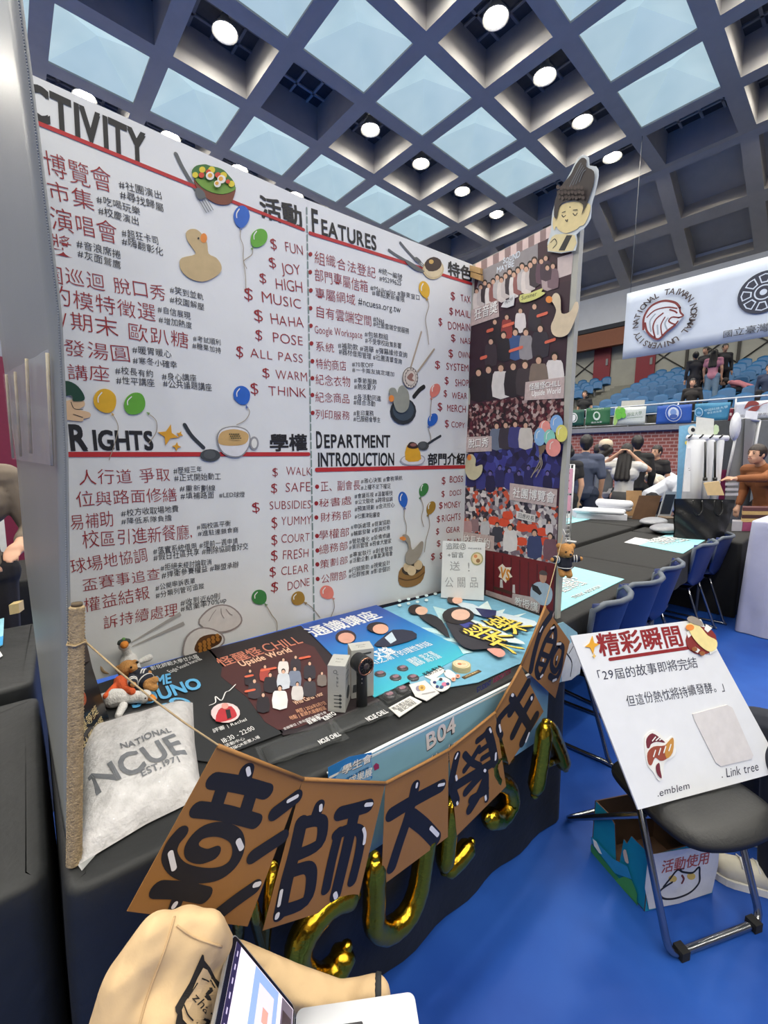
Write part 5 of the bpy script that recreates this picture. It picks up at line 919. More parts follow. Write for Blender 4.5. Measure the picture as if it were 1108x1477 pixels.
# goose standing with cap
g = thing('plush_goose', 'white plush goose sitting upright in a tiny green topped cap', 'plush toy', tz(640, 480, 0))
mb = MB(); capsule(mb, tz(660, 420, .03), tz(650, 300, .045), .036, .026, M_plw); capsule(mb, tz(650, 300, .05), tz(620, 215, .10), .017, .014, M_plw); mb.ell(tz(612, 190, .125), .019, M_plw); fuse(mb, .003, M_plw).build('body', g)
mb = MB(); capsule(mb, tz(760, 330, .045), tz(830, 300, .05), .010, .013, M_plw); mb.build('wing', g); mb = MB(); a = tz(612, 182, .135); mb.lathe([(.013, 0), (.012, .008), (.007, .018), (.001, .020)], M_plo, a, (EYE - a).normalized() + Vector((0, 0, -.35)), 12); mb.build('beak', g)
mb = MB(); mb.lathe([(.021, 0), (.019, .008), (.010, .013), (.001, .014)], mat((58, 66, 60), .8), tz(610, 168, .135), (0, 0, 1), 14); mb.ell(tz(605, 135, .15), .006, mat((112, 156, 92), .9), seg=8, rings=6); mb.build('cap', g)
# bear lying
def bear(t, P, s=1.0, lying=False):
    head, body, ears, arms, legs, eyes, muz, nose = P
    mb = MB(); mb.ell(head, .030 * s, M_plb); 
    for e in ears: mb.ell(e, .011 * s, M_plb)
    capsule(mb, body[0], body[1], .020 * s, .024 * s, M_plb)
    for a, b_ in arms: capsule(mb, a, b_, .010 * s, .009 * s, M_plb)
    for a, b_ in legs: capsule(mb, a, b_, .013 * s, .013 * s, M_plb)
    mb.ell(muz, .014 * s, M_plb); fuse(mb, .0028 * s, M_plb).build('body', t)
    mb = MB()
    for e in eyes: mb.ell(e, .0034 * s, M_eye, seg=8, rings=6)
    mb.ell(nose, .0046 * s, M_eye, seg=8, rings=6); mb.build('eyes_and_nose', t)
    mb = MB(); capsule(mb, body[0], body[1], .024 * s, .0275 * s, M_nv)
    for a, b_ in arms: capsule(mb, a, a.lerp(b_, .72), .0135 * s, .013 * s, M_nv)
    fuse(mb, .0028 * s, M_nv).build('sweater', t)
    mb = MB()
    for a, b_ in arms:
        for k in (.35, .6):
            q = a.lerp(b_, k); d = (b_ - a).normalized(); mb.lathe([(.0125 * s, -.002), (.0146 * s, -.002), (.0146 * s, .002), (.0125 * s, .002)], GLOSSW, q, d, 14, caps=False)
    d = (body[1] - body[0]).normalized(); q = body[1] + d * .008 * s; mb.lathe([(.0262 * s, -.0018), (.0276 * s, -.0018), (.0276 * s, .0018), (.0262 * s, .0018)], GLOSSW, q, d, 18, caps=False); mb.build('white_trim', t)
t = thing('plush_bear', 'brown plush bear in a navy sweater lying across the white goose', 'plush toy', tz(720, 560, 0))
bear(t, (tz(640, 400, .062), (tz(720, 450, .058), tz(790, 500, .05)), [tz(560, 395, .065), tz(700, 345, .08)], [(tz(740, 440, .07), tz(830, 435, .07)), (tz(680, 480, .07), tz(690, 540, .065))], [(tz(820, 525, .05), tz(880, 500, .055)), (tz(815, 545, .045), tz(875, 565, .035))], [tz(672, 385, .092), tz(720, 340, .095)], tz(690, 395, .082), tz(727, 340, .09)), 1.0)
# goose at the far left
g = thing('plush_goose', 'white plush goose with orange feet half hidden by the twine post', 'plush toy', tz(240, 900, 0))
mb = MB(); capsule(mb, tz(215, 860, .03), tz(225, 760, .035), .034, .028, M_plw); capsule(mb, tz(235, 700, .04), tz(280, 610, .045), .012, .018, M_plw); fuse(mb, .003, M_plw).build('body', g)
mb = MB(); capsule(mb, tz(270, 920, .018), tz(370, 860, .02), .014, .011, M_plo); capsule(mb, tz(300, 900, .018), tz(340, 940, .018), .012, .01, M_plo); fuse(mb, .003, M_plo).build('foot', g)
mb = MB(); gp = Plane(tz(230, 790, .0655), RT, (EYE - tz(230, 790, .0655)).normalized(), UP); gp.write(mb, 'NCUE', zp((205, 800))[0], zp((285, 770))[0], 5, INK, d=.004, off=.02); mb.build('stitched_lettering', g)
# dark award boards behind the toys
M_dk = mat((46, 32, 28), .35, var=.1, scale=12)
p0, p1 = onz(150, 985, TZ), onz(118, 1000, TZ)
mb = MB(); a, b_ = Vector((.075, 1.30, TZ)), Vector((.155, 1.48, TZ)); wb = MB()
top = onp(122, 872, a, (1, -.45, 0)); 
mb.obox(a, b_ - a, Vector((.01, 0, 0)), Vector((-.03, .03, .285)), M_dk); tag(mb.build('wooden_plaque'), 'tall dark wooden plaque leaning behind the plush toys by the post', 'plaque')
t = thing('award_plaque', 'black award plaque with gold text leaning in front of the wooden plaque', 'plaque', (.13, 1.27, TZ)); a, b_ = Vector((.087, 1.20, TZ)), Vector((.172, 1.36, TZ)); upv = Vector((-.035, .04, .20)); pn = (b_ - a).cross(upv).normalized()
mb = MB(); mb.obox(a, b_ - a, -pn * .012, upv, mat((26, 24, 26), .15, var=.05)); mb.build('plaque_board', t)
AW = Plane(a, b_ - a, pn, upv); wl = (b_ - a).length; mb = MB(); GT = mat((196, 176, 128), .4, var=0)
for k, (s_, x0, x1, z, h) in enumerate((('優等獎', .04, .14, .075, .026), ('社團評鑑', .03, .15, .04, .022), ('彰化師範大學', .02, .16, .012, .014))): AW.write(mb, s_, (x0, z), (x1, z), h, GT, d=.001, uvmode=True)
AW.disc(mb, wl / 2, .145, .018, mat((150, 70, 40), .4), .0, .001, uvmode=True); mb.build('gold_lettering', t)
mb = MB(); tc_ = onz(155, 958, TZ + .035); mb.lathe([(.030, -.012), (.036, -.012), (.036, .012), (.030, .012), (.030, -.012)], mat((168, 140, 104), .6), tc_ , (.55, -.8, .35), 24, caps=False); tag(mb.build('tape_roll'), 'brown tape roll standing against the white panel behind the toys', 'tape roll')

# boxes and hand fan
M_boxg = mat((190, 190, 184), .55, var=.04); zq = Zs(11.08, 460, 920); M_print = mat((70, 74, 76), .6, var=0)
def carton(fl, fr, bk, h, label, prints):
    A, B_ = onz(*fl, TZ + .006), onz(*fr, TZ + .006); D = onz(*bk, TZ + .006); t = thing('fan_carton', label, 'carton', A)
    w_ = B_ - A; dpt = Vector((-w_.y, w_.x, 0)).normalized() * (D - B_).length
    mb = MB(); mb.obox(A, w_, dpt, UPZ * h, M_boxg); mb.build('carton_body', t); n = Vector((w_.y, -w_.x, 0)).normalized(); P = Plane(A, w_, n); P2 = Plane(B_, dpt, Vector((dpt.y, -dpt.x, 0)).normalized()); mb = MB(); prints(P, P2, mb, w_.length, h, dpt.length); 
    tp_ = Plane(A + UPZ * h, w_, UPZ); tp_.write(mb, 'Handy', (w_.length * .3, dpt.length * .55), (w_.length * .75, dpt.length * .55), .006, M_print, d=.0006, uvmode=True); tp_.write(mb, 'Fan', (w_.length * .35, dpt.length * .3), (w_.length * .65, dpt.length * .3), .006, M_print, d=.0006, uvmode=True)
    mb.build('printing', t); return t
def pr1(P, P2, mb, w_, h, dl):
    for k in range(4): P.stroke(mb, [(w_ * .38, h * (.36 - .08 * k)), (w_ * .66, h * (.36 - .08 * k))], .003, M_print, .0006, 1, uvmode=True); P.disc(mb, w_ * .72, h * (.36 - .08 * k), .0045, M_print, .0, .0006, uvmode=True, seg=10)
    for k, s_ in enumerate(('Free', 'Me', 'Just', 'For')): P.write(mb, s_[::1], (w_ * .5, h * (.8 - .085 * k)), (w_ * .62, h * (.8 - .085 * k) - .0), .008, M_print, d=.0006, uvmode=True)
    P.disc(mb, w_ * .44, h * .87, .006, M_print, 0, .0006, uvmode=True); P.disc(mb, w_ * .44, h * .87, .0045, M_boxg, .0006, .0009, uvmode=True)
    P2.disc(mb, dl * .55, h * .3, dl * .3, M_print, 0, .0006, ry=h * .13, uvmode=True); 
    for k in range(3): P2.stroke(mb, [(dl * .2, h * (.9 - .12 * k)), (dl * .6, h * (.9 - .12 * k))], .003, M_print, .0006, 1, uvmode=True)
def pr2(P, P2, mb, w_, h, dl):
    P.disc(mb, w_ * .2, h * .9, .005, M_print, 0, .0006, uvmode=True); P.stroke(mb, [(w_ * .45, h * .9), (w_ * .85, h * .92)], .006, M_print, .0006, 1, uvmode=True); P.poly(mb, [(w_ * .05, h * .12), (w_ * .5, h * .14), (w_ * .48, h * .3), (w_ * .08, h * .28)], M_print, 0, .0006, 1, uvmode=True)
carton((473, 1026), (498, 1028), (506, 1008), .148, 'left grey printed carton with four small fan drawings', pr1)
carton((507, 1008), (539, 1003), (543, 990), .162, 'taller grey printed carton standing behind the black hand fan', pr2)
M_fan = mat((28, 30, 32), .4, var=.04); M_rose = mat((176, 128, 104), .25, metal=1.0, var=.03)
fb = onz(522, 1018, TZ + .007); t = thing('hand_fan', 'black handheld fan standing in front of the grey cartons', 'hand fan', fb)
mb = MB(); mb.lathe([(.0165, 0), (.0175, .004), (.0165, .10), (.018, .118)], M_fan, fb, (0, 0, 1), 18); mb.build('handle', t)
hc = fb + Vector((0, 0, .138)); ax = (at(531, 965, 1.0) - EYE); ax = Vector((-.25, -.93, -.10)).normalized()
ax = (EYE - hc); ax.z = .02; ax.normalize(); ax = (ax + Vector((.55, -.2, 0))).normalized()
mb = MB(); mb.lathe([(.020, -.030), (.027, -.026), (.029, .016), (.0275, .022)], M_fan, hc, ax, 24); mb.build('motor_housing', t)
mb = MB(); mb.lathe([(.0235, .021), (.028, .021), (.028, .0245), (.0235, .0245), (.0235, .021)], M_rose, hc, ax, 28, caps=False); tag(mb.build('outlet_ring', t), 'rose gold ring')
mb = MB(); mb.lathe([(.0235, .0222), (.023, .0226)], mat((18, 18, 20), .5), hc, ax, 24); a1 = ax.orthogonal().normalized(); a2 = ax.cross(a1)
for k in range(12):
    d = a1 * math.cos(k * PI / 6) + a2 * math.sin(k * PI / 6); mb.tube([hc + ax * .024 + d * .011, hc + ax * .024 + d * .0235], .0012, M_fan, 5)
mb.lathe([(.011, .022), (.011, .0255), (.002, .0262)], mat((66, 56, 54), .4), hc, ax, 16); mb.build('outlet_grille', t)
mb = MB(); 
for k in (.075, .088): mb.ell(fb + Vector((0, 0, k)) + (EYE - fb).normalized() * .0172, .0028, mat((150, 146, 142), .4), seg=8, rings=6)
mb.build('button', t)

# black pouches in clear bags
M_pouch = mat((22, 24, 26), .55, var=.08); M_clear = mat((228, 232, 232), .06, var=0, alpha=.05)
def pouch(cs, txt, p0, p1, label):
    w4 = [onz(x, y, TZ + .008) for x, y in cs]; t = thing('pouch_in_bag', label, 'pouch', sum(w4, Vector()) / 4 - Vector((0, 0, .008)))
    g = lambda u, v, z: (w4[0].lerp(w4[1], u).lerp(w4[3].lerp(w4[2], u), v)) + Vector((0, 0, z + .003 * math.sin(PI * u) * math.sin(PI * v)))
    mb = MB(); mb.grid(lambda u, v: g(.04 + .92 * u, .12 + .84 * v, .001), 8, 5, M_pouch, .006); mb.build('pouch', t)
    mb = MB(); mb.grid(lambda u, v: g(-.03 + 1.06 * u, -.05 + 1.10 * v, .0035 + .0016 * math.sin(19 * u + 7 * v) * math.cos(11 * v)), 26, 12, M_clear); mb.build('clear_bag', t)
    mb = MB(); P = Plane(w4[0] + Vector((0, 0, .0058)), (1, 0, 0), UPZ); P.write(mb, txt, p0, p1, 6, cm((226, 226, 226)), d=.001, off=.03); mb.build('lettering', t)
pouch([(385, 1106), (500, 1066), (478, 1040), (372, 1080)], 'NCUE CHILL', (462, 1074), (494, 1060), 'left black pouch in a clear bag at the table front')
pouch([(484, 1062), (568, 1030), (545, 1011), (476, 1040)], 'NCUE CHILL', (532, 1041), (562, 1027), 'right black pouch in a clear bag below the hand fan')
# badges, stickers, coasters
zr = Zs(7.914, 560, 940); M_badge = mat((44, 40, 44), .3, var=.05); M_bpink = mat((150, 110, 122), .4, var=.3, scale=80)
for n, (x, y, lb) in enumerate((((165, 195), 0, 'topmost round black badge of the bagged group, nearest the blue poster text'), ((85, 302), 0, 'round black badge left of centre in the bagged group'), ((285, 300), 0, 'round black badge at the right of the bagged group'), ((160, 432), 0, 'round black badge just left of the white card stack'), ((15, 500), 0, 'lowest round black badge of the bagged group beside the pouch'), ((-90, 260), 0, 'round black badge touching the taller grey carton'))):
    px_, py_ = zr(x)[0]; c = onz(px_, py_, TZ + .006); t = thing('badge', lb, 'badge', c - Vector((0, 0, .006)), group='black badges in clear bags')
    mb = MB(); mb.lathe([(.019, -.004), (.0215, -.001), (.0205, .004), (.012, .0065), (.001, .007)], M_badge, c, (0, 0, 1), 20); mb.build('badge_disc', t); P = Plane(c + Vector((0, 0, .0072)), (1, 0, 0), UPZ)
    mb = MB(); P.poly(mb, [(c.x - P.o.x - .011, -.007), (.0, -.010), (.012, -.006), (.011, .008), (.002, .006), (-.010, .009)], M_bpink, 0, .0006, 2, uvmode=True); mb.build('printed_motif', t)
    mb = MB(); mb.grid(lambda u, v: c + Vector(((u - .5) * .062, (v - .5) * .060, .010 - .012 * max(abs(2 * u - 1), abs(2 * v - 1)) ** 2 + .0015 * math.sin(17 * u + n) * math.sin(13 * v))), 12, 12, M_clear); mb.build('clear_bag', t)
def paper(name, label, pts, els, cat='sticker', d=.004, base=(236, 234, 228), sm=1):
    return onT(name, label, cat, [(name + '_sheet', [('p', pts, base, sm)]), ('printing', els)], base=d)
paper('note_card', 'cream handwritten card stack at the table edge, nearest the pouches', zr((5, 660), (250, 525), (385, 590), (125, 765)), [('t', '贈送禮品每日', zr((75, 695))[0], zr((290, 575))[0], 5, 'k'), ('t', '登記領取', zr((140, 715))[0], zr((335, 610))[0], 5, 'k')], 'card')
paper('sticker_pack', 'stack of white square sticker packs with a gold burst', zr((238, 395), (420, 345), (585, 490), (440, 580), (310, 530)), [('d', *zr((350, 440))[0], 4.5, 4, (150, 140, 160)), ('d', *zr((385, 435))[0], 5, 4.2, (214, 176, 96)), ('d', *zr((385, 435))[0], 2, 1.8, (160, 120, 60)), ('s', zr((390, 510), (530, 480)), 1, (170, 166, 164), 1)], 'sticker pack', base=(222, 220, 218))
paper('letter_sticker', 'white lettered sticker behind the round floral sticker', zr((415, 300), (605, 185), (650, 240), (510, 345)), [('t', '彰師大學生會', zr((450, 305))[0], zr((650, 205))[0], 6, 'k', .01)])
paper('floral_sticker', 'large round white sticker with a blue floral pattern', zr((480, 380), (500, 340), (570, 320), (650, 320), (710, 360), (700, 430), (620, 478), (540, 455)), [('d', *zr((600, 385))[0], 7, 5, (150, 206, 222)), ('d', *zr((640, 400))[0], 4, 3, (206, 120, 150)), ('d', *zr((530, 380))[0], 2.5, 2, (40, 60, 110)), ('d', *zr((560, 430))[0], 2.5, 2, (40, 60, 110)), ('d', *zr((680, 400))[0], 2.5, 2, (40, 60, 110)), ('d', *zr((600, 350))[0], 2.5, 2, (60, 60, 70)), ('d', *zr((610, 440))[0], 3, 2, (60, 90, 130))], d=.006, sm=3)
paper('animal_sticker', 'white rounded sticker with small orange wheels right of the floral sticker', zr((640, 250), (690, 225), (760, 270), (775, 310), (740, 335), (660, 305)), [('s', zr((650, 255), (640, 240), (655, 245)), .8, 'k'), ('d', *zr((745, 340))[0], 3.4, 3, (226, 170, 146)), ('d', *zr((795, 305))[0], 3.4, 3, (226, 170, 146)), ('d', *zr((745, 340))[0], 1.4, 1.2, (170, 90, 60)), ('d', *zr((795, 305))[0], 1.4, 1.2, (170, 90, 60))], d=.005, sm=3)
cc = onz(*zr((835, 210))[0], TZ + .0); t = thing('coaster_stack', 'stack of round cream printed coasters at the end of the stickers', 'coaster', cc)
mb = MB(); 
for k in range(7): mb.lathe([(.034, .0012 + k * .0032), (.0345, .0028 + k * .0032), (.034, .0042 + k * .0032)], mat((206, 196, 154) if k % 2 else (190, 178, 134), .7), cc, (0, 0, 1), 28)
mb.build('coasters', t); mb = MB(); P = Plane(cc + Vector((0, 0, .0236)), (1, 0, 0), UPZ)
for r_, c_ in ((.031, (226, 214, 174)), (.026, (206, 178, 128)), (.024, (230, 214, 182))): P.disc(mb, 0, 0, r_, cm(c_), .0, .0003 + (.031 - r_) * .06, uvmode=True, seg=24)
P.disc(mb, -.006, .004, .008, cm((196, 116, 78)), .0006, .001, uvmode=True); P.disc(mb, .007, -.004, .009, cm((226, 196, 150)), .0006, .001, uvmode=True); mb.build('printed_face', t)
a = TT.px(*zr((840, 305))[0]); b_ = TT.px(*zr((1030, 222))[0]); t = thing('name_bar', 'small brown metal name bar in front of the coasters', 'name bar', a); w_ = b_ - a; mb = MB(); mb.obox(a, w_, Vector((w_.y, -w_.x, 0)).normalized() * .014, UPZ * .006, mat((120, 92, 60), .35, metal=.4)); mb.build('bar', t)
P = Plane(a + UPZ * .0062, w_, UPZ); mb = MB(); P.write(mb, 'NCUE 彰師大', (.01, -.011), (w_.length - .01, -.011), .008, cm((232, 206, 150)), d=.0004, off=.02, uvmode=True); mb.build('lettering', t)
# small white note board standing at the panel corner
wa, wb = onz(636, 862, TZ + .012), onz(698, 866, TZ + .012); u = (wb - wa).normalized(); n = u.cross(UPZ); n = (n + UPZ * .18).normalized(); NP = Plane(wa, u, n)
t = thing('note_board', 'small white handwritten board leaning in the corner of the panels', 'sign', wa); hgt = NP.uv(640, 780)[1]; mb = MB(); mb.obox(wa, wb - wa, -n * .006, NP.v * hgt, mat((222, 224, 222), .5, var=.03)); mb.build('board', t); zn = Zs(12.31, 630, 760)
mb = MB(); gi = mat((120, 124, 124), .7, var=0); gi2 = mat((160, 162, 162), .7, var=0)
NP.write(mb, '追蹤@', zn((165, 400))[0], zn((530, 385))[0], 9, gi); NP.write(mb, 'ncuesa', zn((555, 390))[0], zn((800, 400))[0], 3, gi); NP.write(mb, '+留言', zn((190, 545))[0], zn((490, 545))[0], 8, gi); NP.write(mb, '送', zn((230, 770))[0], zn((420, 770))[0], 13, gi2); NP.write(mb, '!', zn((540, 790))[0], zn((600, 790))[0], 13, gi2); NP.write(mb, '公 關 品', zn((140, 1070))[0], zn((745, 1075))[0], 15, gi2); mb.build('pencil_lettering', t)
mb = MB(); NP.disc(mb, *zn((715, 565))[0], 9, cm((170, 166, 120)), 0, .002, ry=9.5); NP.disc(mb, *zn((715, 565))[0], 7.2, cm((222, 202, 160)), .002, .003, ry=7.6); NP.disc(mb, *zn((690, 520))[0], 2.6, cm((214, 140, 90)), .003, .0036); NP.disc(mb, *zn((735, 600))[0], 3, cm((150, 110, 70)), .003, .0036); mb.build('round_sticker', t)
# hanging bear on the side panel edge
bc = onY(815, 808, .90); R_, U_ = RT, UPZ; s = 1.22
t = thing('plush_bear', 'light brown plush bear hanging from the edge of the side panel', 'plush toy', bc - UPZ * .06)
q = lambda x, y, f=0.0: bc + RT * (x * s) + UPZ * (y * s) - Vector((FW.x, FW.y, 0)).normalized() * (f * s)
bear(t, (q(0, .036), (q(0, .002), q(0, -.018)), [q(-.026, .056), q(.026, .055)], [(q(-.02, .004), q(-.052, .004, .01)), (q(.02, .006), q(.055, .008, .01))], [(q(-.012, -.036), q(-.012, -.052, .012)), (q(.013, -.036), q(.015, -.055, .012))], [q(-.010, .038, .028), q(.012, .037, .028)], q(.004, .028, .024), q(.005, .030, .037)), s)
mb = MB(); mb.tube([q(0, .064), q(.002, .09), tieR + Vector((0, 0, .03))], .0016, GLOSSW, 6); mb.lathe([(.004, 0), (.006, .0), (.006, .014), (.004, .014)], M_bar, q(.002, .092), (0, 0, 1), 8); mb.build('hanging_cord', t)
# kraft scraps etc. on the left table
LT = Plane((0, 0, .7425), (1, 0, 0), UPZ)
def onL(name, label, cat, pts, c): 
    mb = MB(); mb.prism([LT.px(*p) for p in pts], UPZ, 0, .002, cm(c)); return tag(mb.build(name), label, cat)
mb = MB(); mb.prism([LT.px(*p) for p in ((-40, 905), (6, 892), (4, 931), (-45, 950))], UPZ, 0, .003, cm((150, 206, 222))); mb.prism([LT.px(*p) for p in ((-44, 936), (5, 918), (4, 931), (-45, 950))], UPZ, .003, .0036, cm((60, 150, 206))); tag(mb.build('booth_card'), 'pale blue card on the second black table at the left edge', 'card')
onL('paper_sheet', 'white paper corner on the left table just below the pale blue card', 'paper', [(-30, 945), (0, 940), (4, 946), (0, 949), (-28, 960)], (232, 232, 232))
mb = MB(); a = LT.px(14, 887); mb.obox(a, LT.px(28, 884) - a, Vector((.02, .05, 0)), UPZ * .05, cm((222, 196, 140))); tag(mb.build('paper_bag'), 'small tan paper packet at the back of the left table', 'packet')
# ------------------------------------------------------------------ folding chair, white sign, box
M_chrome = mat((150, 152, 156), .22, metal=1.0, var=.04); M_leather = mat((26, 27, 27), .45, var=.08, scale=30, bump=.12, bscale=120, spec=.6); M_rub = mat((20, 20, 22), .8)
def folding_chair(label, o, ex):
    # o: left end of the front floor bar, ex: direction of that bar
    ex = Vector((ex[0], ex[1], 0)).normalized(); ey = Vector((-ex.y, ex.x, 0)); o = Vector((o[0], o[1], 0)); W = .385
    t = thing('folding_chair', label, 'folding chair', o + ex * W / 2 + ey * .2)
    q = lambda x, y, z: o + ex * x + ey * y + UPZ * z
    def rnd_u(a, b_, c, d, r=.045):
        out = [a]
        for p, k, n in ((a, b_, c), (b_, c, d)):
            u1 = (p - k).normalized(); u2 = (n - k).normalized()
            for j in range(5): s = j / 4; out.append(k + u1 * r * (1 - s) ** 2 + u2 * r * s ** 2)
        out.append(d); return out
    mb = MB(); mb.tube(rnd_u(q(0, .30, .80), q(0, 0, .014), q(W, 0, .014), q(W, .30, .80)), .0115, M_chrome, 10); mb.tube([q(0, .30, .80), q(.03, .315, .84), q(W - .03, .315, .84), q(W, .30, .80)], .0115, M_chrome, 10); mb.build('front_leg_frame', t)
    mb = MB(); mb.tube(rnd_u(q(.03, .08, .42), q(.03, .515, .014), q(W - .03, .515, .014), q(W - .03, .08, .42)), .0105, M_chrome, 10); mb.build('rear_leg_frame', t)
    for x in (.03, W - .05):
        mb = MB(); mb.obox(q(x, -.018, -.0) + UPZ * .002, ex * .03, ey * .034, UPZ * .03, M_rub); tag(mb.build('rubber_foot', t), 'black rubber foot')
    mb = MB()
    def seat(u, v, top=True):
        a = 2 * u - 1; b_ = 2 * v - 1; k = (1 - abs(a) ** 5) * (1 - abs(b_) ** 5); x = W / 2 + a * .195 * (1 - .10 * max(0, b_)); y = .145 + b_ * .175 - .03 * (1 - a * a) * (1 if b_ < 0 else 0) * (-b_)
        rr = 1 - .10 * abs(a) ** 4 * abs(b_) ** 4; x = W / 2 + (x - W / 2) * rr; y = .145 + (y - .145) * rr
        return q(x, y, .415 + (.035 * max(0, k) ** .35 if top else 0))
    mb.grid(lambda u, v: seat(u, v), 20, 18, M_leather); mb.build('seat_cushion', t); mb = MB(); mb.grid(lambda u, v: seat(1 - u, v, False) - UPZ * .0, 12, 12, M_rub, -.022); mb.build('seat_rim', t)
    mb = MB(); mb.grid(lambda u, v: q(.012 + (W - .024) * u, .262 + .05 * v * .9 + .018 * math.sin(PI * u), .62 + .19 * v), 12, 6, M_leather, .022); mb.build('backrest', t)
    return t
folding_chair('black folding chair with bright tube legs holding the white handwritten sign', (1.416, .259), (.899, -.439))
sb = Vector((1.39, .369, .458)); se = Vector((.894, -.448, 0)); tl_ = onz(823, 917, .93); sv = (tl_ - sb); sn = Vector(se).cross(sv).normalized(); sv = sn.cross(se).normalized(); FP = Plane(sb, se, sn, sv); zs = Zs(2.786, 800, 870)
t = thing('photo_moments_sign', 'white handwritten sign with red title leaning on the black folding chair', 'sign', sb)
mb = MB(); cw, ch = .56, .535; c4 = [FP.uv(*p) for p in ((921, 1168), (1130, 1112), (1011, 893), (823, 917))]
mb.prism([FP.P(*c) for c in c4], sn, -.006, 0, mat((226, 228, 230), .5, var=.02)); mb.build('board', t)
mb = MB(); MR = mat((140, 30, 34), .55, var=0)
FP.write(mb, '精彩瞬間', zs((182, 212))[0], zs((525, 168))[0], 30, MR, off=.02, d=.0008); FP.stroke(mb, zs((222, 226), (548, 178)), 4, MR, .0008, 1); tag(mb.build('red_title', t), 'dark red title')
mb = MB(); MI = mat((40, 42, 64), .6, var=0)
FP.write(mb, '「29屆的故事即將完結', zs((150, 318))[0], zs((580, 258))[0], 16, MI, jit=.05, d=.0008); FP.write(mb, '但這份熱忱將持續發酵。」', zs((292, 415))[0], zs((705, 348))[0], 16, MI, jit=.05, d=.0008)
FP.write(mb, '.emblem', zs((412, 778))[0], zs((545, 745))[0], 10, MI, jit=.04, tilt=.25, d=.0008); FP.write(mb, '. Link tree', zs((670, 703))[0], zs((822, 672))[0], 12, MI, jit=.04, tilt=.25, d=.0008); mb.build('handwriting', t)
def sgn(name, label, cat, parts, base=.001): return art(name, label, cat, FP, parts, base)
st_ = lambda cx, cy, r: [(cx, cy - r), (cx + r * .22, cy - r * .22), (cx + r * .8, cy - .1 * r), (cx + r * .25, cy + r * .25), (cx + r * .1, cy + r), (cx - r * .25, cy + r * .3), (cx - r * .8, cy + .2 * r), (cx - r * .3, cy - r * .2)]
sgn('paper_star', 'orange four pointed paper star at the upper left of the white sign', 'paper star', [('s', [('p', st_(*zs((150, 168))[0], 13), 'gold', 1), ('p', st_(*zs((157, 212))[0], 4), (232, 190, 90), 1)])])
sgn('duck_cutout', 'yellow duck cut-out with a red and white swim ring on the sign corner', 'cut-out duck', [('swim_ring', [('d', *zs((588, 150))[0], 22, 20, (132, 44, 40)), ('p', zs((527, 120), (548, 95), (560, 115), (535, 140)), 'w', 1), ('p', zs((605, 85), (630, 100), (612, 118), (598, 105)), 'w', 1), ('p', zs((640, 165), (650, 188), (620, 205), (615, 185)), 'w', 1), ('p', zs((560, 175), (580, 188), (570, 200), (550, 190)), 'w', 1)]),
  ('body', [('p', zs((525, 90), (548, 80), (580, 95), (610, 130), (645, 150), (645, 180), (620, 195), (590, 180), (560, 150), (540, 120)), (236, 218, 150), 3)]), ('beak', [('d', *zs((538, 98))[0], 6, 4.5, 'or_')]), ('cap', [('p', zs((525, 65), (545, 52), (580, 70), (590, 92), (555, 85)), (150, 140, 128), 3)]), ('feet', [('d', *zs((555, 185))[0], 4, 3.2, (150, 92, 50)), ('d', *zs((585, 202))[0], 4, 3.2, (150, 92, 50))])])
LF = [((385, 525), (420, 535), (400, 560)), ((370, 560), (385, 570), (380, 530)),]
sgn('emblem_sticker', 'maroon and gold leaf emblem sticker on the white sign', 'sticker', [('backing', [('p', zs((360, 540), (380, 515), (410, 515), (445, 548), (470, 535), (485, 560), (480, 610), (440, 640), (432, 700), (415, 712), (395, 680), (372, 650), (362, 600)), 'w', 3)]),
  ('leaf', [('p', zs((368, 580), (366, 545), (390, 522), (425, 545), (440, 560), (408, 556), (385, 565), (378, 580)), (112, 40, 50), 3), ('p', zs((372, 640), (370, 600), (395, 575), (440, 570), (470, 540), (470, 600), (440, 628), (420, 632), (400, 620), (385, 650)), (150, 72, 52), 3), ('p', zs((440, 575), (472, 540), (470, 598), (445, 622)), (196, 140, 64), 3), ('p', zs((402, 655), (415, 640), (420, 670), (425, 702), (408, 685)), (112, 40, 50), 3)] + [('s', zs((392 + 20 * k, 615 - 8 * k), (400 + 20 * k, 590 - 8 * k)), 1.6, 'w', 1) for k in range(4)] + [('s', zs((385 + 14 * k, 552 - 2 * k), (398 + 14 * k, 536 + 2 * k)), 1.4, 'w', 1) for k in range(3)])])
# plain card left where the square code was
sgn('blank_card', 'blank rounded white card on the right of the sign', 'card', [('s', [('p', zs((552, 445), (690, 408), (712, 420), (795, 610), (790, 625), (665, 655), (645, 640), (560, 470)), (214, 210, 208), 1)])])
# cyan carton on the floor
B1, B2, B3 = onz(853, 1227, 0), onz(929, 1314, 0), onz(1026, 1287, 0); B1 = B1 + Vector((0, 0, .002)); e1 = (B2 - B1); e1.z = 0; e2 = B3 - B2; e2.z = 0; hb = .215
M_cy = mat((24, 136, 168), .5, var=.05); M_br = mat((92, 66, 48), .8); M_sheet = mat((206, 208, 214), .6, var=.04, bump=.3, bscale=20)
t = thing('storage_carton', 'open cyan cardboard carton with a white sheet under the folding chair', 'carton', B2)
def wall(a, d, h, m, notch=None):
    n = Vector((d.y, -d.x, 0)).normalized(); pts = [a, a + d] + ([a + d + UPZ * h, a + UPZ * h] if not notch else [a + d + UPZ * h] + [a + d * f + UPZ * (h * g) for f, g in notch] + [a + UPZ * h]); mb = MB(); mb.prism(pts, n, 0, .004, m, M_br); return mb
b2 = Vector((B2.x, B2.y, .002)); 
w1 = wall(b2, -e1, hb, M_cy, [(.72, 1.0), (.60, .92), (.52, .30), (.46, .30), (.42, .82), (.36, .80), (.30, 1.0)]); w1.build('side_wall', t)
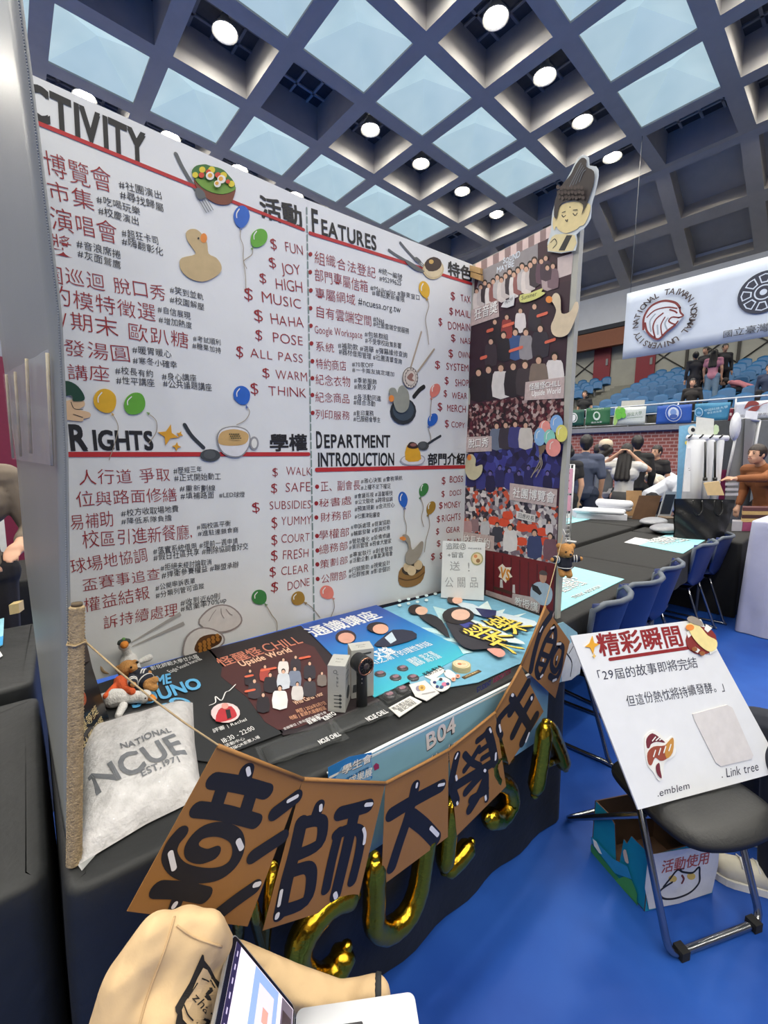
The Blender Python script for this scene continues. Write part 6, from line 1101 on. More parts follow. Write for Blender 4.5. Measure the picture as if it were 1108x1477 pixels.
wall(b2, e2, hb, M_cy).build('front_wall', t); wall(b2 + e2, -e1, hb, M_br).build('side_wall', t); wall(b2 - e1, e2, hb, M_br).build('back_wall', t); mb = MB(); mb.prism([b2, b2 + e2, b2 + e2 - e1, b2 - e1], UPZ, .0, .003, M_br); mb.build('carton_floor', t)
CP = Plane(b2, -e1, Vector((-e1.y, e1.x, 0)) if Vector((-e1.y, e1.x, 0)).dot(EYE - b2) > 0 else Vector((e1.y, -e1.x, 0))); zx = Zs(5.036, 820, 1130)
mb = MB(); o_ = .0055
for pts, c in ((((172, 440), (172, 490), (500, 925), (515, 900), (510, 850)), (52, 128, 76)), (((350, 700), (420, 670), (470, 700), (510, 800), (505, 860), (420, 780)), (70, 150, 80)), (((175, 380), (180, 430), (350, 650), (470, 690), (440, 600), (330, 540)), (44, 140, 190))): CP.poly(mb, zx(*pts), cm(c), o_, o_ + .0006, 1); o_ += .0007
CP.poly(mb, zx((190, 400), (215, 420), (255, 510), (235, 500), (200, 450)), cm('w'), o_, o_ + .0006, 1); CP.poly(mb, zx((410, 490), (430, 480), (450, 575), (425, 560)), cm((214, 190, 170)), o_, o_ + .0006, 2); mb.build('printed_scene', t)
f2n = Vector((e2.y, -e2.x, 0)).normalized(); DP = Plane(b2 + f2n * .0055, e2, f2n); mb = MB(); DP.poly(mb, zx((580, 520), (860, 470), (1095, 480), (1085, 600), (1040, 790), (800, 870), (585, 912), (555, 760)), M_sheet and (206, 208, 214) and M_sheet, 0, .0012, 1); mb.build('paper_sheet', t)
mb = MB(); DP.write(mb, '活動使用', zx((668, 650))[0], zx((1020, 575))[0], 17, mat((170, 80, 72), .6, var=0), off=.012, d=.0018)
tag(mb.build('red_lettering', t), 'red outlined lettering')
mb = MB(); DP.stroke(mb, zx((690, 745), (735, 690), (790, 625), (830, 640), (900, 645), (945, 605), (950, 650), (945, 720), (880, 790), (780, 830), (700, 835), (665, 810), (670, 770), (750, 715)), 2.6, INK, .0018); DP.stroke(mb, zx((790, 625), (835, 615)), 2.2, INK, .0018, 1); DP.stroke(mb, zx((640, 835), (668, 822)), 3, INK, .0018, 1); DP.disc(mb, *zx((755, 690))[0], 6, cm((206, 176, 92)), .0012, .0016, ry=5); DP.disc(mb, *zx((890, 672))[0], 6, cm((206, 176, 92)), .0012, .0016, ry=5); DP.stroke(mb, zx((822, 665), (835, 690), (822, 720)), 2.6, mat((110, 50, 46), .6, var=0), .002); mb.build('animal_doodle', t)

# ------------------------------------------------------------------ beige jacket and laptop in front

M_beige = mat((206, 176, 134), .85, var=.05, scale=12, bump=.35, bscale=16)
mb = MB(); A_ = lambda x, y, d: at(x, y, d)
for a, b_, ra, rb in (((226, 1352, .63), (296, 1348, .66), .030, .030), ((226, 1352, .63), (188, 1420, .61), .032, .040), ((296, 1348, .66), (322, 1400, .76), .032, .036), ((262, 1360, .65), (250, 1470, .63), .045, .050), ((188, 1420, .61), (165, 1520, .59), .040, .045), ((240, 1440, .62), (230, 1570, .58), .05, .05), ((285, 1400, .68), (268, 1560, .63), .045, .05),
                      ((300, 1380, .74), (330, 1440, .80), .045, .04), ((335, 1392, .78), (420, 1425, .80), .036, .034), ((420, 1425, .80), (478, 1446, .80), .034, .034), ((478, 1446, .80), (515, 1438, .80), .030, .027), ((515, 1438, .80), (542, 1434, .80), .027, .029)):
    capsule(mb, A_(*a), A_(*b_), ra, rb, M_beige, 12)
from mathutils import noise
jk = thing('jacket', 'beige jacket with a black printed emblem heaped behind the laptop', 'jacket', at(265, 1500, .62)); body = fuse(mb, .006, M_beige, 8)
for v in body.v:
    d = (v - EYE).normalized(); q_ = Vector((v.x * 13 + v.z * 6, v.y * 13, v.z * 5)); v += d * (.017 * (abs(noise.noise(q_)) - .2) + .005 * noise.noise(v * 40))
body.build('jacket_cloth', jk)
mb = MB(); mb.lathe([(.026, 0), (.029, .004), (.028, .012), (.020, .012)], mat((36, 40, 44), .8), at(541, 1433, .80), at(560, 1433, .80) - at(541, 1433, .80), 18); tag(mb.build('cuff', jk), 'dark knitted cuff')
def on_cloth(x, y, off=.002):
    d = ray(x, y); hit = BV.ray_cast(EYE, d.normalized()); return (hit[0] - d.normalized() * off) if hit[0] is not None else at(x, y, .57)
from mathutils.bvhtree import BVHTree
BV = BVHTree.FromPolygons([tuple(v) for v in body.v], body.f)
zj = Zs(4.617, 230, 1290); mb = MB()
def patch(pts, m, off, n=14):
    pts = smooth_closed(pts, 2); tri = tessellate_polygon([[Vector((x, y, 0)) for x, y in pts]]); V_ = [on_cloth(x, y, off) for x, y in pts]; vs = list(V_); fs = []
    for t_ in tri:                                     # subdivide onto the cloth
        P3 = [Vector(pts[k]) for k in t_]; N_ = 6; idx = {}
        for i in range(N_ + 1):
            for j in range(N_ + 1 - i):
                q = P3[0] + (P3[1] - P3[0]) * i / N_ + (P3[2] - P3[0]) * j / N_; idx[i, j] = len(vs); vs.append(on_cloth(q.x, q.y, off))
        for i in range(N_):
            for j in range(N_ - i):
                fs.append((idx[i, j], idx[i + 1, j], idx[i, j + 1]))
                if i + j < N_ - 1: fs.append((idx[i + 1, j], idx[i + 1, j + 1], idx[i, j + 1]))
    mb.add(vs, fs, m)
INKJ = mat((28, 24, 22), .85)
patch(zj((285, 400), (300, 440), (340, 490), (375, 560), (405, 590), (450, 670), (455, 760), (430, 870), (150, 870), (105, 880), (120, 800), (105, 750), (200, 590)), INKJ, .0022)
mb.build('printed_emblem', jk); mb = MB(); patch(zj((292, 490), (350, 560), (445, 740), (425, 880), (200, 880), (150, 770), (215, 650)), M_beige, .0036); tag(mb.build('emblem_field', jk), 'beige field of the emblem')
mb = MB()
def cloth_write(body_, p0, p1, hp, off):
    adv = sum(glyph(c)[2] for c in body_); p0, p1 = Vector(p0), Vector(p1); e = (p1 - p0) / adv; g = Vector((e.y, -e.x)).normalized() * hp; x = 0
    for c in body_:
        vs, fs, ad = glyph(c)
        mb.add([on_cloth(*(p0 + e * (x + a) + g * (b_ / .7)), off) for a, b_ in vs], fs, INKJ); x += ad
for pts in (((252, 1322), (238, 1370), (212, 1440), (196, 1500)), ((255, 1335), (280, 1352), (320, 1366))):
    mb2_ = MB(); mb2_.tube([on_cloth(x, y, .001) for x, y in smooth_open(pts, 6)], .0016, mat((188, 158, 118), .9), 6); mb2_.build('seam', jk)
cloth_write('zhang g', zj((215, 690))[0], zj((440, 950))[0], 13, .0052)
for pts in (zj((215, 650), (190, 690), (255, 590)), zj((285, 560), (330, 580)), zj((165, 735), (190, 800), (225, 840)), zj((350, 590), (430, 720))):
    q = [on_cloth(x, y, .005) for x, y in smooth_open(pts, 5)]; mb.tube(q, .0008, INKJ, 5)
mb.build('emblem_lettering', jk)
# laptop
LZ = .56; la, lb = onz(428, 1455, LZ), onz(597, 1430, LZ); ls = (lb - la); ls.z = 0; sl_ = ls.length; LL = sl_ * .93; ls.normalize(); lh = Vector((ls.y, -ls.x, 0)); 
if lh.dot(EYE - la) < 0: lh = -lh
lh.z = 0; lh.normalize(); WID = .304
M_alu = mat((196, 198, 202), .32, metal=.7, var=.02); M_key = mat((34, 36, 40), .5); t = thing('laptop', 'silver laptop open on the beige jacket with its bright screen turned aside', 'laptop', la)
def rrect(P, w_, h_, r, mb, d0, d1, m, ox=0, oy=0):
    pts = []
    for cx, cy, a0 in ((w_ - r, h_ - r, 0), (r, h_ - r, PI / 2), (r, r, PI), (w_ - r, r, 1.5 * PI)):
        for k in range(5): pts.append((ox + cx + r * math.cos(a0 + k * PI / 8), oy + cy + r * math.sin(a0 + k * PI / 8)))
    mb.prism([P.P(u, v) for u, v in pts], P.n, d0, d1, m)
BPn = Plane(la, ls, UPZ, lh); mb = MB(); rrect(BPn, sl_, WID, .012, mb, -.010, 0, M_alu); mb.build('base', t)
mb = MB(); rrect(BPn, sl_ * .46, WID * .80, .003, mb, 0, .0006, M_key, sl_ * .085, WID * .10); mb.build('keyboard_well', t); mb = MB(); M_kc = mat((50, 52, 56), .45); M_kl = mat((190, 192, 196), .6, var=0)
for r_ in range(6):
    n = 14; kw = WID * .78 / n; kh = sl_ * .44 / 6
    for k in range(n):
        u0 = sl_ * .095 + r_ * kh; v0 = WID * .11 + k * kw; c = [BPn.P(u0 + .001, v0 + .001), BPn.P(u0 + kh - .001, v0 + .001), BPn.P(u0 + kh - .001, v0 + kw - .001), BPn.P(u0 + .001, v0 + kw - .001)]; mb.prism(c, UPZ, .0006, .0016, M_kc)
        BPn.disc(mb, u0 + kh * .5, v0 + kw * .5, .0016, M_kl, .0016, .0018, uvmode=True, seg=6)
tag(mb.build('keys', t), 'dark keys'); mb = MB(); rrect(BPn, sl_ * .36, WID * .42, .004, mb, 0, .0004, mat((186, 188, 192), .25, metal=.7, var=0), sl_ * .60, WID * .29); mb.build('trackpad', t)
best = None
for k in range(20, 100):
    th = k * PI / 180 + .0; v = (-ls * math.cos(th) + UPZ * math.sin(th)); p = la + v * LL; d = p - EYE; z_ = d.dot(FW); ex_ = (CXP + F * d.dot(RT) / z_ - 345) ** 2 + (CYP - F * d.dot(UP) / z_ - 1355) ** 2
    if best is None or ex_ < best[0]: best = (ex_, v)
lv = best[1]; ln = lv.cross(lh) if lv.cross(lh).dot(ls) > 0 else lh.cross(lv); SCn = Plane(la, lh, ln, lv); sd = 1
mb = MB(); rrect(SCn, WID, LL, .012, mb, -.006, 0, M_alu, 0, .004); mb.build('lid', t); mb = MB(); rrect(SCn, WID - .004, LL - .004, .010, mb, 0, .0008, mat((24, 22, 30), .2, var=0), .002, .006); mb.build('bezel', t)
def scr(u0, v0, u1, v1, c, d, mb, e=.85): mb.prism([SCn.P(WID * u, LL * v) for u, v in ((u0, v0), (u1, v0), (u1, v1), (u0, v1))], ln, d, d + .0003, mat(c, .4, var=0, emit=e))
mb = MB(); scr(.025, .06, .975, .955, (206, 196, 214), .0009, mb); scr(.025, .89, .975, .955, (40, 34, 70), .0013, mb, .5)
for k in range(14): scr(.06 + .06 * k, .915, .085 + .06 * k, .928, (170, 160, 190), .0017, mb)
scr(.03, .30, .62, .66, (126, 150, 206), .0013, mb); scr(.08, .36, .30, .58, (196, 186, 206), .0017, mb); scr(.16, .42, .22, .5, (190, 140, 130), .0021, mb); scr(.03, .07, .7, .24, (92, 84, 98), .0013, mb); scr(.08, .09, .3, .22, (52, 40, 46), .0017, mb); scr(.40, .1, .6, .2, (196, 176, 166), .0017, mb); scr(.68, .12, .94, .80, (226, 222, 232), .0013, mb)
for k in range(5): scr(.72, .2 + .1 * k, .88, .215 + .1 * k, (120, 116, 140), .0017, mb)
mb.build('screen', t)

t = thing('stool', 'low black stool carrying the laptop and the jacket', 'stool', (.31, .42, 0)); mb = MB(); mb.lathe([(.12, .515), (.13, .52), (.13, .542), (.12, .548)], M_leather, (.31, .42, 0), (0, 0, 1), 24); mb.build('seat', t)
for k in range(3): d = Vector((math.cos(k * 2.1), math.sin(k * 2.1), 0)); mb = MB(); mb.tube([Vector((.31, .42, .52)) + d * .09, Vector((.31, .42, 0)) + d * .13], .012, M_rub, 8); mb.build('leg', t)

# ------------------------------------------------------------------ people
M_skin = mat((206, 160, 132), .55, var=.06, scale=14); M_hair = mat((28, 24, 24), .45, var=.2, scale=40, bump=.3, bscale=90); M_hairb = mat((46, 34, 30), .45, var=.2, scale=40, bump=.3, bscale=90)
def person(label, pos, face, H=1.75, top=(60, 60, 70), bottom=(40, 42, 50), hair='short', arms=None, lean=0.0, sleeve=.5, skirt=False, cap=None, vox=.010, sit=False, vest=None, group=None, turn=0.0, hm=None, extra=None, z0=0.0, parts=('legs',), shoes=(60, 56, 54), back=True):
    """pos: x, y on the floor; face: compass angle the person looks toward; arms: ((elbow),(wrist)) left and right in body axes (right, forward, up, for a 1.75 m figure)."""
    k = H / 1.75; f = Vector((math.cos(face), math.sin(face), 0)); r_ = Vector((f.y, -f.x, 0)); o = Vector((pos[0], pos[1], z0))
    W_ = lambda x, y, z: o + (r_ * x + f * y + UPZ * z) * k
    hipz = .47 if sit else .93; cl, sl2 = math.cos(lean), math.sin(lean)
    T = lambda x, y, z: W_(x, (y * cl + (z - .95) * sl2), hipz + .02 + ((z - .95) * cl - y * sl2))    # torso frame, leaning forward about the hips
    t = thing('person', label, 'person', o, group=group)
    sh = {-1: T(-.175, 0, 1.42), 1: T(.175, 0, 1.42)}
    A = arms or (((-.23, -.03, 1.14), (-.22, .06, .90)), ((.23, -.03, 1.14), (.22, .06, .90)))
    el = {-1: T(*A[0][0]), 1: T(*A[1][0])}; wr = {-1: T(*A[0][1]), 1: T(*A[1][1])}
    hp = {s: W_(.095 * s, 0, hipz) for s in (-1, 1)}
    if sit: kn = {s: W_(.12 * s, .42, .50) for s in (-1, 1)}; an = {s: W_(.12 * s, .40, .09) for s in (-1, 1)}
    else: kn = {s: W_(.10 * s, .02, .50) for s in (-1, 1)}; an = {s: W_(.11 * s, -.02, .09) for s in (-1, 1)}
    mb = MB(); hc = T(0, .03, 1.635); nk = T(0, .0, 1.50)
    capsule(mb, T(0, -.01, 1.45), T(0, .02, 1.56), .058 * k, .052 * k, M_skin)
    hr = Matrix((r_, f, UPZ)).transposed(); mb.ell(hc, (.076 * k, .094 * k, .116 * k), M_skin, hr); capsule(mb, hc + (f * .06 - UPZ * .06) * k, hc + (f * .055 - UPZ * .085) * k, .046 * k, .036 * k, M_skin)
    capsule(mb, hc + (f * .088 + UPZ * .01) * k, hc + (f * .106 - UPZ * .022) * k, .012 * k, .015 * k, M_skin, 8)
    for s in (-1, 1): mb.ell(hc + (r_ * .078 * s - UPZ * .01) * k, (.012 * k, .022 * k, .032 * k), M_skin, hr, 10, 8)
    capsule(mb, T(0, 0, .98), T(0, 0, 1.12), .125 * k, .115 * k, M_skin); capsule(mb, T(-.05, 0, 1.30), T(.05, 0, 1.30), .125 * k, .125 * k, M_skin); capsule(mb, T(0, 0, 1.12), T(0, 0, 1.3), .115 * k, .13 * k, M_skin)
    capsule(mb, sh[-1], sh[1], .06 * k, .06 * k, M_skin)
    for s in (-1, 1):
        capsule(mb, sh[s], el[s], .050 * k, .040 * k, M_skin); capsule(mb, el[s], wr[s], .040 * k, .027 * k, M_skin)
        d = (wr[s] - el[s]).normalized(); side = d.cross(UPZ); side = side.normalized() if side.length > .1 else r_.copy(); up_ = side.cross(d)
        capsule(mb, wr[s] + d * .02 * k, wr[s] + d * .075 * k, .026 * k, .034 * k, M_skin)
        for q in range(4): b0 = wr[s] + d * .085 * k + side * (q - 1.5) * .019 * k; L = (.062, .072, .068, .052)[q] * k; capsule(mb, b0, b0 + d * L * .55 - up_ * .004 * k, .0092 * k, .0088 * k, M_skin, 7, 3); capsule(mb, b0 + d * L * .55 - up_ * .004 * k, b0 + d * L - up_ * .024 * k, .0088 * k, .0078 * k, M_skin, 7, 3)
        b0 = wr[s] + d * .035 * k + side * .028 * k * s; capsule(mb, b0, b0 + d * .035 * k + side * .03 * k * s - up_ * .012 * k, .012 * k, .0095 * k, M_skin, 7, 3)
        capsule(mb, hp[s], kn[s], .082 * k, .055 * k, M_skin); capsule(mb, kn[s], an[s], .053 * k, .036 * k, M_skin)
    capsule(mb, hp[-1], hp[1], .10 * k, .10 * k, M_skin)
    for s in (-1, 1): capsule(mb, an[s] - UPZ * .03 * k, an[s] + f * .15 * k - UPZ * .052 * k, .04 * k, .032 * k, M_skin)
    fuse(mb, vox * k, M_skin).build('body', t)
    mt = mat(top, .8, var=.06, scale=12, bump=.4, bscale=14); mbm = mat(bottom, .85, var=.08, scale=12, bump=.3, bscale=18)
    mb = MB(); capsule(mb, T(-.03, 0, .95), T(.03, 0, .95), .138 * k, .138 * k, mt); capsule(mb, T(0, 0, .95), T(0, 0, 1.12), .138 * k, .132 * k, mt); capsule(mb, T(0, 0, 1.12), T(0, 0, 1.3), .132 * k, .145 * k, mt); capsule(mb, T(-.06, 0, 1.30), T(.06, 0, 1.30), .138 * k, .138 * k, mt); capsule(mb, sh[-1], sh[1], .075 * k, .075 * k, mt); capsule(mb, T(0, -.01, 1.42), T(0, -.005, 1.475), .075 * k, .062 * k, mt)
    for s in (-1, 1):
        if sleeve > 0:
            if sleeve <= 1: capsule(mb, sh[s], sh[s].lerp(el[s], sleeve), .068 * k, .066 * k, mt)
            else: capsule(mb, sh[s], el[s], .068 * k, .055 * k, mt); capsule(mb, el[s], el[s].lerp(wr[s], sleeve - 1), .055 * k, .042 * k, mt)
    fuse(mb, vox * k, mt, 2).build('top_garment', t)
    if vest:
        mv = mat(vest, .8, var=.06, scale=12, bump=.4, bscale=14); mb = MB(); capsule(mb, T(0, 0, .98), T(0, 0, 1.12), .146 * k, .142 * k, mv); capsule(mb, T(0, 0, 1.12), T(0, 0, 1.28), .142 * k, .152 * k, mv); capsule(mb, T(-.08, 0, 1.34), T(.08, 0, 1.34), .125 * k, .125 * k, mv); fuse(mb, vox * k, mv, 2).build('vest', t)
    mb = MB()
    if skirt: mb.lathe([(.155 * k, .02 * k), (.172 * k, -.08 * k), (.20 * k, -.5 * k), (.205 * k, -.62 * k), (.19 * k, -.62 * k), (.12 * k, -.02 * k)], mbm, T(0, 0, 1.0), (0, 0, 1), 22)
    else:
        capsule(mb, hp[-1], hp[1], .114 * k, .114 * k, mbm)
        for s in (-1, 1): capsule(mb, hp[s], kn[s], .104 * k, .078 * k, mbm); capsule(mb, kn[s], an[s] + UPZ * (.0 if sit else .01), .076 * k, .068 * k, mbm)
        mb = fuse(mb, vox * k, mbm, 2)
    mb.build('bottom_garment', t)
    for s in (-1, 1):
        mb = MB(); ms = mat(shoes, .6, var=.06); capsule(mb, an[s] + UPZ * .0 * k - f * .02, an[s] - UPZ * .045 * k, .05 * k, .05 * k, ms); capsule(mb, an[s] - UPZ * .04 * k - f * .03, an[s] + f * .16 * k - UPZ * .048 * k, .050 * k, .043 * k, ms); q = fuse(mb, vox * k, ms); 
        for v in q.v: v.z = max(v.z, z0 + .003)
        so = q.build('shoe', t)
        if vox < .0095:
            sq = MB(); P5 = [an[s] + f * y_ * k + r_ * x_ * k for x_, y_ in smooth_closed([(-.04, -.06), (-.046, .08), (-.045, .17), (0, .215), (.045, .17), (.046, .08), (.04, -.06), (0, -.075)], 3)]; sq.prism([Vector((p.x, p.y, z0 + .001)) for p in P5], UPZ, 0, .026, mat((226, 224, 216), .6)); sq.build('sole', so)
            for y_ in (.07, .095, .12): lq = MB(); lq.tube([an[s] + f * (y_ * k) + r_ * (x_ * k) + UPZ * (z_ * k) for x_, z_ in ((-.032, -.012), (0, .006), (.032, -.012))], .003, mat((236, 234, 228), .7), 6); lq.build('lace', so)
    mh = hm or M_hair; mb = MB()
    if hair != 'none':
        mb.ell(hc - f * .012 * k + UPZ * .022 * k, (.090 * k, .104 * k, .112 * k), mh, hr); capsule(mb, hc - f * .05 * k, hc - f * .05 * k - UPZ * .06 * k, .070 * k, .050 * k, mh)
        if hair == 'long':
            for s in (-1, 0, 1): capsule(mb, hc - f * .05 * k + r_ * .045 * s * k, T(.07 * s, -.13, 1.22), .055 * k, .045 * k, mh)
        if hair == 'hang':
            for s in (-1, 0, 1): capsule(mb, hc - f * .02 * k + r_ * .045 * s * k, hc + f * .03 * k + r_ * .05 * s * k - UPZ * .38 * k, .06 * k, .045 * k, mh)
        if hair == 'bob': capsule(mb, hc - f * .04 * k - UPZ * .03 * k + r_ * .04 * k, hc - f * .04 * k - UPZ * .10 * k - r_ * .04 * k, .075 * k, .075 * k, mh)
        q = fuse(mb, .009 * k, mh, 2)
        # keep the face clear
        keep = []
        for i, fc in enumerate(q.f):
            c = sum((q.v[j] for j in fc), Vector()) / len(fc) - hc
            if c.dot(f) > .045 * k and c.z < .052 * k and c.z > -.16 * k and abs(c.dot(r_)) < .07 * k: continue
            keep.append(fc)
        q.f = keep; q.m = q.m[:len(keep)]; q.sm = q.sm[:len(keep)]; q.build('hair', t)
    mb = MB()
    for s in (-1, 1): mb.ell(hc + (f * .086 + r_ * .032 * s + UPZ * .008) * k, (.012 * k, .006 * k, .006 * k), mat((34, 26, 24), .3, var=0), hr, 8, 6); capsule(mb, hc + (f * .088 + r_ * .02 * s + UPZ * .03) * k, hc + (f * .082 + r_ * .045 * s + UPZ * .028) * k, .004 * k, .003 * k, M_hair, 6, 2)
    capsule(mb, hc + (f * .098 - r_ * .02 - UPZ * .052) * k, hc + (f * .098 + r_ * .02 - UPZ * .052) * k, .006 * k, .006 * k, mat((156, 84, 78), .5, var=0), 6, 3); mb.build('face_features', t)
    if cap:
        mc = mat(cap, .8); mb = MB(); mb.lathe([(.104 * k, .0), (.104 * k, .05 * k), (.085 * k, .10 * k), (.03 * k, .125 * k), (.001, .127 * k)], mc, hc + UPZ * .03 * k, (0, 0, 1), 18); mb.grid(lambda u, v: hc + (r_ * (u - .5) * .15 * (1 - .2 * v) + f * (.09 + .09 * v) + UPZ * (.04 - .01 * v)) * k, 6, 4, mc, .006); mb.build('cap', t)
    return t
def spot(x, y, d): p = at(x, y, d); return p.x, p.y
VA = math.radians(22)
UPARM = (((-.36, .04, 1.42), (-.10, -.06, 1.60)), ((.30, .10, 1.36), (.10, -.04, 1.58)))
person('dark clothed person standing at the side panel edge with back turned', spot(817, 650, 6.35), VA + .3, 1.80, (30, 30, 34), (26, 26, 30), 'bob')
person('broad man in a navy tee and jeans standing with his back turned', spot(846, 640, 6.7), VA, 1.93, (70, 78, 100), (44, 52, 72), 'short', sleeve=.85)
person('person with dark hair leaning forward between the navy tee and the cap', spot(864, 645, 7.9), VA - .7, 1.84, (46, 46, 52), (36, 36, 40), 'short')
person('person in a beige cap and grey vest over a white shirt', spot(874, 643, 7.2), VA, 1.86, (214, 214, 218), (60, 62, 68), 'bob', cap=(206, 190, 166), vest=(126, 130, 134), sleeve=.9)
person('woman in a white tee lifting both arms to her long dark hair', spot(904, 650, 6.75), VA - .35, 1.80, (214, 212, 208), (72, 72, 74), 'long', arms=UPARM, sleeve=.45, skirt=True)
person('tall man in a black suit standing behind the woman in white', spot(920, 640, 7.6), VA + .2, 1.98, (28, 28, 30), (26, 26, 28), 'short', sleeve=1.9)
person('woman in a white shirt bending forward over the stand table, long dark hair', spot(941, 690, 6.8), VA - 1.5, 1.78, (216, 220, 230), (34, 34, 38), 'hang', lean=.95, arms=(((-.2, .12, 1.2), (-.16, .3, 1.05)), ((.2, .12, 1.2), (.16, .3, 1.05))), sleeve=1.9)
person('dark haired person in black far behind the bending woman', spot(949, 650, 8.4), VA + 2.4, 1.84, (34, 32, 34), (30, 30, 32), 'short')
person('person with dark hair in a cream top stooping beyond the laptops', spot(972, 690, 7.6), VA + 1.2, 1.72, (222, 212, 196), (40, 40, 46), 'bob', lean=.85, hm=M_hairb)
person('dark haired person beside the white tube stand', spot(987, 682, 8.8), VA + 1.4, 1.72, (206, 206, 206), (40, 40, 46), 'bob', lean=.8, hm=M_hair)
# reaching person at the right edge
rp = at(1116, 660, 5.45); person('person in a rust brown sweater reaching out at the right edge', (rp.x, rp.y), math.radians(150), 1.80, (140, 84, 46), (50, 46, 48), 'short', lean=.35, arms=(((-.22, .26, 1.42), (-.10, .52, 1.50)), ((.22, .05, 1.16), (.20, .2, 1.0))), sleeve=1.85, hm=M_hairb)
# person behind the left tables
person('person in a taupe coat with a white cuff at the left edge', (-.185, 2.93), math.radians(-88), 1.74, (118, 106, 92), (32, 30, 34), 'short', arms=(((-.27, .02, 1.15), (-.20, .22, 1.10)), ((.26, .06, 1.14), (.0, .26, 1.06))), sleeve=1.72)
# seated person cut by the right edge: shoe and dark clothes
person('seated person in dark clothes and pale sneakers cut off at the right edge', (2.24, -.22), math.radians(118), 1.70, (52, 56, 62), (34, 38, 50), 'short', sit=True, shoes=(206, 200, 182), vox=.009, sleeve=1.9)
# ------------------------------------------------------------------ the row of tables beyond the booth
GP = 'black clothed tables in the row beyond the booth'
draped_table([(1.78, .895), (3.48, .895), (3.48, 1.62), (1.78, 1.62)], TZ, M_blackc, 'black clothed table next to the booth, nearest the hanging bear', floor_z=.5, wav=.004)
draped_table([(3.50, .935), (5.20, .975), (5.20, 1.70), (3.50, 1.66)], TZ, M_blackc, 'black clothed table second from the booth, with the pale placard near its corner', floor_z=.5, wav=.004)
draped_table([(2.1, 1.70), (3.8, 1.72), (3.8, 2.50), (2.1, 2.48)], TZ, M_blackc, 'black clothed table in the back row close behind the side panel', wav=.006)
draped_table([(3.85, 1.76), (5.55, 1.80), (5.55, 2.60), (3.85, 2.56)], TZ, M_blackc, 'black clothed table in the back row with the placard beside the wire rack', wav=.006)
draped_table([(5.62, 1.80), (7.2, 1.84), (7.2, 2.68), (5.62, 2.64)], TZ, M_blackc, 'black clothed table under the white paper rolls and brown laptop stand', wav=.006)
draped_table([(5.26, .74), (6.95, .76), (6.95, 1.74), (5.26, 1.70)], TZ, M_blackc, 'black clothed table under the big black tote bag', wav=.006)
FTP = Plane((0, 0, TZ + .002), (1, 0, 0), UPZ)
TEAL = (150, 212, 220)
def placard(pts, label, txt):
    n = Vector(UPZ); t = thing('booth_placard', label, 'placard', FTP.px(*pts[0])); mb = MB(); mb.prism([FTP.px(*p) for p in pts], n, 0, .004, cm(TEAL)); mb.build('card', t)
    mb = MB(); M2 = mat((70, 78, 90), .6, var=0); M3 = cm((240, 240, 238))
    for s_, p0, p1, hp in txt: FTP.write(mb, s_, p0, p1, hp, M2, d=.0046, off=.04); FTP.write(mb, s_, (p0[0] - .4, p0[1] - .5), (p1[0] - .4, p1[1] - .5), hp, M3, d=.005)
    mb.build('lettering', t)
zt_ = Zs(3.484, 790, 560)
placard(zt_((60, 1125), (75, 955), (135, 900), (385, 962)), 'pale blue booth placard nearest the hanging bear', [('B05', zt_((100, 985))[0], zt_((160, 960))[0], 4, ), ('國立大學學生會', zt_((85, 1030))[0], zt_((205, 985))[0], 6), ('STUDENT ASSOCIATION', zt_((140, 1060))[0], zt_((280, 1000))[0], 2.4)])
placard(zt_((460, 790), (620, 728), (808, 755), (680, 832)), 'pale blue booth placard on the corner of the second black table', [('大學學生會', zt_((590, 790))[0], zt_((720, 765))[0], 5), ('B06', zt_((600, 770))[0], zt_((660, 755))[0], 3)])
placard(zt_((90, 685), (95, 635), (170, 620), (300, 640)), 'pale blue booth placard beside the white wire rack in the back row', [('學生自治會', zt_((115, 655))[0], zt_((230, 640))[0], 4)])
mb = MB(); mb.prism([FTP.px(*p) for p in zt_((385, 775), (440, 750), (535, 765), (470, 790))], UPZ, 0, .002, cm((214, 214, 220))); tag(mb.build('paper_sheet'), 'white paper sheet left of the placard on the second black table', 'paper')
# white wire rack with pink notes
a = onz(815, 778, TZ); r0 = Vector((3.95, 1.83, TZ)); r0 = onp(826, 772, (0, 1.83, 0), (0, 1, 0)); r0 = Vector((4.02, 1.84, TZ)); hr_ = .74
rk = thing('wire_rack', 'white wire grid rack with pink notes beside the edge of the side panel', 'wire rack', r0); mb = MB(); M_wire = mat((226, 226, 226), .4); ru = Vector((-.62, .42, 0)).normalized()
for k in range(10): p = r0 + ru * (.036 * k); mb.tube([p, p + UPZ * hr_], .004 if k else .008, M_wire, 6)
for k in range(20): p = r0 + UPZ * (hr_ * k / 19); mb.tube([p, p + ru * .33], .004, M_wire, 6)
mb.build('grid', rk); mb = MB(); RP = Plane(r0, -ru, Vector((-ru.y, ru.x, 0)) if Vector((-ru.y, ru.x, 0)).dot(EYE - r0) > 0 else Vector((ru.y, -ru.x, 0)))
for z0, z1 in ((.47, .70), (.30, .45)): mb.prism([RP.P(-.22, z0), RP.P(-.015, z0), RP.P(-.015, z1), RP.P(-.22, z1)], RP.n, .006, .008, cm((236, 176, 196)))
for k in range(5): RP.stroke(mb, [(-.19, .66 - .036 * k), (-.05 - .02 * (k % 2), .66 - .036 * k)], .012, mat((190, 70, 96), .6, var=0), .0086, 1, uvmode=True)
mb.build('pink_note', rk)
for sx in (0, .33): 
    mb = MB(); mb.box((r0.x + ru.x * sx - .02, r0.y + ru.y * sx - .06, TZ + .001), (r0.x + ru.x * sx + .02, r0.y + ru.y * sx + .06, TZ + .012), M_wire); mb.build('foot', rk)
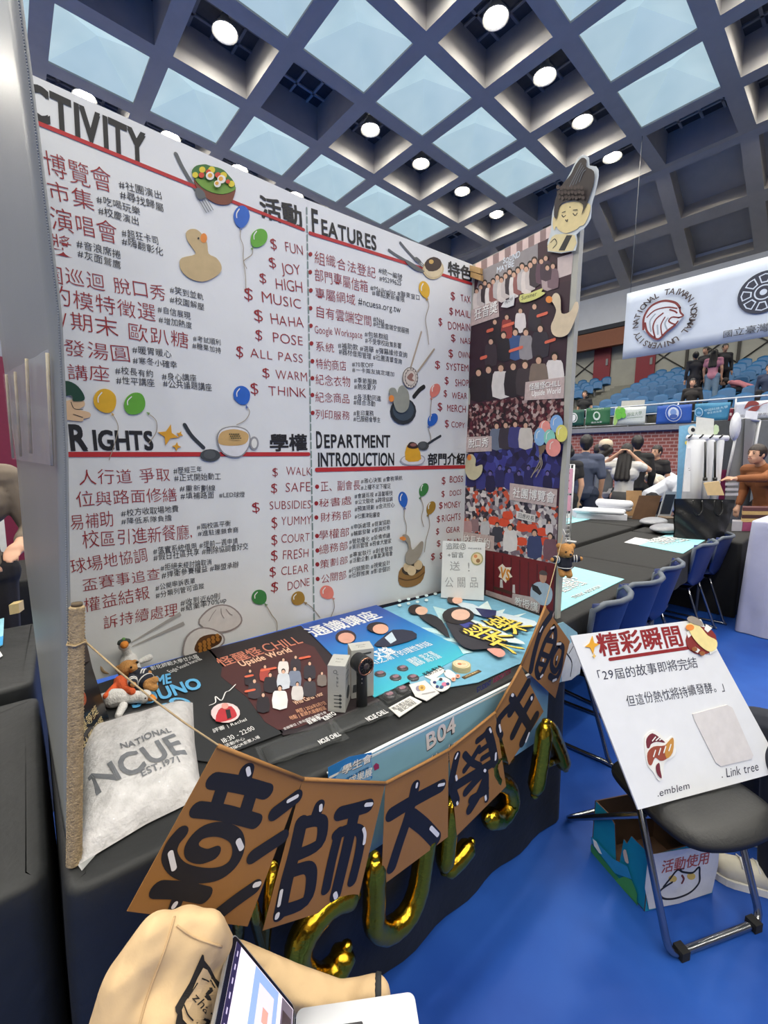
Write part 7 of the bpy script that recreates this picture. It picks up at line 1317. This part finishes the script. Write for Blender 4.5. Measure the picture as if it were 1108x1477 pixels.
# blue shell chairs
M_shell = mat((22, 44, 102), .45, var=.04); M_srim = mat((96, 104, 116), .5)
def shell_chair():
    t = thing('shell_chair', '', 'chair', (0, 0, 0)); prof = [(0, -.20, .415), (0, -.10, .44), (0, .05, .43), (0, .17, .435)]
    def f(u, v):                      # v: 0 front of the seat, 1 top of the back ; back at -y, seat opening +y
        x = (2 * u - 1)
        if v < .45: s = v / .45; y = .20 - .38 * s; z = .445 - .02 * math.sin(PI * s) + .02 * x * x; w_ = .21 - .02 * (1 - s)
        else: s = (v - .45) / .55; y = -.18 - .09 * s + .10 * x * x * s + .05 * x * x * (1 - s); z = .44 + .02 * x * x + .36 * s + .02 * s * (1 - x * x); w_ = .21 + .035 * s
        return Vector((x * w_, y, z))
    mb = MB(); mb.grid(f, 12, 16, M_shell, .012); mb.build('seat_shell', t, local=True)
    mb = MB(); mb.tube([f(0, .62), f(0, .8), f(0, .95), f(.1, 1), f(.3, 1), f(.5, 1), f(.7, 1), f(.9, 1), f(1, .95), f(1, .8), f(1, .62)], [.008, .014, .016, .016, .015, .015, .015, .016, .016, .014, .008], M_srim, 8); mb.build('rolled_rim', t, local=True)
    for sx in (-1, 1):
        mb = MB(); mb.tube(smooth_open([(sx * .17, .16, .425), (sx * .20, .22, .04), (sx * .205, .20, .012), (sx * .205, -.26, .012), (sx * .20, -.27, .04), (sx * .17, -.13, .425)], 4), .011, M_chrome, 8); mb.build('leg_frame', t, local=True)
    mb = MB(); mb.box((-.17, -.13, .40), (.17, .14, .415), M_rub); mb.build('under_seat_plate', t, local=True); return t
sc0 = shell_chair()
for n, (x, y, rz, lb) in enumerate(((2.34, 1.02, .10, 'blue shell chair nearest the white sign, mostly hidden behind it'), (2.86, 1.02, -.06, 'blue shell chair second from the white sign with its back to us'), (3.38, 1.04, .05, 'blue shell chair below the placard on the black table corner'), (4.58, 1.08, .0, 'blue shell chair by the gap before the lavender cloth, second farthest'), (5.16, 1.06, .08, 'farthest blue shell chair, beside the black tote table'))):
    o = sc0 if n == 0 else copy_tree(sc0); o.location = (x, y, 0.002); o.rotation_euler = (0, 0, rz); tag(o, lb, 'chair')
# lavender cloth table
LV = draped_table([(4.86, -.30), (6.4, -.34), (6.4, .56), (4.85, .63)], 1.02, M_lav, 'high table under a crumpled lavender grey cloth at the right edge', wav=.02)
# ---- things on the far tables
def rod(a, b_, r, m, seg=14): mb = MB(); capsule(mb, a, b_, r, r, m, seg); return mb
M_roll = mat((226, 228, 234), .6, var=.03)
a = at(832, 741, 5.75); mb = MB(); e_ = at(905, 745, 5.6) - a; e_.z = 0; mb.obox(Vector((a.x, a.y, TZ + .002)), e_, Vector((-e_.y, e_.x, 0)).normalized() * .5 if Vector((-e_.y, e_.x, 0)).dot(FW) > 0 else Vector((e_.y, -e_.x, 0)).normalized() * .5, UPZ * .08, mat((214, 216, 224), .7, var=.04)); tag(mb.build('paper_stack'), 'flat stack of white paper sheets under the paper rolls', 'paper')
for n, (p0, p1, r_, lb) in enumerate((((831, 733), (897, 743), .030, 'front white paper roll lying on the far table beside the wire rack'), ((843, 727), (900, 735), .028, 'second white paper roll lying behind the front roll'), ((866, 712), (908, 716), .055, 'thick pale wrapped roll on the pile of paper rolls'), ((868, 720), (908, 727), .04, 'pale lavender roll resting under the thick wrapped roll'))):
    D_ = (5.75, 5.95, 6.0, 6.15)[n]; a, b_ = at(*p0, D_), at(*p1, D_ - .25); a.z = b_.z = TZ + .084 + r_ + (.058 if n == 2 else 0)
    tag(rod(a, b_, r_, M_roll).build('paper_roll'), lb, 'paper roll', None)
def stand_panel(px, w_px, h_px, Y, m, label, name, cat, lean=.12, th=.012, base=None):
    a, b_ = at(px[0], px[1], Y), at(px[0] + w_px, px[1], Y); h_ = h_px / 614 * (a - EYE).dot(FW); a.z = b_.z = TZ + .002; mb = MB(); u = (b_ - a); n = u.cross(UPZ).normalized(); mb.obox(a, u, -n * th, UPZ * h_ - n * lean * h_, m); return tag(mb.build(name), label, cat)
M_bwood = mat((104, 78, 58), .5, var=.12, scale=14)
stand_panel((905, 727), 22, 36, 6.1, mat((176, 138, 96), .6, var=.1, scale=12), 'plain brown board standing behind the white paper rolls', 'brown_board', 'board')
lt = at(912, 745, 5.75); lt.z = TZ + .002
t = thing('laptop_stand', 'dark brown laptop lid standing open on the far table', 'laptop', lt); u = (at(944, 745, 5.75) - at(912, 745, 5.75)); u.z = 0; n = u.cross(UPZ).normalized(); mb = MB(); mb.obox(lt, u, -n * .01, UPZ * .32 + u * .30 - n * .02, M_bwood); mb.build('lid', t); mb = MB(); mb.obox(lt - n * .012, u, -n * .22, UPZ * .014, mat((90, 84, 80), .4)); mb.build('base', t)
lt = at(950, 735, 6.0); lt.z = TZ + .002; u = (at(968, 735, 6.0) - at(950, 735, 6.0)); u.z = 0; n = u.cross(UPZ).normalized()
t = thing('laptop', 'white laptop open on the far table right of the brown lid', 'laptop', lt); mb = MB(); mb.obox(lt, u, -n * .01, UPZ * .36 + u * .4, mat((200, 202, 206), .4)); mb.build('lid', t); mb = MB(); q0 = lt + UPZ * .04 + u * .14 + n * .001; mb.obox(q0, u * .8, n * .001, UPZ * .28 + u * .31, mat((60, 58, 66), .25)); mb.build('screen', t); mb = MB(); mb.obox(lt + n * .0, u * 1.05, n * .2, UPZ * .014, mat((150, 130, 110), .4)); mb.build('base', t)
for n, (x, y, lb) in enumerate(((943, 752, 'grey plastic parcel lying below the white laptop'), (960, 762, 'silver plastic parcel lying beside the black tote bag'))):
    p = onz(x, y, TZ + .05); p.z = TZ + .05; mb = MB(); mb.ell(p, (.26, .14, .05), mat((150, 152, 158), .3, var=.15, bump=.8, bscale=9), seg=20, rings=10); mb = fuse(mb, .016, mb.mats[0], 1); tag(mb.build('plastic_parcel'), lb, 'parcel')
# black tote bag
tb0 = onz(976, 771, TZ); tb1 = onz(1046, 779, TZ); ta = at(973, 772, 4.35); tb_ = at(1046, 772, 4.3); ta.z = tb_.z = TZ + .002; wv = tb_ - ta; hb_ = .40; nn = wv.cross(UPZ).normalized()
def tote(u, v):
    w_ = wv * (1.0 + .16 * v); p = ta - wv * .04 * v + w_ * u; return p + UPZ * (hb_ * v) + nn * ((.10 - .08 * v) * math.sin(PI * u) + .012 * math.sin(13 * u + 5 * v) * math.sin(9 * v + 3 * u))
t = thing('tote_bag', 'large black crinkled tote bag standing on the far black table', 'bag', ta); M_tote = mat((22, 22, 22), .32, var=.2, scale=8, bump=.9, bscale=9); mb = MB(); mb.grid(tote, 28, 20, M_tote); mb.grid(lambda u, v: tote(1 - u, v) - nn * ((.20 - .14 * v) * math.sin(PI * u) + .02), 16, 12, M_tote); mb.build('bag_body', t)
for s in (.28, .64): p, q = tote(s, .98), tote(s + .14, .98); mb = MB(); mb.tube(smooth_open([p, p - UPZ * .1 + nn * .02, (p + q) / 2 - UPZ * .15 + nn * .03, q - UPZ * .1 + nn * .02, q], 4), .008, M_tote, 6); mb.build('handle', t)
# white tube stand with board
zz = Zs(7.486, 960, 580); Yb = 1.22
DB = 5.35; VF = Vector((-.985, -.172, 0))
def B(x, y, dY=0.0): return at(*zz((x, y))[0], DB + dY)
t = thing('poster_tube_stand', 'white stand of three hanging sheet rolls with black rods behind the tote bag', 'display stand', (B(440, 980).x, B(440, 980).y, TZ + .002)); zl = TZ + .004
mb = MB(); mb.tube([B(240, 385), B(670, 390)], .035, M_roll, 12); mb.build('top_rail', t)
for x0, x1 in ((250, 420), (445, 530), (555, 630)):
    a, b_ = B(x0, 420), B(x1, 420); c = (a + b_) / 2; rr = (b_ - a).length / 2; mb = MB(); mb.lathe([(rr, zl - c.z), (rr * 1.02, (zl - c.z) * .5), (rr, 0), (rr * .9, .01)], mat((222, 224, 228), .5, var=.04, scale=3), c, (0, 0, 1), 22); mb.build('sheet_roll', t)
for x in (432, 538):
    mb = MB(); mb.tube([B(x, 430, -.12), B(x - 4, 830, -.12)], .012, M_fan, 8); mb.tube([B(x - 4, 815, -.12), B(x - 4, 850, -.12)], .024, M_fan, 8); tag(mb.build('rod', t), 'black rod')
for x in (265, 385, 495, 600): mb = MB(); mb.tube([B(x - 18, 388, -.03), B(x, 376, -.05), B(x + 25, 350, -.05)], .010, M_fan, 6); mb.build('clamp', t)
mb = MB(); ps = [B(238, 500, -.04), B(275, 500, -.04), B(265, 965, -.04), B(188, 965, -.04)]; mb.prism(ps, VF, 0, .01, M_roll); SPn = Plane(B(238, 500, -.055), (.172, -.985, 0), VF); SPn.write(mb, 'SIC', zz((222, 755))[0], zz((275, 735))[0], 4, INK, d=.006); mb.build('side_sheet', t)
def slab(pts, dY, th, m, label, name, cat, extra=None):
    mb = MB(); mb.prism([B(x, y, dY) for x, y in pts], VF, 0, th, m)
    return tag(mb.build(name), label, cat)
slab(((335, 160), (525, 182), (520, 365), (325, 350)), .06, .02, mat((214, 216, 210), .6), 'square white blank board above the sheet rolls', 'blank_board', 'board')
t = thing('logo_banner', 'pale blue standing banner with round logos behind the tube stand', 'banner', (B(260, 600, .35).x, B(260, 600, .35).y, .003)); mb = MB(); ps = [B(148, 258, .35), B(560, 215, .35), B(560, 250, .35), B(330, 420, .35), B(240, 620, .35), B(185, 610, .35)]; ps = [B(148, 258, .35), B(420, 225, .35), B(400, 700, .35), B(195, 700, .35)]; lowA, lowB = B(400, 700, .35), B(195, 700, .35); ps = ps[:2] + [Vector((lowA.x, lowA.y, .003)), Vector((lowB.x, lowB.y, .003))]; mb.prism(ps, VF, 0, .008, cm((130, 186, 222))); mb.build('banner_sheet', t)
LBp = Plane(B(200, 300, .34), (.172, -.985, 0), VF); mb = MB(); LBp.disc(mb, *zz((290, 305))[0], 6.5, cm('w'), 0, .004, ry=7); LBp.disc(mb, *zz((298, 300))[0], 3, INK, .004, .006); LBp.disc(mb, *zz((232, 440))[0], 3, cm((226, 206, 90)), 0, .004); mb.build('round_logo', t)
slab(((470, 205), (760, 205), (745, 560), (700, 560), (640, 780), (560, 900), (520, 900)), .55, .01, mat((78, 80, 82), .6), 'dark grey partition board behind the tube stand', 'partition_board', 'board') if False else None
q = MB(); a, b_ = B(520, 205, 1.3), B(1100, 205, 1.3); q.prism([a, b_, Vector((b_.x, b_.y, .003)), Vector((a.x, a.y, .003))], VF, 0, .03, mat((74, 76, 78), .7, var=.08)); tag(q.build('partition_board'), 'dark grey partition board standing behind the tube stand', 'partition'); MG = Plane(B(520, 205, .74), (.172, -.985, 0), VF)
q = MB(); a, b_ = B(600, 730, .5), B(670, 730, .5); q.prism([a, b_, Vector((b_.x, b_.y, .003)), Vector((a.x, a.y, .003))], VF, 0, .02, cm((104, 22, 66))); tag(q.build('maroon_board'), 'small maroon board between the tube stand and the grey panels', 'board')
slab(((525, 255), (545, 240), (575, 260), (580, 310), (560, 345), (520, 355)), .05, .01, cm((196, 216, 176)), 'pale green round sticker card right of the white blank board', 'round_card', 'card')
# tilted grey panels
M_gp = mat((126, 128, 130), .3, var=.05, spec=.7)
t = thing('tilted_easel', 'tilted grey plastic folding panel with pale edges beside the reaching person', 'display board', (B(760, 900).x, B(760, 900).y, TZ)); mb = MB(); mb.prism([B(800, 190, .5), B(860, 175, .5), Vector((B(815, 930, .5).x, B(815, 930, .5).y, TZ + .004)), Vector((B(640, 930, .5).x, B(640, 930, .5).y, TZ + .004))], VF, 0, .02, M_gp); mb.prism([B(860, 175, .48), B(1000, 190, .8), B(900, 840, .8), B(830, 840, .48)], VF, 0, .02, M_gp); mb.build('panel_sheet', t)
mb = MB(); mb.tube([B(800, 190, .47), B(660, 830, .47)], .016, mat((206, 208, 210), .4), 6); mb.tube([B(800, 180, .47), B(1020, 200, .76)], .016, mat((206, 208, 210), .4), 6); mb.tube([B(1015, 200, .76), B(910, 770, .76)], .022, mat((206, 208, 210), .4), 6); mb.build('pale_edge', t)
mb = MB(); mb.prism([B(870, 90, .6), B(1000, 105, .6), B(990, 190, .6), B(855, 175, .6)], VF, 0, .02, M_roll); tag(mb.build('white_card'), 'white card on top of the tilted grey panel', 'card')
mb = MB(); mb.ell(B(755, 265, .44), (.11, .06, .19), mat((226, 228, 232), .4, bump=.6, bscale=20)); tag(mb.build('plastic_bundle'), 'white plastic bundle hanging on the edge of the tilted grey panel', 'bundle')
mb = MB(); mb.prism([B(895, 440, .9), B(950, 440, .9), B(890, 900, .9), B(845, 900, .9)], VF, 0, .05, M_fan); tag(mb.build('speaker_box'), 'tall thin black box behind the tilted grey panel', 'box')
q = MB(); a, b_ = B(1010, 200, 1.2), B(1300, 210, 1.2); q.prism([a, b_, Vector((b_.x, b_.y, .003)), Vector((a.x, a.y, .003))], VF, 0, .02, mat((112, 114, 112), .5)); tag(q.build('grey_board'), 'grey standing board behind the reaching person', 'board')
# small things on the right table
HT = TZ + .002
mb = MB(); mb.prism([B(415, 870, -.15), B(580, 850, -.15), B(635, 1000, -.15), B(460, 1000, -.15)], VF, 0, .12, mat((206, 180, 136), .6)); tag(mb.build('snack_bag'), 'tan paper snack bag in front of the black rods', 'bag')
t = thing('acrylic_tray', 'clear acrylic tray box under the reaching hand', 'box', (B(700, 1000).x, B(700, 1000).y, HT)); mb = MB()
for k in range(3): a, b_ = B(645, 1010 - 55 * k, -.1), B(785, 1010 - 55 * k, -.1); mb.obox(a, b_ - a, -VF * .2, UPZ * .03, mat((206, 204, 210), .15, var=.05, alpha=.8))
mb.build('drawer', t)
bx0, bx1 = B(838, 1140, -.55), B(1200, 1140, -.55)
for n, (c, lb) in enumerate((((206, 176, 120), 'lowest tan book of the stack behind the lavender cloth'), ((70, 42, 40), 'dark brown book second from the bottom of the stack'), ((196, 164, 110), 'tan book near the top of the stack'), ((96, 58, 60), 'top maroon book of the stack'))):
    a = Vector((bx0.x, bx0.y, TZ + .105 + .042 * n)); b_ = Vector((bx1.x, bx1.y, a.z)); mb = MB(); mb.obox(a, b_ - a, -VF * .22, UPZ * .040, cm(c)); tag(mb.build('book'), lb, 'book')
a, b_ = B(850, 1175, -.55), B(1000, 1175, -.55); a.z = b_.z = TZ + .002; mb = MB(); mb.obox(a, b_ - a, -VF * .2, UPZ * .10, cm((150, 70, 106))); tag(mb.build('pink_box'), 'plum pink box below the stack of books', 'box')
a, b_ = B(735, 1200, -.55), B(845, 1200, -.55); a.z = b_.z = TZ + .002; mb = MB(); mb.obox(a, b_ - a, -VF * .2, UPZ * .11, mat((176, 174, 184), .4)); tag(mb.build('grey_box'), 'pale grey box left of the plum pink box', 'box')

# ------------------------------------------------------------------ left background
q = MB(); a = Vector((-3.2, 4.6, .003)); q.box((-3.2, 4.6, .003), (.16, 4.63, 2.3), cm((112, 24, 56))); t = thing('booth_backdrop', 'maroon booth backdrop with white lettering far behind the grey side panel', 'backdrop', (-1.6, 4.6, 0)); q.build('backdrop_sheet', t)
MBp = Plane((0, 4.597, 0), (1, 0, 0), (0, -1, 0)); q = MB(); 
for s_, x0, x1, z, h in (('STUDENT CLUB', -.9, -.02, 1.86, .10), ('學生會 社團', -.7, -.05, 1.66, .12), ('CLUB', -.5, -.04, 2.05, .12)): MBp.write(q, s_, (x0, z), (x1, z), h, cm('w'), d=.002, uvmode=True)
q.build('lettering', t)
draped_table([(-2.0, 3.5), (.10, 3.5), (.12, 4.2), (-2.0, 4.2)], .74, M_blackc, 'black clothed table far at the left edge before the maroon backdrop', wav=.006)
q = MB(); q.box((-.22, 3.62, .745), (-.035, 3.64, 1.42), cm('w')); tag(q.build('white_board'), 'white upright board standing on the far left table', 'board')

# ------------------------------------------------------------------ big hanging banner and rail flags
XBn = 15.5; t = thing('hanging_banner', 'large white hanging university banner with a lion head emblem high on the right', 'banner', (XBn, 2.0, 4.85))
M_ban = mat((196, 206, 220), .7, var=.03, scale=2); tlb, blb = onX(905, 421, XBn), onX(897, 516, XBn); zt1, zb1 = 6.93, 4.87; YR = -2.6
mb = MB(); mb.grid(lambda u, v: (XBn + .03 * math.sin(u * 9), tlb.y + (YR - tlb.y) * u + (.0 if v < .5 else 0), zb1 + (zt1 - zb1) * v), 30, 6, M_ban, .01); mb.build('banner_cloth', t)
NB = Plane((XBn - .045, 4.45, 5.92), (0, -1, 0), (-1, 0, 0)); M_lion = mat((116, 40, 40), .6, var=0); zw = Zs(3.484, 790, 340)
cU, cV = NB.uv(*zw((582, 418))[0]); Rr = abs(NB.uv(*zw((735, 418))[0])[0] - cU) * .95; Rv = Rr
mb = MB(); word = 'NATIONAL TAIWAN NORMAL UNIVERSITY '; N_ = len(word); hh = Rr * .22
for k, chh in enumerate(word):
    ang = math.radians(182) - 2 * PI * k / N_; vs, fs, ad = glyph(chh, .02)
    if not vs: continue
    s_ = hh / .7; ru_ = Vector((math.cos(ang), math.sin(ang))); tu = Vector((math.sin(ang), -math.cos(ang))); mb.add([NB.P(cU + ru_.x * (Rr - hh * .35 + y * s_) + tu.x * (x - ad / 2) * s_, cV + ru_.y * (Rr - hh * .35 + y * s_) + tu.y * (x - ad / 2) * s_, .002) for x, y in vs], fs, mat((70, 60, 62), .6, var=0))
mb.build('ring_lettering', t)
mb = MB(); GL = mat((150, 160, 172), .6, var=0)
NB.poly(mb, zw((480, 460), (490, 400), (530, 345), (590, 325), (640, 335), (665, 360), (680, 400), (640, 455), (610, 470), (560, 518), (520, 500), (490, 480)), cm((206, 212, 220)), 0, .004, 3)
for pts, wd in ((((482, 470), (485, 410), (520, 355), (580, 328), (640, 336), (665, 362)), 3.2), (((500, 410), (540, 375), (600, 360), (650, 365)), 2.0), (((490, 440), (500, 480), (530, 510), (560, 518), (600, 480), (640, 450)), 3.0), (((540, 510), (530, 460), (545, 420), (580, 390)), 2.2), (((575, 500), (570, 450), (590, 410)), 1.8), (((665, 362), (668, 385), (682, 402), (660, 412)), 2.4), (((660, 412), (625, 410), (610, 430), (640, 445), (655, 430)), 2.2), (((615, 372), (640, 380), (650, 388)), 2.2)): NB.stroke(mb, zw(*pts), wd, M_lion, .006)
for pts in (((520, 480), (515, 430), (540, 395)), ((555, 495), (552, 450)), ((600, 470), (590, 440), (605, 415))): NB.stroke(mb, zw(*pts), 2.2, GL, .005)
mb.build('lion_emblem', t)
mb = MB(); e0, e1 = NB.uv(*zw((1085, 283))[0]); M_em = mat((40, 44, 62), .6, var=0); Re = abs(NB.uv(*zw((957, 290))[0])[0] - e0)
ringpts = lambda r: [(e0 + r * math.cos(2 * PI * k / 36), e1 + r * math.sin(2 * PI * k / 36)) for k in range(36)]
NB.poly(mb, ringpts(Re), M_em, 0, .003, 1, uvmode=True); NB.poly(mb, ringpts(Re * .36), M_ban, .003, .005, 1, uvmode=True); NB.poly(mb, ringpts(Re * .30), M_em, .005, .006, 1, uvmode=True); NB.poly(mb, ringpts(Re * .14), M_ban, .006, .007, 1, uvmode=True)
for k in range(8):
    a0 = 2 * PI * k / 8; w1, w2 = .27, .30; pts = [(e0 + Re * r * math.cos(a0 + d), e1 + Re * r * math.sin(a0 + d)) for r, d in ((.46, -w1), (.84, -w2), (.88, 0), (.84, w2), (.46, w1))]
    NB.poly(mb, pts, M_ban, .003, .005, 1, uvmode=True); c_ = (sum(p[0] for p in pts) / 5, sum(p[1] for p in pts) / 5); NB.poly(mb, [(c_[0] + (x - c_[0]) * .74, c_[1] + (y - c_[1]) * .74) for x, y in pts], M_em, .005, .006, 1, uvmode=True)
mb.build('wheel_emblem', t)
mb = MB(); NB.write(mb, '國立臺灣師範大學', zw((876, 515))[0], zw((1376, 436))[0], 11, mat((40, 42, 52), .6, var=0), d=.003, jit=.08); mb.build('lettering', t)
mb = MB(); 
for y_ in (tlb.y - .1, 2.0, -1.5): mb.tube([(XBn, y_, zt1), (XBn, y_, CZ)], .008, M_bar, 6)
mb.build('hanging_wire', t)
# rail flags
XF = XR + .03; FPn = Plane((XF, 0, 2.6), (0, -1, 0), (-1, 0, 0))
def railflag(pts, c, label, els, cat='flag'):
    t = thing('rail_flag', label, cat, FPn.px(*pts[2])); mb = MB(); P4 = [FPn.px(*p) for p in pts]; mb.grid(lambda u, v: P4[3].lerp(P4[2], u).lerp(P4[0].lerp(P4[1], u), v) + Vector((.02 * math.sin(u * 8 + v * 2) - .02, 0, 0)), 14, 5, cm(c), .006); mb.build('flag_cloth', t)
    mb = MB(); d = .05
    for e in els:
        if e[0] == 'd': FPn.disc(mb, e[1], e[2], e[3], cm(e[5]), d, d + .004, ry=e[4])
        elif e[0] == 't': FPn.write(mb, e[1], e[2], e[3], e[4], cm(e[5]), d=d)
        elif e[0] == 'p': FPn.poly(mb, e[1], cm(e[2]), d, d + .004, 2)
        elif e[0] == 's': FPn.stroke(mb, e[1], e[2], cm(e[3]), d)
        d += .006
    mb.build('emblem', t); return t
zu = Zs(3.484, 790, 340)
railflag(zu((95, 880), (186, 872), (182, 952), (90, 960)), (18, 74, 62), 'dark green flag with a white round crest, first along the rail from the panel', [('d', *zu((135, 915))[0], 5.5, 7, 'w'), ('d', *zu((135, 915))[0], 4.2, 5.6, (18, 74, 62)), ('p', zu((125, 930), (132, 900), (145, 905), (142, 928)), 'w')])
railflag(zu((196, 868), (318, 862), (312, 948), (190, 952)), (38, 98, 60), 'mid green flag with a pale shield crest on the stand rail', [('d', *zu((250, 906))[0], 5.2, 6.4, (206, 220, 206)), ('d', *zu((250, 904))[0], 3.2, 4, (38, 98, 60)), ('t', '國立大學', zu((222, 944))[0], zu((278, 940))[0], 2.2, 'w'), ('t', 'UNIVERSITY', zu((225, 878))[0], zu((288, 872))[0], 2, 'w')])
railflag(zu((340, 866), (498, 858), (488, 945), (328, 950)), (206, 212, 206), 'white flag with a green four leaf clover on the stand rail', [('p', zu((335, 945), (345, 872), (372, 862), (350, 945)), (160, 196, 110)), ('d', *zu((357, 887))[0], 4.2, 4.5, (104, 186, 64)), ('d', *zu((380, 880))[0], 4.2, 4.5, (104, 186, 64)), ('d', *zu((362, 908))[0], 4.2, 4.5, (104, 186, 64)), ('d', *zu((385, 903))[0], 4.2, 4.5, (104, 186, 64)), ('t', '靜宜大學', zu((405, 910))[0], zu((480, 900))[0], 5.4, (90, 120, 90)), ('s', zu((405, 918), (482, 912)), .8, (90, 120, 90))])
railflag(zu((552, 856), (728, 846), (722, 940), (545, 948)), (34, 82, 168), 'royal blue flag with a white gear emblem on the stand rail', [('d', *zu((636, 892))[0], 12, 12.4, (196, 208, 226)), ('d', *zu((636, 892))[0], 11, 11.4, (34, 82, 168)), ('d', *zu((636, 892))[0], 8, 8.6, (206, 214, 226)), ('d', *zu((636, 888))[0], 4.6, 4.8, (120, 150, 200)), ('p', zu((618, 905), (636, 898), (656, 903), (650, 916), (622, 917)), (60, 90, 160))])
railflag(zu((742, 845), (924, 836), (905, 925), (735, 934)), (56, 128, 164), 'teal blue flag with a small ring and two lines of letters on the stand rail', [('d', *zu((763, 888))[0], 6, 6.6, (180, 210, 226)), ('d', *zu((763, 888))[0], 5, 5.6, (56, 128, 164)), ('p', zu((752, 892), (763, 884), (775, 890), (770, 898)), (110, 160, 200)), ('t', '中國科技大學', zu((790, 886))[0], zu((910, 866))[0], 3.6, (186, 214, 222)), ('t', '學生自治會', zu((805, 898))[0], zu((880, 886))[0], 3, (186, 214, 222))])
railflag(zu((945, 838), (1160, 822), (1150, 910), (935, 926)), (206, 210, 216), 'white flag with a maroon leaf swirl at the right end of the rail', [('p', zu((990, 872), (1010, 835), (1050, 832), (1065, 850), (1020, 856)), (140, 60, 54)), ('p', zu((1000, 888), (1030, 862), (1070, 855), (1055, 880), (1020, 890)), (140, 60, 54)), ('s', zu((1050, 875), (1080, 850), (1108, 840)), 1, (140, 60, 54)), ('t', '彰化師範大學學生會', zu((950, 914))[0], zu((1150, 900))[0], 3.6, (80, 70, 76))])
railflag(zu((916, 870), (934, 868), (930, 928), (908, 930)), (116, 34, 52), 'narrow maroon flag between the teal and white flags on the rail', [('t', '會', zu((914, 905))[0], zu((930, 904))[0], 4, 'w')])
q = MB(); P4 = [FPn.px(*p) + Vector((.5, 0, .02)) for p in zu((342, 826), (460, 820), (455, 862), (338, 868))]; q.prism(P4, (-1, 0, 0), 0, .02, cm((200, 200, 194))); t = tag(q.build('notice_board'), 'pale notice board with two dark clips above the clover flag', 'board')
mb = MB()
for z_, r_ in ((3.16, .022), (2.9, .016), (2.62, .016)): mb.tube([(XR + .06, -3, z_), (XR + .06, 9, z_)], r_, mat((196, 200, 204), .4), 8)
for k in range(10): mb.tube([(XR + .06, -2.6 + 1.25 * k, 2.56), (XR + .06, -2.6 + 1.25 * k, 3.16)], .02, mat((206, 210, 212), .4), 8)
o = mb.build('trim_4'); struct(o)
# spectators in the stand
def row(k): return XR + .35 + k * RD + .20, 2.62 + k * RH
def onrow(px_, k): x, z = row(k); p = onX(px_, 570, x); return (x, p.y), z
for n, (px_, k, lb, kw) in enumerate(((1026, 2, 'spectator in a pink tee and jeans seen from behind in the stand', dict(face=.0, top=(206, 140, 158), bottom=(112, 136, 160), hair='long')), (1014, 3, 'dark suited spectator facing us left of the pink tee', dict(face=PI - .4, top=(34, 34, 40), bottom=(30, 30, 34), hair='short', sleeve=1.9)), (1040, 3, 'tall dark suited spectator right of the pink tee', dict(face=PI + .6, top=(30, 30, 36), bottom=(28, 28, 32), hair='short', sleeve=1.9)), (1000, 2, 'spectator in dark grey standing at the left of the stand group', dict(face=.6, top=(44, 44, 50), bottom=(40, 40, 44), hair='short', sleeve=1.9)),
    (995, 0, 'spectator in black sitting low behind the blue flag', dict(face=PI, top=(36, 32, 32), bottom=(30, 30, 32), hair='bob', sit=True, sleeve=1.8)), (1078, 2, 'spectator in dusky pink bending over the seats at the right', dict(face=PI / 2, top=(176, 112, 122), bottom=(34, 34, 44), hair='short', lean=1.1, sit=True, sleeve=1.8)), (1104, 1, 'spectator in dark blue sitting at the right edge of the stand', dict(face=PI, top=(40, 52, 78), bottom=(36, 36, 44), hair='short', sit=True, sleeve=1.8)), (840, 0, 'dark haired head showing above the green flag by the stair', dict(face=PI, top=(34, 34, 36), bottom=(30, 30, 34), hair='bob', sit=True)))):
    (x, y), z = onrow(px_, k); person(lb, (x - (.09 if not kw.get('sit') else -.22), y), kw.pop('face'), 1.70, z0=z, vox=.018, **kw)
bpy.data.objects.remove(_to)
